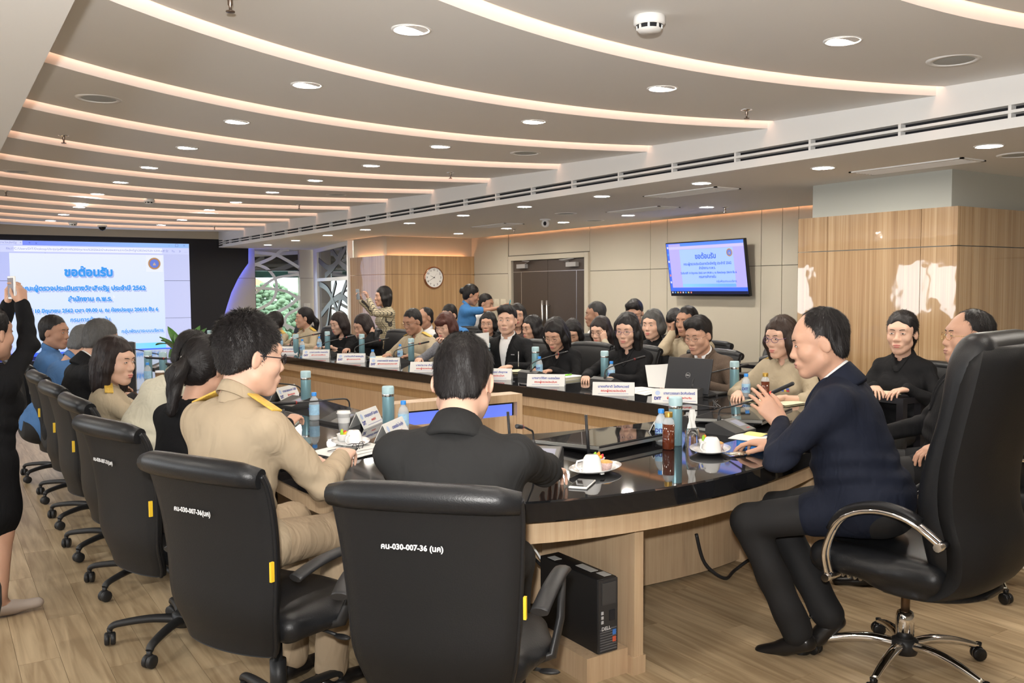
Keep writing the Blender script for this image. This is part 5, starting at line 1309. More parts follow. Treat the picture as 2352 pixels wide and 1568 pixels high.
# ------------------------------------------------------------------ people and the chairs they sit on
def head_off(lean, side, twist, head, s, hs, seat, sit=True):
    T = Rz(rad(twist)) @ Rx(-rad(lean)) @ Ry(rad(side)); hy, hp, hr = [rad(a) for a in head]
    HM = Rz(rad(twist)+hy) @ Rx(-hp-rad(lean)*.35) @ Ry(hr); P0 = V(0, 0, (seat+.075) if sit else .86*s)
    return P0+T @ V(0, -.012*s, .475*s)+T @ V(0, .012, .055*s)+HM @ V(0, .022, .108*hs)
PEOPLE = []
def at_head(label, hw, face, **k):
    """place a person so that the head centre is at hw (world); seat height or body size gives the height"""
    s, hs = k.get('s', 1. if k.get('sex', 'm') == 'm' else .94), k.get('hs', 1.07); k['s'] = s; k['hs'] = hs; sit = k.get('sit', True)
    a = (k.get('lean', 6.), k.get('side', 0.), k.get('twist', 0.), k.get('head', (0, 0, 0)))
    seat = k.get('seat', .49)
    o = head_off(*a, s, hs, seat, sit)
    if sit:
        seat = min(max(seat+hw[2]-o[2], .40), .57); k['seat'] = seat
    o = head_off(*a, s, hs, seat, sit)
    for _ in range(6):                                    # then body size
        s = min(max(s*(1+(hw[2]-o[2])*.9/.8), .84), 1.12); o = head_off(*a, s, hs, seat, sit)
    k['s'] = s
    x, y = rotz2((o[0], o[1]), rad(face-90)); at = (hw[0]-x, hw[1]-y)
    for sd in 'LR':                                       # wrists given in world space
        q = k.get(sd)
        if q and 'ww' in q:
            q = dict(q); wx, wy = rotz2((q['ww'][0]-at[0], q['ww'][1]-at[1]), -rad(face-90)); q['w'] = (wx, wy, q['ww'][2])
            for dn in ('d', 'n', 'pole'):
                if dn+'w' in q: vx, vy = rotz2(q[dn+'w'], -rad(face-90)); q[dn] = (vx, vy, q[dn+'w'][2])
            k[sd] = {a_: b_ for a_, b_ in q.items() if a_ in ('w', 'd', 'n', 'pose', 'pole')}
    p = person(label, at, face, **k); p['at'] = at; p['face'] = face; p['seat'] = seat; PEOPLE.append(p)
    return p
CH0 = task_chair()
def chair(x, y, face, label, group='black task chairs', dz=0., mark=False):
    o = copy_tree(CH0)
    o.location = (x, y, 0); o.rotation_euler = (0, 0, rad(face-90)); tag(o, label, 'office chair', group)
    if mark: text('stencil_number', mark, .021, M_mark, o, (-.03, -.3125, .815), RT, .0008)
    return o
white = mat('white_cotton', (.72, .72, .72), .75, spec=.2, bump=(500, .06), fold=(15, .25)); M_tan = mat('uniform_tan', (.38, .30, .205), .8, spec=.2, bump=(600, .08), fold=(12, .35), noise=(5, .04)); M_tan2 = mat('uniform_khaki', (.42, .35, .245), .8, spec=.2, bump=(600, .08), fold=(14, .3))
M_navy = mat('suit_navy', (.012, .015, .027), .75, spec=.15, bump=(700, .08), fold=(13, .30)); M_blk = mat('suit_black', (.0105, .0105, .0115), .75, spec=.15, bump=(700, .08), fold=(13, .30)); M_blk2 = mat('knit_black', (.008, .008, .009), .85, spec=.15, bump=(300, .15), fold=(13, .30))
M_char = mat('suit_charcoal', (.022, .022, .022), .78, spec=.15, bump=(700, .08), fold=(13, .30)); M_cream = mat('cream_cotton', (.56, .53, .42), .8, spec=.2, bump=(400, .08), fold=(11, .4)); M_denim = mat('blue_cotton', (.075, .17, .36), .8, spec=.2, bump=(400, .1), fold=(13, .35)); M_polo = mat('blue_polo', (.06, .20, .46), .75, spec=.2, bump=(400, .08), fold=(13, .3))
M_brown = mat('tweed_brown', (.085, .058, .040), .85, bump=(220, .4), noise=(160, .35)); M_beige = mat('beige_linen', (.45, .40, .30), .8, bump=(400, .1)); M_gold = mat('gold_braid', (.62, .40, .07), .45, bump=(160, .5), noise=(60, .3)); M_trk = mat('trousers_khaki', (.35, .265, .175), .8, spec=.2, bump=(600, .08), fold=(12, .4))
def check_mat():
    m = bpy.data.materials.new('check_shirt'); N, L = nodes_of(m); b = N['Principled BSDF']; tc = N.new('ShaderNodeTexCoord'); sp = N.new('ShaderNodeSeparateXYZ'); L.new(tc.outputs['Object'], sp.inputs[0]); out = None
    for ax in (0, 2):
        ml = N.new('ShaderNodeMath'); ml.operation = 'MULTIPLY'; ml.inputs[1].default_value = 40; fr = N.new('ShaderNodeMath'); fr.operation = 'FRACT'; lt = N.new('ShaderNodeMath'); lt.operation = 'LESS_THAN'; lt.inputs[1].default_value = .22
        L.new(sp.outputs[ax], ml.inputs[0]); L.new(ml.outputs[0], fr.inputs[0]); L.new(fr.outputs[0], lt.inputs[0])
        if out is None: out = lt
        else:
            mx = N.new('ShaderNodeMath'); mx.operation = 'MAXIMUM'; L.new(out.outputs[0], mx.inputs[0]); L.new(lt.outputs[0], mx.inputs[1]); out = mx
    mc = N.new('ShaderNodeMix'); mc.data_type = 'RGBA'; mc.inputs['A'].default_value = (.58, .50, .33, 1); mc.inputs['B'].default_value = (.05, .045, .04, 1); L.new(out.outputs[0], mc.inputs['Factor']); L.new(mc.outputs['Result'], b.inputs['Base Color']); b.inputs['Roughness'].default_value = .8
    return m
M_check = check_mat(); M_floral = mat('floral_black', (.05, .035, .03), .8, noise=(60, .9))
GD_ = mat('glasses_dark', (.015, .013, .018), .3); GS = mat('glasses_steel', (.45, .42, .38), .25, 1.); GP = mat('glasses_purple', (.10, .05, .14), .3)
rest = lambda q, x=.16, y=.36, z=.785, **k: dict(dict(w=(q*x, y, z), d=(-q*.45, 1, -.08), n=(0, 0, -1), pose='rest', pole=(q*.8, -.3, -.5)), **k)
G1 = 'people seated along the window side of the table'; G2 = 'people seated along the far side of the table'; G3 = 'people in the back row'
NEAR = dict(hd=.0042, hb=.0085); MID = dict(hd=.005, hb=.0105); FAR = dict(hd=.0065, hb=.013)

# ---- near side, backs to the camera
chair(.945, 2.93, 25.6, 'black task chair holding the man in the tan uniform, white number on its back', mark='คน-030-007-36(นค)')
P38 = at_head('man in tan uniform with gold shoulder boards and glasses, seen from behind', (.915, 3.06, 1.268), 25, lean=10, head=(-24, 4, 0), skin='light', hair=('spiky',), top='uniform', top_mat=M_tan, bottom_mat=M_trk, epaulette=M_gold, full=1.05,
              glasses=dict(m=GD_, r=.0018), R=dict(ww=(1.25, 3.09, .87), dw=(.5, .75, .12), nw=(.2, .35, -.6), pose='phone', polew=(.1, -.6, -.8)), L=dict(ww=(1.26, 3.48, .79), dw=(.9, -.1, -.1), nw=(0, 0, -1), pose='rest'), group=G1, **NEAR)
chair(1.285, 2.285, 44, 'black task chair in the middle foreground, back towards the camera, with painted white number', mark='คน-030-007-36 (นค)')
P39 = at_head('man in black suit seen from behind, elbow on the near corner of the table', (1.44, 2.505, 1.195), 46, lean=17, head=(2, 18, 0), hs=1.16, shw=1.14, seat=.47, skin='light', hair=('short',), top='jacket', top_mat=M_char, bulk=1.2, full=1.08,
              R=dict(ww=(1.96, 2.70, .79), dw=(.6, .6, -.1), nw=(0, 0, -1), pose='rest', polew=(.8, -.6, -.6)), L=dict(ww=(1.52, 3.02, .79), dw=(.6, .6, -.1), nw=(0, 0, -1), pose='rest'), group=G1, **NEAR)
chair(.86, 3.92, 16, 'black task chair holding the woman with the ponytail, third from the front', mark='คน-030-007-31(นค)')
P37 = at_head('woman in black with a long ponytail and pearl hair clips, looking at her phone', (1.015, 4.07, 1.145), 24, sex='f', lean=16, head=(8, 12, 0), skin='mid', hair=('pony', .21), top='scoop', top_mat=M_blk2, bottom_mat=M_floral, collar=False,
              L=dict(ww=(1.40, 4.42, .85), dw=(.7, -.2, .3), nw=(.3, .3, -.8), pose='phone'), R=dict(ww=(1.42, 4.15, .85), dw=(.6, .5, .3), nw=(.3, .3, -.8), pose='phone'), group=G1, **MID)
chair(.88, 4.80, 4, 'black task chair holding the man in the cream shirt')
P36 = at_head('man in cream shirt bent far forward over the table', (1.17, 4.95, 1.135), 12, lean=34, head=(10, 18, 0), skin='mid', hair=('short',), top='shirt', top_mat=M_cream, bulk=1.08, R=rest(1, .2, .5), L=rest(-1, .15, .5), group=G1, **MID)
chair(.86, 5.56, 4, 'black task chair holding the woman in the tan uniform on the window side')
P35 = at_head('woman in tan uniform with shoulder length dark hair turning her face to the camera', (.885, 5.60, 1.085), -6, sex='f', lean=6, head=(-40, 4, 0), skin='light', hair=('bob', .15), hair_col=(.02, .013, .012), top='uniform', top_mat=M_tan2, epaulette=M_gold, bulk=1.12, R=rest(1, .16, .42), L=rest(-1, .12, .44), group=G1, full=1.1, **MID)
chair(.86, 6.35, 2, 'black task chair holding the grey-haired man in the dark suit')
P34 = at_head('grey-haired man in a dark suit with white collar bowing his head, window side', (.93, 6.42, 1.165), 8, lean=18, head=(4, 14, 0), skin='mid', hair=('short',), hair_col=(.075, .072, .070), top='jacket', top_mat=M_blk, shirt_mat=white, R=rest(1), L=rest(-1), group=G1, **MID)
chair(.86, 7.15, 0, 'black task chair holding the stooping person in the blue shirt')
P33 = at_head('person in blue shirt stooping behind the grey-haired man', (.93, 7.2, 1.10), 10, lean=26, head=(10, 20, 0), skin='mid', hair=('short',), hair_col=(.10, .10, .10), top='shirt', top_mat=M_denim, R=rest(1, .2, .45), L=rest(-1, .2, .45), group=G1, **FAR)
chair(.82, 8.0, 0, 'black task chair holding the upright man in the blue shirt')
P32 = at_head('upright man in blue shirt with dark tanned face turned towards the camera side', (.82, 8.02, 1.16), 0, lean=4, head=(-38, 2, 0), skin='tan', hair=('short',), top='shirt', top_mat=M_denim, bulk=1.1, R=rest(1), L=rest(-1), group=G1, **FAR)
# standing woman photographing the screen
P30 = at_head('standing woman in black suit and skirt raising a small white camera phone', (.215, 4.74, 1.30), 40, sex='f', sit=False, s=.88, lean=4, head=(0, -4, 0), hs=1.04, skin='mid', hair=('bun',), top='blazer', top_mat=M_blk2, skirt=True, bottom_mat=M_blk2, shoe_mat=mat('loafer_grey', (.42, .35, .30), .6),
              R=dict(ww=(.365, 4.86, 1.43), dw=(-.02, .03, 1), nw=(-.7, .6, .1), pose='pinch', polew=(.6, -.2, -1)), L=dict(ww=(.315, 4.98, 1.43), dw=(.05, -.05, 1), nw=(.7, -.5, .1), pose='pinch', polew=(.4, .7, -1)), legs=dict(R=dict(a=(.06, .0, .085), f=(.55, .84, -.02)), L=dict(a=(-.07, -.16, .085), f=(.5, .87, -.02))), collar=False, **MID)

# ---- the chairman's end
E1 = exec_chair(); E1.location = (3.15, 2.03, 0); E1.rotation_euler = (0, 0, rad(8)); tag(E1, 'high-back black leather executive chair with chrome arms, nearest the camera', 'office chair', 'executive chairs')
P12 = at_head('man in navy suit turned in profile, gesturing with his hand over the table', (2.955, 2.30, 1.275), 108, lean=17, twist=6, head=(24, 6, 0), skin='mid', hair=('thin',), top='jacket', top_mat=M_navy, shirt_mat=white, bulk=1.12, full=1.1,
              L=dict(ww=(2.90, 2.44, .94), dw=(-.45, .45, .75), nw=(.3, .8, .2), pose='rest', polew=(-.9, -.35, -.75)), R=dict(ww=(3.12, 2.66, .80), dw=(-.4, .8, 0), nw=(0, 0, -1), pose='rest'),
              legs=dict(L=dict(k=(-.17, .43, .545), a=(-.10, .25, .10), f=(-.1, .92, -.35)), R=dict(k=(.10, .44, .54), a=(.0, .16, .16), f=(-.30, .62, -.72))), **NEAR)
E2 = copy_tree(E1); E2.location = (4.42, 2.42, 0); E2.rotation_euler = (0, 0, rad(38)); tag(E2, 'second executive chair with chrome arms, half hidden behind the nearest one', 'office chair', 'executive chairs')
P13 = at_head('black-suited man with gold glasses and smart watch leaning back at the table end', (4.235, 2.425, 1.245), 130, lean=-6, head=(14, 0, 0), skin='mid', hair=('thin',), top='jacket', top_mat=M_blk, shirt_mat=white, bulk=1.12, full=1.08, glasses=dict(m=mat('glasses_gold', (.65, .45, .2), .25, 1.)),
              L=dict(ww=(4.03, 2.40, .75), dw=(-.6, .6, -.35), nw=(.1, .1, -1), pose='rest', polew=(.3, -.7, -.6)), R=dict(w=(.20, .32, .72), d=(-.3, .9, -.3), n=(0, 0, -1), pose='rest'), **MID)
chair(5.28, 3.45, 192, 'black task chair of the woman with the open book in front of the pillar')
P14 = at_head('young woman in black with tied-back hair, hands on an open book at the pillar', (5.22, 3.43, 1.19), 192, sex='f', lean=4, head=(6, 0, 0), skin='light', hair=('pony', .17), top='blazer', top_mat=M_blk, vneck=.07, vwide=.03, R=dict(w=(.07, .29, .86), d=(-.5, .8, -.1), n=(0, 0, -1), pose='rest'), L=dict(w=(-.13, .27, .86), d=(.5, .8, -.1), n=(0, 0, -1), pose='rest'), **MID)

# ---- far side, facing the camera
far = [
 ('woman in tan uniform and glasses with medal ribbons, nearest on the far side', (4.78, 4.03, 1.155), 190, dict(sex='f', head=(-8, 6, 0), skin='light', hair=('curl', .12), hair_col=(.03, .017, .012), top='uniform', top_mat=M_tan2, epaulette=M_gold, glasses=dict(m=GP, r=.0016), sleeve='half', bulk=1.1, **MID)),
 ('man in brown tweed blazer and white collar reading behind the open laptop', (4.80, 4.82, 1.135), 196, dict(lean=14, head=(-4, 10, 0), skin='mid', hair=('side',), top='blazer', top_mat=M_brown, shirt_mat=white, glasses=dict(m=GS), bulk=1.12, full=1.12, **MID)),
 ('woman in black with long straight hair and round purple glasses', (4.75, 5.58, 1.145), 206, dict(sex='f', head=(4, 6, 0), skin='light', hair=('long', .24), top='blazer', top_mat=M_blk, vneck=.10, vwide=.04, glasses=dict(m=GP, r=.0013), R=rest(1, .2, .44), L=rest(-1, .02, .40), **MID)),
 ('woman in black with bobbed hair looking down and writing with a pen', (4.60, 6.37, 1.085), 206, dict(sex='f', lean=14, head=(2, 20, 0), skin='mid', hair=('bob', .12), top='blazer', top_mat=M_blk, vneck=.10, vwide=.05, glasses=dict(m=GS), R=rest(1, .10, .34, pose='pen'), L=rest(-1, .06, .36), **MID)),
 ('man in black jacket and open white shirt facing the camera', (4.55, 7.08, 1.19), 214, dict(head=(8, -2, 0), skin='light', hair=('side',), top='jacket', top_mat=M_blk, shirt_mat=white, vneck=.24, vwide=.066, bulk=1.08, full=1.12, **MID)),
 ('woman with reddish hair and glasses holding up a sheet of paper', (4.42, 8.05, 1.105), 208, dict(sex='f', lean=8, head=(-4, 10, 0), skin='light', hair=('bob', .10, 'bangs'), hair_col=(.06, .018, .012), top='scoop', top_mat=mat('grey_print', (.20, .20, .22), .8, noise=(90, .6)), collar=False, glasses=dict(m=GS), L=dict(w=(-.16, .36, .93), d=(.1, .6, .8), n=(.2, 1, 0), pose='pinch'), **FAR)),
 ('man in tan uniform with gold shoulder boards reading, eyes lowered', (4.38, 8.72, 1.135), 200, dict(lean=10, head=(-4, 14, 0), skin='tan', hair=('short',), top='uniform', top_mat=M_tan2, epaulette=M_gold, glasses=dict(m=GS), bulk=1.1, **FAR)),
 ('woman in black hiding her cheek behind her hand', (4.32, 9.92, 1.05), 200, dict(sex='f', lean=16, head=(-10, 14, 0), skin='mid', hair=('bob', .09), hair_col=(.022, .014, .012), top='scoop', top_mat=M_blk2, collar=False, L=dict(w=(-.115, .17, .955), d=(.35, -.05, 1), n=(.8, -.55, 0), pose='flat', pole=(-.6, .5, -1)), R=rest(1, .05, .40), **FAR)),
 ('woman in black blouse with glasses and a hair clip looking at her hands', (4.30, 10.62, 1.06), 200, dict(sex='f', lean=10, head=(-8, 12, 0), skin='light', hair=('bob', .12), hair_col=(.02, .013, .012), top='scoop', top_mat=M_blk2, sleeve='half', collar=False, glasses=dict(m=GS), R=rest(1, .08, .40), L=rest(-1, .08, .38), **FAR)),
 ('woman in tan uniform with a ponytail looking towards the screen', (4.15, 11.46, 1.11), 196, dict(sex='f', head=(-26, 0, 0), skin='mid', hair=('pony', .2), top='uniform', top_mat=M_tan2, epaulette=M_gold, **FAR)),
 ('dark-haired woman in tan uniform farthest along the far side, half hidden', (4.02, 12.3, 1.04), 190, dict(sex='f', lean=10, head=(-40, 6, 0), skin='mid', hair=('bob', .06), top='uniform', top_mat=M_tan2, epaulette=M_gold, **FAR)),
]
for k, (lab, hw, fc, kw) in enumerate(far):
    kw.setdefault('R', rest(1)); kw.setdefault('L', rest(-1)); kw.setdefault('lean', 6.)
    p = at_head(lab, hw, fc, group=G2, **kw); far[k] = p
    d = (math.cos(rad(fc)), math.sin(rad(fc))); nm = lab.split(' with ')[0].split(' and ')[0].split(' hiding')[0].split(' farthest')[0]
    chair(p['at'][0]+.03, p['at'][1]+(.20, .24, .26, .0)[min(k, 3)], 188 if k < 4 else 184, '%s black task chair from the camera end along the far side of the table' % ORD[k])
# ---- back row
back = [
 ('woman in black with glasses and short hair looking at the camera, back row', (5.55, 9.05, 1.07), 222, dict(sex='f', skin='mid', hair=('bob', .05), top='blazer', top_mat=M_blk, vneck=.09, vwide=.04, glasses=dict(m=GS))),
 ('curly-haired woman in a dark floral blouse behind the man with the white shirt', (5.75, 8.72, 1.17), 235, dict(sex='f', skin='mid', hair=('curl', .16), top='scoop', top_mat=M_floral, collar=False)),
 ('woman in black with glasses and long loose hair looking sideways, back row', (5.55, 8.13, 1.05), 190, dict(sex='f', head=(-10, 4, 0), skin='mid', hair=('long', .20), top='scoop', top_mat=M_blk2, collar=False, glasses=dict(m=GD_))),
 ('person in a black top mostly hidden behind the writing woman', (5.6, 7.45, 1.02), 200, dict(sex='f', lean=14, head=(20, 20, 0), skin='mid', hair=('bob', .10), top='scoop', top_mat=M_blk2, collar=False)),
 ('man in white polo shirt in profile beside the double door', (6.1, 7.70, 1.20), 165, dict(head=(-14, 2, 0), skin='tan', hair=('short',), hair_col=(.03, .028, .027), top='tee', top_mat=white, sleeve='short')),
 ('woman in beige linen jacket resting her fingers on her cheek', (5.55, 6.92, 1.065), 205, dict(sex='f', lean=8, head=(-6, 10, 0), skin='light', hair=('long', .24), hair_col=(.02, .013, .012), top='blazer', top_mat=M_beige, vneck=.12, vwide=.05, glasses=dict(m=GD_), L=dict(w=(-.08, .20, .965), d=(.15, .05, 1), n=(.7, -.7, 0), pose='pinch', pole=(-.7, .4, -1)))),
 ('young man in black with glasses bending his head down, back row', (6.1, 7.05, 1.225), 214, dict(head=(4, 18, 0), skin='mid', hair=('side',), top='tee', top_mat=M_blk2, glasses=dict(m=GD_))),
 ('person with grey bushy hair in a black shirt, back row', (5.65, 6.27, 1.145), 200, dict(sex='f', head=(0, 2, 0), skin='light', hair=('curl', .06), hair_col=(.06, .058, .055), top='shirt', top_mat=M_blk, bulk=1.15, full=1.12)),
 ('dark-haired person in black looking down behind the man on the phone', (6.15, 6.50, 1.135), 215, dict(head=(10, 30, 0), lean=12, skin='mid', hair=('side',), top='tee', top_mat=M_blk2)),
 ('man in tan uniform holding a mobile phone to his ear, back row', (5.70, 5.87, 1.185), 200, dict(head=(-10, 0, 0), skin='tan', hair=('short',), top='uniform', top_mat=M_tan2, R=dict(w=(.125, .115, 1.08), d=(-.12, -.1, 1), n=(-.9, .1, .0), pose='grip', pole=(.2, .4, -1)))),
 ('balding man in white shirt behind the uniformed reader', (5.25, 10.1, 1.12), 190, dict(skin='tan', hair=('thin',), top='shirt', top_mat=white)),
 ('dark-haired person in pale blue shirt low behind the red-haired woman', (5.55, 10.0, 1.15), 200, dict(head=(0, 14, 0), skin='mid', hair=('short',), top='shirt', top_mat=M_polo)),
]
for k, (lab, hw, fc, kw) in enumerate(back):
    kw.setdefault('R', dict(w=(.13, .36, .66), d=(-.4, .9, -.1), n=(0, 0, -1))); kw.setdefault('L', dict(w=(-.13, .36, .66), d=(.4, .9, -.1), n=(0, 0, -1)))
    p = at_head(lab, hw, fc, group=G3, **kw, **FAR); back[k] = p
    chair(p['at'][0], p['at'][1], fc, '%s black task chair of the back row, occupied, counted in seating order' % ORD[k], 'black task chairs of the back row')
# ---- standing by the oak wall and the door
P27 = at_head('standing woman in checked shirt photographing with her phone by the oak wall', (5.25, 11.35, 1.385), 176, sex='f', sit=False, s=.96, head=(-6, 0, 0), skin='mid', hair=('bob', .11), top='shirt', top_mat=M_check, R=dict(ww=(4.93, 11.36, 1.33), dw=(-.3, .1, 1), nw=(-.6, -.3, .2), pose='phone', polew=(.2, -.6, -1)), L=dict(ww=(4.98, 11.22, 1.35), dw=(-.2, .1, 1), nw=(-.6, .3, .2), pose='phone', polew=(-.2, -.7, -1)), **FAR)
P28 = at_head('standing woman in blue polo shirt with a hair bun holding a teal phone', (6.2, 10.55, 1.40), -28, sex='f', sit=False, s=.98, head=(0, 16, 0), lean=6, skin='tan', hair=('bun',), top='tee', top_mat=M_polo, sleeve='short', R=dict(ww=(6.55, 10.22, 1.24), dw=(.7, -.4, .3), nw=(.2, .6, -.5), pose='phone'), L=dict(ww=(6.60, 10.30, 1.22), dw=(.7, -.5, .3), nw=(.2, .6, -.5), pose='phone'), **FAR)
P29 = at_head('person in white shirt standing behind the woman in the blue polo', (6.62, 10.85, 1.25), -60, sit=False, s=.90, head=(0, 10, 0), skin='mid', hair=('short',), top='tee', top_mat=white, sleeve='short', **FAR)
# a chair cut by the frame edge
chair(-.29, 1.86, 180, 'black task chair cut off at the frame edge, standing near the camera')
for o in [CH0]+list(CH0.children_recursive): bpy.data.objects.remove(o)
# ------------------------------------------------------------------ things on the tables
TT = .75
M_teal = mat('tumbler_teal', (.24, .43, .49), .34, .45); M_teal_lid = mat('tumbler_lid', (.40, .57, .61), .4); M_steel = mat('steel_band', (.7, .7, .68), .2, 1.)
M_clear = mat('clear_plastic', (.80, .86, .90), .05, alpha=.38, spec=.8); M_cap = mat('cap_blue', (.03, .26, .75), .35); M_lbl = mat('bottle_label', (.35, .58, .85), .45, noise=(60, .35)); M_dit = mat('print_navy', (.03, .04, .28), .6); M_red = mat('print_red', (.55, .03, .03), .6)
M_paper = mat('paper', (.72, .72, .70), .75); M_cera = mat('ceramic_white', (.80, .80, .79), .12, coat=.5); M_print = mat('print_blue', (.04, .07, .36), .65); M_acryl = mat('acrylic', (.70, .71, .73), .2)
_cache = {}
def thing(name, parts, label, cat, loc, rz=0., group=None):
    r = empty(name, loc, rz); tag(r, label, cat, group)
    if name not in _cache: _cache[name] = [(n, f().mesh(n), m) for n, f, m in parts]
    for n, me, m in _cache[name]: obj(n, me, m, r)
    return r
tum = [('body', lambda: MB().lathe([(0, 0), (.029, 0), (.032, .004), (.032, .176)], n=22, cap=False), M_teal), ('band', lambda: MB().lathe([(.0325, .176), (.033, .178), (.033, .188), (.0325, .190)], n=22, cap=False), M_steel), ('lid', lambda: MB().lathe([(.0325, .190), (.0325, .224), (.029, .231), (0, .232)], n=22, cap=False), M_teal_lid)]
for (x, y), d in zip([(2.93, 3.09), (4.66, 4.33), (4.58, 5.66), (4.42, 6.42), (4.36, 7.14), (4.15, 8.30), (4.10, 9.45), (4.02, 10.30), (3.5, 9.95), (3.52, 10.83), (2.95, 11.58), (1.97, 5.43), (2.02, 4.32), (1.53, 8.05), (1.60, 7.80)],
  ['behind the brown tea bottle at the near table end', 'beside the open laptop and the uniformed woman', 'before the woman with purple glasses', 'before the writing woman', 'before the man in the open white shirt', 'before the uniformed reader', 'before the woman hiding her cheek', 'before the woman with the hair clip', 'behind the fourth farthest name card', 'near the far corner of the table', 'at the screen end of the table', 'behind the microphone of the ponytail woman', 'between the uniformed man and the black suit', 'before the grey-haired man, taller looking of two', 'before the grey-haired man, in front of its twin']):
    thing('tumbler', tum, 'teal steel tumbler '+d, 'tumbler', (x, y, TT), 0, 'teal steel tumblers')
bot = [('body', lambda: MB().lathe([(0, 0), (.026, 0), (.029, .006), (.029, .098), (.022, .122), (.0125, .134), (.0125, .142)], n=20, cap=False), M_clear), ('label', lambda: MB().lathe([(.0294, .032), (.0294, .092)], n=20, cap=False), M_lbl), ('cap', lambda: MB().lathe([(.0145, .140), (.0145, .158), (.013, .160), (0, .160)], n=16, cap=False), M_cap)]
for (x, y), d in zip([(4.60, 4.17), (4.52, 5.50), (4.35, 6.26), (3.56, 7.95), (4.13, 8.52), (4.0, 10.52), (3.63, 10.1), (3.79, 11.35), (2.94, 3.20), (1.81, 4.86), (2.06, 4.22), (1.45, 7.66)],
  ['beside the brown tea bottle of the uniformed woman', 'before the woman with purple glasses', 'before the writing woman', 'next to a name card halfway along the far side', 'before the uniformed reader', 'before the woman with the hair clip', 'behind the farthest name cards', 'at the far corner of the table', 'behind the brown tea bottle at the near end', 'before the ponytail woman', 'beside the black-suited man seen from behind', 'next to the paper coffee cup']):
    r = thing('water_bottle', bot, 'small water bottle with blue cap '+d, 'bottle', (x, y, TT), rad(-60 if x > 2.5 else 200), 'small water bottles')
    for a in (-.0,): text('label_text', 'DIT', .026, M_dit, r, (0, -.0302, .058), RT, .0008)
tea = [('liquid', lambda: MB().lathe([(0, .001), (.026, .001), (.028, .006), (.028, .118), (0, .118)], n=20, cap=False), mat('tea', (.10, .022, .008), .08, coat=.6)), ('neck', lambda: MB().lathe([(.028, .118), (.024, .136), (.016, .146), (.016, .152)], n=20, cap=False), M_clear), ('cap', lambda: MB().lathe([(.0185, .150), (.0185, .172), (.017, .174), (0, .174)], n=18, cap=False), mat('cap_gold', (.42, .26, .05), .35, .6))]
for (x, y), d in zip([(2.83, 3.03), (4.63, 4.03), (3.92, 11.2), (3.86, 11.05)], ['standing at the near table end', 'in front of the uniformed woman', 'farthest on the table, left of its twin', 'farthest on the table, right of its twin']): thing('tea_bottle', tea, 'brown tea bottle with gold cap '+d, 'bottle', (x, y, TT), 0, 'brown tea bottles')

# name cards: white tents
def plate_mesh():
    m = MB(); w_, h_, d_ = .145, .088, .045
    for s in (-1, 1):
        m.add([(-w_, s*d_, 0), (w_, s*d_, 0), (w_, s*.002, h_), (-w_, s*.002, h_), (-w_, s*(d_-.003), 0), (w_, s*(d_-.003), 0), (w_, s*.0, h_-.003), (-w_, s*.0, h_-.003)], [(0, 1, 2, 3), (4, 7, 6, 5), (0, 4, 5, 1), (0, 3, 7, 4), (1, 5, 6, 2), (3, 2, 6, 7)])
    return m
def plate(x, y, face, label, name, role, logo=True, both=False):
    r = empty('name_card', (x, y, TT), rad(face+90)); tag(r, label, 'name card', 'white name cards'); obj('card', PM, None, r)
    ang = math.atan2(.088, .043); RR = (ang, 0, 0)
    def on(v, d=.001): return (-.045+.043*v-.0, .088*v) if False else (-(.045-.043*v)-d*math.sin(ang), .088*v+d*math.cos(ang))
    ox = .03 if logo else 0
    def fit(o, lim):
        w_ = max(v.co.x for v in o.data.vertices)-min(v.co.x for v in o.data.vertices); o.scale.x = min(1, lim/max(w_, 1e-4))
    y0, z0 = on(.66); fit(text('name_text', name, .0235, M_print, r, (ox, y0, z0), RR, .0006), .20 if logo else .22)
    y0, z0 = on(.34); fit(text('role_text', role, .0215 if not logo else .0165, M_red, r, (ox, y0, z0), RR, .0006), .19)
    a, b = on(.12), on(.14); MB().add([(-.105+ox, *a), (.105+ox, *a), (.105+ox, *b), (-.105+ox, *b)], [(0, 1, 2, 3)]).build('rule_line', M_print, r)
    if logo:
        y0, z0 = on(.30); text('logo_text', 'DIT', .028, M_dit, r, (-.108, y0, z0), RR, .0015)
        c = on(.68); m = MB(); m.add([(-.108+.016*math.cos(t), c[0]+.016*math.sin(t)*math.cos(ang), c[1]+.016*math.sin(t)*math.sin(ang)) for t in np.linspace(0, 2*PI, 17)[:-1]], [tuple(range(16))]); m.build('logo_disc', mat('logo_pale', (.45, .55, .75), .7), r)
    return r
PM = plate_mesh().mesh('card'); PM.materials.append(M_paper)
ROLE = 'คณะผู้ตรวจประเมินฯ'
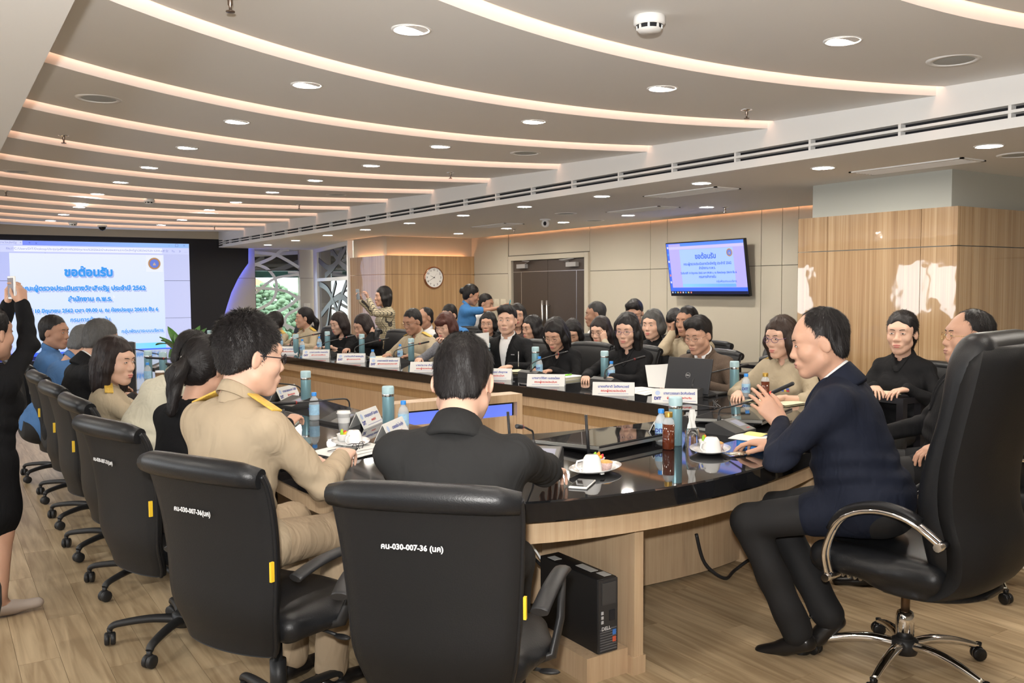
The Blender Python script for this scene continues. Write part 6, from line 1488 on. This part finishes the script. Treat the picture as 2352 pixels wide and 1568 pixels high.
for x, y, fc, nm, rl, lg, d in ((3.92, 5.55, 227, 'นางสาววิริยา เนตรน้อย', ROLE, False, 'before the writing woman'), (3.965, 4.80, 227, 'นายอภิชาติ โชติงกเวชย์', ROLE, False, 'before the woman with purple glasses'), (4.03, 4.26, 227, 'นางสาววรรณภา รัศวธีระกัลยณี', 'ผู้อำนวยการกองส่งเสริม', True, 'beside the laptop, partly behind a tumbler'),
    (3.86, 6.20, 227, 'นางสาวสุภาภรณ์ เลิศสุภาพ', ROLE, False, 'half hidden by the black-suited man'), (3.71, 7.12, 231, 'นายประวาล สำเนียง', ROLE, False, 'left of the black-suited man seen from behind'), (3.62, 7.80, 233, 'นางสาวพจนีย์ พงษ์ณาวงศ์', 'ผู้อำนวยการกองส่งเสริมการค้า', True, 'below the red-haired woman'), (3.58, 8.52, 235, 'นายวัฒนศักดิ์ พงษ์อนุชิน', 'ผู้อำนวยการกองกำกับ', True, 'before the uniformed reader'), (3.50, 9.30, 237, 'นางสาวอรทัย เกษตรทัต', 'ผู้อำนวยการกองชั่งตวง', True, 'with a glare on it, third from the screen end'), (3.40, 10.02, 239, 'นายนิรันดร์ บุญธรรมเจริญ', 'รองอธิบดีกรมการค้าภายใน', True, 'nearest the screen end')):
    plate(x, y, fc, 'white name card '+d, nm, rl, lg)
plate(2.00, 5.92, 315, 'white name card behind the microphone of the uniformed man, back turned', 'นางสาวพรหมาภา นัยณี', 'ผู้อำนวยการกอง'); plate(1.98, 4.52, 315, 'white name card beside the tumbler left of the black suit', 'นายบุญญฤทธิ์ นิลเพชร', 'รองอธิบดี'); plate(1.92, 4.06, 315, 'white name card right behind the upturned coffee cup', 'นายกรนิจ โนนจุ้ย', 'รองอธิบดี'); plate(3.03, 3.33, 312, 'white name card behind the brown tea bottle at the near end', 'นายวิชัย โภชนกิจ', 'อธิบดีกรมการค้าภายใน')

# conference microphones
M_mic = mat('mic_grey', (.15, .145, .135), .5, .2); M_mic2 = mat('mic_dark', (.04, .04, .041), .5); M_lcd = em('mic_lcd', (.36, .36, .46), .55)
micm = [('base', lambda: MB().add([(-.11, -.085, 0), (.11, -.085, 0), (.11, .085, 0), (-.11, .085, 0), (-.11, -.085, .016), (.11, -.085, .016), (.11, .045, .062), (-.11, .045, .062), (.11, .085, .045), (-.11, .085, .045)], [(0, 3, 2, 1), (4, 5, 6, 7), (7, 6, 8, 9), (0, 1, 5, 4), (9, 8, 2, 3), (1, 2, 8, 6, 5), (0, 4, 7, 9, 3)]), M_mic2),
        ('top_panel', lambda: MB().add([(.0, -.080, .0188), (.105, -.080, .0188), (.105, .042, .0620), (.0, .042, .0620)], [(0, 1, 2, 3)]), M_mic), ('speaker_grille', lambda: MB().add([(-.105, -.080, .0188), (-.005, -.080, .0188), (-.005, .042, .0620), (-.105, .042, .0620)], [(0, 1, 2, 3)]), mat('mic_grille', (.055, .053, .05), .6, bump=(1400, .5))),
        ('display', lambda: MB().add([(.022, -.040, .0340), (.088, -.040, .0340), (.088, .020, .0552), (.022, .020, .0552)], [(0, 1, 2, 3)]), M_lcd), ('button', lambda: MB().add([(.05, -.068, .0242), (.08, -.068, .0242), (.08, -.060, .0270), (.05, -.060, .0270)], [(0, 1, 2, 3)]), mat('mic_button', (.45, .03, .03), .4))]
def mic(x, y, face, label, reach=.40, rise=.17, bend=0., ring_on=False, lz=0.):
    """microphone unit; `face` = direction of the user"""
    r = thing('conference_microphone', micm, label, 'microphone', (x, y, TT), rad(face+90), 'conference microphones')
    P = spline([(-.02, .055, .050), (-.02, .058, .095), (-.02+bend*.08, .035, .125), (-.02+bend*.3, -.04, .145), (-.02+bend*.65, -.55*reach, rise), (-.02+bend, -reach, rise*1.12+lz)], 6)
    MB().lathe([(.012, .05), (.010, .075), (.006, .085)], c=(-.02, .055, 0), n=12).build('socket', M_mic2, r)
    nk = MB().tube(P[:-3], .0045, 8).build('gooseneck', M_mic2, r)
    a, b = np.array(P[-5]), np.array(P[-1]); d = unit(b-a); MB().tube([a, a+d*.03, b+d*.045, b+d*.05], [.006, .0095, .0095, .006], 10).build('mic_head', M_black, nk)
    MB().tube([a+d*.018, a+d*.028], [.0098, .0100], 12).build('light_ring', em('ring_red', (1, .05, .03), 2.5) if ring_on else mat('ring_off', (.30, .03, .03), .4), nk)
mic(4.20, 6.12, 10, 'microphone unit before the writing woman', .34); mic(4.34, 5.32, 8, 'microphone unit before the woman with purple glasses', .36); mic(4.42, 4.44, 350, 'microphone unit between the laptop and the uniformed woman, grey back showing', .36)
mic(4.02, 7.25, 10, 'microphone unit before the man in the open white shirt', .34); mic(3.92, 8.15, 10, 'microphone unit before the red-haired woman', .34); mic(3.84, 8.95, 10, 'microphone unit before the uniformed reader', .34); mic(3.78, 9.75, 10, 'microphone unit before the woman hiding her cheek', .34); mic(3.70, 10.6, 10, 'microphone unit before the woman with the hair clip', .34)
mic(1.90, 4.66, 190, 'microphone unit with long gooseneck before the ponytail woman', .52, .16, .25); mic(1.92, 5.50, 190, 'microphone unit before the man in the cream shirt', .40); mic(2.16, 3.14, 225, 'microphone unit beside the upturned cup of the black-suited man', .25); mic(3.42, 3.20, 285, 'microphone unit with glowing red ring before the navy-suited man', .36, .20, -.12, True, .05)
mic(1.90, 7.0, 185, 'microphone unit before the grey-haired man', .40); mic(1.90, 7.75, 185, 'microphone unit before the stooping person in blue', .40); mic(1.8, 8.9, 185, 'microphone unit before the upright man in blue', .44, .2)

# cups, plates and snacks
def snack_set(x, y, rz, who, full=True):
    p = tag(MB().lathe([(0, .004), (.06, .004), (.085, .012), (.110, .022), (.112, .025), (.085, .016), (.06, .009), (0, .008)], n=30, cap=False, M=np.diag([1.25, .82, 1])).build('snack_plate', M_cera, None, (x, y, TT)), 'oval white snack plate '+who, 'plate', 'oval snack plates'); p.rotation_euler = (0, 0, rz)
    def loc(u, v, z=.009): a = rotz2((u, v), rz); return (x+a[0], y+a[1], TT+z)
    c = empty('coffee_cup', loc(-.045, -.01), rz+2.4); tag(c, 'white coffee cup turned upside down on the plate '+who, 'cup', 'upturned coffee cups')
    MB().lathe([(.040, 0), (.042, .004), (.040, .030), (.034, .056), (.026, .068), (.022, .070), (0, .070)], n=26, cap=False).build('bowl', M_cera, c); MB().tube([(.036, 0, .018), (.055, 0, .014), (.066, 0, .028), (.060, 0, .046), (.036, 0, .050)], .0042, 8).build('handle', M_cera, c)
    b = empty('fruit_cup', loc(.062, .028), rz); tag(b, 'small white tub of cut fruit on the plate '+who, 'bowl', 'fruit tubs')
    MB().lathe([(0, .002), (.022, .002), (.030, .036), (.032, .038), (.029, .036), (.022, .008)], n=22, cap=False).build('tub', M_cera, b)
    for i, (u, v, z, col) in enumerate(((-.012, .006, .046, (.25, .50, .03)), (.010, .004, .044, (.80, .25, .02)), (.016, -.008, .038, (.70, .05, .06)), (-.002, -.010, .038, (.75, .42, .03)))): MB().ell((u, v, z), (.009, .008, .017), 10, 7, M=Ry(.4-.25*i) @ Rx(.3*i)).build('fruit_piece', mat('fruit_%d' % i, col, .35), b)
    k = empty('muffin', loc(.030, -.030), rz); tag(k, 'small cake in a paper case on the plate '+who, 'cake', 'small cakes')
    MB().lathe([(0, 0), (.022, 0), (.029, .030), (.0295, .031)], n=22, cap=False).build('paper_case', mat('case_dots', (.62, .45, .42), .7, noise=(140, .5)), k); MB().ell((0, 0, .030), (.028, .028, .010), 14, 8).build('cake_top', mat('cake_gold', (.60, .33, .10), .7, noise=(90, .4)), k)
    s = empty('teaspoon', loc(-.01, -.062, .012), rz+.2); tag(s, 'steel teaspoon on the plate '+who, 'spoon', 'teaspoons'); MB().tube([(-.05, 0, .002), (.04, 0, .003)], [.002, .0016], 6).build('stem', M_chrome, s); MB().ell((-.062, 0, .002), (.015, .010, .003), 10, 6).build('bowl', M_chrome, s)
snack_set(2.235, 2.82, rad(20), 'of the black-suited man'); snack_set(2.925, 2.86, rad(40), 'of the navy-suited man'); snack_set(1.66, 3.98, rad(75), 'of the uniformed man')
w_ = empty('water_glass', (2.93, 2.975, TT)); tag(w_, 'upturned water glass holding a white paper napkin behind the cup', 'glass')
MB().lathe([(.034, 0), (.032, .05), (.027, .095), (.0, .096), (.0, .093), (.024, .092), (.029, .05), (.0315, 0)], n=24, cap=False).build('glass_body', mat('drinking_glass', (1, 1, 1), .0, trans=1., ior=1.45), w_)
nk = MB(); nk.grid([[(x_*(1-.25*t)+.004*math.sin(9*t+x_*80), .006*math.cos(4*x_*60+t*3)+.01*t, .097+.085*t) for x_ in np.linspace(-.026, .026, 9)] for t in np.linspace(0, 1, 7)]); nk.grid([[(x_*(1-.35*t), .012+.006*math.cos(4*x_*60+t*4), .097+.070*t) for x_ in np.linspace(-.022, .024, 9)] for t in np.linspace(0, 1, 7)])
tag(nk.build('paper_napkin', M_paper, None, (2.93, 2.975, TT)), 'folded white paper napkin standing on the upturned glass', 'napkin')
sc_ = empty('sugar_sachet', (3.00, 2.735, TT+.004), rad(-12)); tag(sc_, 'silver foil sachets beside the plate of the navy-suited man', 'sachet')
for k in range(2): MB().grid([[(u*.075, v*.022+k*.012, .003+k*.003+.004*math.cos(v*1.5)*math.cos(u*1.5)) for v in np.linspace(-1, 1, 6)] for u in np.linspace(-1, 1, 9)]).build('sachet', mat('foil', (.75, .72, .62), .22, 1., bump=(60, .6)), sc_)
# phones
def phone(label, loc, rx, rz, size=(.072, .145, .008), m=M_black, scr=None, ry=0., M=None):
    r = empty('phone', loc); tag(r, label, 'phone')
    if M is not None: r.rotation_euler = Matrix(M.tolist()).to_euler()
    else: r.rotation_euler = (rx, ry, rz)
    MB().rbox((0, 0, 0), size, .0035).build('case', m, r); MB().bbox((-size[0]*.45, -size[1]*.42, size[2]/2), (size[0]*.45, size[1]*.42, size[2]/2+.0006)).build('screen', scr or mat('phone_glass', (.015, .015, .018), .05), r)
    return r
phone('white phone lying on the table by the hand of the black-suited man', (2.045, 2.66, TT+.0045), 0, rad(-52), m=M_cera)
def hand_phone(p, sd, label, off, up, nrm, **k):
    """phone held in a hand: up = long axis, nrm = screen normal (body space)"""
    a = p['arms'][sd]; rz = rad(p['face']-90); c = a['W']+a['B'] @ V(*off); wx, wy = rotz2(c, rz); y_ = Rz(rz) @ unit(up); n_ = Rz(rz) @ unit(nrm); n_ = unit(n_-y_*(n_ @ y_)); x_ = np.cross(y_, n_)
    return phone(label, (p['at'][0]+wx, p['at'][1]+wy, c[2]), 0, 0, M=np.stack([x_, y_, n_], 1), **k)
hand_phone(P38, 'R', 'phone with green screen held by the uniformed man', (-.02, .085, -.032), (.1, .8, .5), (-.15, -.6, .8), scr=em('phone_green', (.03, .10, .06), .8))
hand_phone(P37, 'L', 'black phone held by the ponytail woman', (.02, .08, -.03), (.8, .5, .35), (-.2, -.6, .8), scr=em('phone_pic', (.05, .07, .09), .8))
hand_phone(P30, 'R', 'small white camera phone raised by the standing woman', (-.02, .085, -.035), (0, .0, 1), (-.3, -1, 0), size=(.058, .11, .012), m=M_cera, scr=em('phone_view', (.10, .06, .06), .8))
hand_phone(P27, 'R', 'grey phone raised by the woman in the checked shirt', (-.01, .10, -.04), (0, .1, 1), (.3, -1, 0), m=mat('phone_grey', (.30, .34, .37), .35)); hand_phone(P28, 'R', 'teal-cased phone held by the woman in the blue polo', (-.01, .10, -.035), (.2, .3, 1), (0, -1, .3), size=(.085, .15, .010), m=mat('phone_teal', (.02, .38, .52), .5))
hand_phone(back[9], 'R', 'dark phone at the ear of the uniformed man in the back row', (.0, .06, -.035), (0, .15, 1), (-1, .1, 0))
# watch of the man leaning back
a = P13['arms']['L']; rz = rad(P13['face']-90); c = a['W']+a['B'] @ V(0, -.035, .0); wx, wy = rotz2(c, rz); B_ = Rz(rz) @ a['B']; r = empty('smart_watch', (P13['at'][0]+wx, P13['at'][1]+wy, c[2])); r.rotation_euler = Matrix(B_.tolist()).to_euler(); tag(r, 'square smart watch with pale strap on the wrist of the man leaning back', 'watch')
MB().tube([(.036*math.cos(t), 0, .032*math.sin(t)) for t in np.linspace(0, 2*PI, 25)[:-1]], .008, 6, closed=True, flat=(.35, 1.4)).build('strap', mat('strap_pale', (.55, .50, .45), .5), r); MB().rbox((0, 0, .036), (.034, .038, .009), .004).build('case', M_metal, r); MB().bbox((-.014, -.016, .0405), (.014, .016, .0415)).build('screen', M_dark, r)
# laptop and papers
lp = empty('laptop', (4.46, 4.50, TT), rad(192+90)); tag(lp, 'black laptop standing open before the man in the brown blazer', 'laptop')
MB().rbox((0, 0, .009), (.36, .245, .018), .006).build('keyboard_base', M_pc, lp); LM = Rx(rad(-14)); MB().rbox(LM @ V(0, 0, .125)+V(0, -.125, .016), (.36, .010, .245), .004, M=LM).build('screen_lid', mat('laptop_lid', (.022, .023, .027), .45), lp)
q = LM @ V(0, -.0058, .125)+V(0, -.125, .016); m = MB(); m.tube([tuple(LM @ V(.018*math.cos(t), -.0058, .125+.018*math.sin(t))+V(0, -.125, .016)) for t in np.linspace(0, 2*PI, 25)[:-1]], .0014, 5, closed=True); m.build('logo_ring', M_metal, lp); text('logo_text', 'DELL', .013, M_metal, lp, tuple(q+V(0, -.001, 0)), (PI/2-rad(14), 0, 0), .0006)
def sheet(label, pts, m=M_paper, name='paper_sheet', th=.002, lines=0):
    """pts: 4 corners; slightly curled sheet with thickness"""
    A, B, C, D = [V(*p) for p in pts]; n_ = unit(np.cross(B-A, D-A)); g = lambda o: [[A*(1-u)*(1-v)+B*u*(1-v)+C*u*v+D*(1-u)*v+n_*(.010*math.sin(PI*u)*(1 if lines >= 0 else .2)*.6+o) for v in np.linspace(0, 1, 5)] for u in np.linspace(0, 1, 8)]
    r = empty(name, (0, 0, 0)); tag(r, label, 'paper'); mb = MB(); mb.grid(g(0)); mb.grid([row[::-1] for row in g(-th)]); mb.build('sheet', m, r)
    for k in range(abs(lines)):
        v = .12+.75*k/max(abs(lines), 1); MB().grid([[A*(1-u)*(1-vv)+B*u*(1-vv)+C*u*vv+D*(1-u)*vv+n_*(.010*math.sin(PI*u)*.6+.0012) for vv in (v, v+.018)] for u in np.linspace(.12, .85-.2*(k % 3 == 2), 8)]).build('text_line', mat('ink_grey', (.28, .28, .30), .8), r)
    return r
sheet('printed sheet lifted by the hand before the woman with purple glasses', [(4.36, 4.62, .785), (4.34, 4.86, .775), (4.38, 4.94, .925), (4.42, 4.67, .955)], lines=7)
sheet('curled white sheet on the table edge before the laptop', [(4.10, 4.62, .754), (4.44, 4.70, .754), (4.42, 5.02, .756), (4.08, 4.94, .760)], lines=3)
sheet('sheet of paper held up by the red-haired woman', [(4.27, 6.95, .95), (4.20, 7.16, .93), (4.24, 7.20, 1.07), (4.30, 7.0, 1.09)], lines=6)
sheet('white printed pages lying before the uniformed man with the phone', [(1.50, 3.62, .753), (1.82, 3.74, .753), (1.74, 4.02, .753), (1.42, 3.90, .753)], lines=4)
sheet('white pages under the arm of the black-suited man', [(1.55, 2.84, .753), (1.82, 2.98, .753), (1.72, 3.22, .753), (1.45, 3.08, .753)], lines=4)
def book(x, y, rz, label, size=(.15, .21, .022), m=None, pages=True, z=TT, name='notebook', cat='notebook'):
    r = empty(name, (x, y, z), rz); tag(r, label, cat); t = size[2]
    MB().bbox((-size[0]/2, -size[1]/2, .0005), (size[0]/2, size[1]/2, .003)).build('cover', m or M_black, r); MB().bbox((-size[0]/2+.003, -size[1]/2+.003, .003), (size[0]/2-.003, size[1]/2-.003, t-.003)).build('page_block', mat('page_cream', (.62, .58, .42), .8), r); MB().bbox((-size[0]/2, -size[1]/2, t-.003), (size[0]/2, size[1]/2, t)).build('cover', m or M_black, r)
def open_book(x, y, rz, label, s=1., z=TT):
    r = empty('open_book', (x, y, z), rz); tag(r, label, 'book')
    for q in (-1, 1):
        g = [[(q*u*.15*s, v*.105*s, .002+.016*math.sin(min(1, u*1.0)*PI*.55)*(1-u*.55)+.010*(1-u)) for v in (-1, 1)] for u in np.linspace(0, 1, 10)]
        mb = MB(); mb.grid(g if q > 0 else [row[::-1] for row in g]); mb.grid([[(p[0], p[1], .0015) for p in row[::-1]] for row in g]); mb.build('page_half', mat('page_cream', (.62, .58, .42), .8), r)
        MB().bbox((min(0, q*.154*s), -.108*s, 0), (max(0, q*.154*s), .108*s, .0014)).build('cover', mat('book_cover', (.30, .26, .16), .7), r)
open_book(4.34, 6.56, rad(110), 'open notebook with blue cover under the pen of the writing woman'); open_book(4.02, 8.80, rad(100), 'open green-edged book before the uniformed reader', 1.1); open_book(4.52, 3.86, rad(95), 'open ruled notebook before the uniformed woman nearest the camera', 1.1)
book(4.32, 5.86, rad(100), 'thick white report with a green marker on it before the writing woman', (.21, .29, .025), M_paper); book(4.30, 6.0, rad(20), 'spiral notebook at the elbow of the writing woman', (.15, .20, .012), mat('kraft', (.42, .33, .2), .8))
mk = tag(MB().tube([(0, 0, 0), (.12, .03, 0)], .006, 10).build('marker', mat('marker_green', (.25, .70, .05), .4), None, (4.28, 5.84, TT+.033)), 'bright green marker on the white report', 'marker')
pn = empty('pen', (4.36, 6.60, .80)); tag(pn, 'thin pen in the hand of the writing woman', 'pen'); MB().tube([(0, 0, 0), (.02, .03, .13)], .0035, 8).build('barrel', M_metal, pn); MB().tube([(-.004, -.006, -.02), (0, 0, 0)], [.0008, .0035], 8).build('tip', M_black, pn)
bx = empty('document_box', (3.22, 2.80, TT), rad(14)); tag(bx, 'bright blue box under papers at the elbow of the navy-suited man', 'box'); MB().rbox((0, 0, .0225), (.16, .21, .045), .004).build('box_body', mat('box_blue', (.04, .22, .66), .4), bx); MB().rbox((.0, 0, .0245), (.162, .19, .03), .003).build('box_band', mat('box_blue2', (.06, .28, .75), .4), bx)
sheet('loose white papers on the blue box', [(3.11, 2.67, .8), (3.27, 2.71, .8), (3.22, 2.92, .802), (3.06, 2.88, .8)], lines=0); sheet('yellow note paper on the blue box', [(3.18, 2.79, .806), (3.28, 2.82, .806), (3.26, 2.91, .808), (3.16, 2.88, .808)], mat('note_yellow', (.75, .66, .25), .8), lines=0)
cd = empty('cable_bundle', (0, 0, 0)); tag(cd, 'tangle of thin black cables behind the white napkin', 'cable')
for k in range(3): MB().tube(spline([(3.75+.02*k, 3.98, .756), (3.90, 4.02+.03*k, .775), (4.02, 3.92-.03*k, .757), (4.12, 4.0, .758+.006*k), (4.26, 4.10+.02*k, .757)], 6), .0035, 6).build('cable', M_black, cd)
# stick microphones / pens upright by the touch monitor
for x, y, d in ((2.36, 3.02, 'before the touch monitor'), (2.14, 3.30, 'beside the shoulder of the black-suited man')):
    r = empty('stick_microphone', (x, y, TT)); tag(r, 'thin upright black stick microphone '+d, 'microphone', 'stick microphones'); MB().lathe([(0, 0), (.022, 0), (.022, .006), (.008, .012)], n=16, cap=False).build('foot', M_black, r); MB().tube([(0, 0, .01), (-.008, .004, .10), (-.014, .006, .20)], [.008, .006, .0065], 10).build('stick', M_black, r)
# glasses lying on the papers, paper cups
gl = empty('spectacles', (1.62, 3.80, TT+.004), rad(40)); tag(gl, 'folded black spectacles lying on the white pages', 'glasses'); m = MB()
for q in (-1, 1):
    m.tube([(q*.033+.024*math.cos(t), 0, .020+.017*math.sin(t)) for t in np.linspace(0, 2*PI, 17)[:-1]], .0016, 6, closed=True)
m.build('rims', GD_, gl); MB().tube([(-.010, 0, .022), (0, 0, .026), (.010, 0, .022)], .0016, 6).build('bridge', GD_, gl)
for q in (-1, 1): MB().tube([(q*.057, 0, .024), (q*.060, .06, .020), (q*.058, .125, .002)], .0018, 6).build('temple', GD_, gl)
def paper_cup(x, y, label, sl=None):
    r = empty('paper_cup', (x, y, TT)); tag(r, label, 'cup', 'paper coffee cups'); MB().lathe([(0, 0), (.026, 0), (.036, .095), (.037, .096)], n=24, cap=False).build('cup_body', M_cera if not sl else sl, r); MB().lathe([(.038, .093), (.039, .097), (.035, .099), (.034, .108), (0, .108)], n=24, cap=False).build('lid', M_cera, r)
    MB().lathe([(.0315, .045), (.0345, .072)], n=24, cap=False).build('sleeve', mat('kraft_sleeve', (.40, .24, .12), .8) if sl else M_cera, r)
paper_cup(1.80, 4.40, 'white paper coffee cup beside the ponytail woman'); paper_cup(1.50, 7.45, 'paper coffee cup with brown sleeve before the grey-haired man', mat('cup_kraft', (.36, .22, .12), .8))
bxk = empty('desk_speaker', (1.52, 9.0, TT)); tag(bxk, 'dark boxy desk speaker with pale edges near the screen end', 'speaker'); MB().rbox((0, 0, .13), (.14, .16, .26), .006).build('cabinet', M_mic2, bxk); MB().bbox((-.07, -.082, 0), (-.062, -.079, .26)).build('edge_strip', M_metal, bxk); MB().bbox((.062, -.082, 0), (.07, -.079, .26)).build('edge_strip', M_metal, bxk)
# blue ballpoint details: keychain bottle opener (silver bell) left out; potted plant by the screen
pl_ = empty('potted_plant', (2.95, 13.0, 0)); tag(pl_, 'broad-leaved green plant in a pot before the video wall', 'plant')
MB().lathe([(0, 0), (.14, 0), (.18, .34), (.19, .36), (.165, .35), (.0, .33)], n=26, cap=False).build('pot', mat('pot_white', (.6, .6, .58), .4), pl_); rnd = random.Random(11); M_pl = mat('plant_leaf', (.05, .17, .025), .4, noise=(20, .4))
for k in range(15):
    a = k*2.4+rnd.random(); tilt = .25+.75*rnd.random(); L = .42+.25*rnd.random(); b = V(math.cos(a), math.sin(a), 0); st = V(0, 0, .45+.25*rnd.random()); side_ = V(-math.sin(a), math.cos(a), 0); rows = []
    for t in np.linspace(0, 1, 8):
        c = st+b*L*t*math.sin(tilt)+V(0, 0, 1)*(L*t*math.cos(tilt)-.22*t*t*tilt); wv = .085*math.sin(PI*min(1, t*.92+.08))**.8; rows.append([c-side_*wv+V(0, 0, .018), c, c+side_*wv+V(0, 0, .018)])
    MB().grid(rows).build('leaf', M_pl, pl_); MB().tube([(0, 0, .33), tuple(st)], .008, 6).build('stem', M_pl, pl_)
# side tables behind, bag, stacked name cards, papers
M_dt = mat('dark_table', (.016, .015, .018), .3)
def side_table(x0, x1, y0, y1, z, label):
    r = empty('side_table', ((x0+x1)/2, (y0+y1)/2, 0)); tag(r, label, 'table', 'dark side tables'); hx, hy = (x1-x0)/2, (y1-y0)/2; MB().bbox((-hx, -hy, z-.035), (hx, hy, z)).build('table_top', M_dt, r)
    for sx in (-1, 1):
        for sy in (-1, 1): MB().bbox((sx*hx-.045*(sx > 0), sy*hy-.045*(sy > 0), 0), (sx*hx+.045*(sx < 0), sy*hy+.045*(sy < 0), z-.035)).build('leg', M_dt, r)
    MB().bbox((-hx+.05, -.015, .25), (hx-.05, .015, .29)).build('stretcher', M_dt, r)
side_table(4.93, 5.16, 3.22, 3.86, .81, 'small dark table with the open book before the oak pillar'); side_table(6.62, 7.14, 4.9, 6.15, .74, 'dark table against the wall with the black bag and stacked cards'); side_table(6.0, 6.45, 5.0, 5.62, .72, 'dark table with yellow papers behind the man in the blazer')
open_book(5.05, 3.50, rad(100), 'open book under the hands of the young woman at the pillar', .95, .81)
bg = empty('handbag', (6.86, 5.86, .74), rad(20)); tag(bg, 'black leather handbag with gold clasp on the dark table', 'handbag')
F = Field((-.22, -.14, -.02), (.22, .14, .32), .009); F.ell((0, 0, .10), (.17, .085, .115), k=.02); F.cone((-.11, 0, .05), (.11, 0, .05), .08, .08, k=.05); F.plane_cut((0, 0, .002), (0, 0, -1), .01); F.wrinkle(lambda x, y, z: .004*np.sin(45*x+20*z)); vf_obj('bag_body', F.mesh(1), M_leather, bg)
MB().tube([(.10*math.cos(t), 0, .17+.10*math.sin(t)) for t in np.linspace(0, PI, 15)], .009, 8).build('handle', M_leather, bg); MB().rbox((-.02, -.098, .12), (.03, .02, .035), .004).build('clasp', mat('brass_clasp', (.7, .5, .2), .3, 1.), bg)
for k in range(5):
    r = empty('name_card_stack', (6.66, 5.36, .74+k*.017)); tag(r, '%s folded name card from the bottom of the stack on the dark table' % ORD[k], 'name card', 'stacked name cards'); MB().rbox((0, 0, .008), (.10, .30, .014), .002).build('card', M_acryl, r)
o = plate(6.66, 5.36, 215, 'white name card leaning on top of the stacked cards', 'นายบัณฑูร สุขถนอม', 'ผู้อำนวยการกองนิติ'); o.location.z = .74+.088
sheet('open yellow pages on the dark table behind the blazer', [(6.05, 5.1, .724), (6.30, 5.1, .724), (6.30, 5.45, .724), (6.05, 5.45, .724)], mat('page_yellow', (.70, .64, .36), .8), lines=0); sheet('white pages on the dark table behind the blazer', [(6.12, 5.02, .732), (6.40, 5.06, .732), (6.36, 5.35, .732), (6.10, 5.31, .732)], lines=4)
# insignia
M_rib = [mat('ribbon_%d' % i, c, .6) for i, c in enumerate([(.5, .05, .05), (.65, .45, .05), (.08, .15, .5), (.6, .6, .58)])]
def pin(p, x, y, z, w_, h_, m, name): 
    c = p['tp'](x, y, z); T = p['T']; MB().box(c, (w_, .006, h_), M=T).build(name, m, p['root'])
for p, f_ in ((far[0], 1), (far[6], 0), (far[9], 1)):
    for i in range(4):
        for j in range(2): pin(p, -.105+i*.019, .158 if f_ else .137, .315+j*.013-.02, .018, .011, M_rib[(i+j*2) % 4], 'ribbon_bar')
    pin(p, .085, .158 if f_ else .140, .30, .045, .010, M_black, 'name_bar')
pin(far[4], -.10, .139, .345, .035, .008, M_metal, 'lapel_pin')
# pearl clips of the ponytail woman
for o_ in ((.025, -.105, .045), (-.012, -.125, .018)):
    c = P37['hpnt'](o_); MB().ell(c, (.0105, .0105, .0105), 12, 8).build('pearl_clip', mat('pearl', (.80, .77, .70), .15, coat=1.), P37['root'])
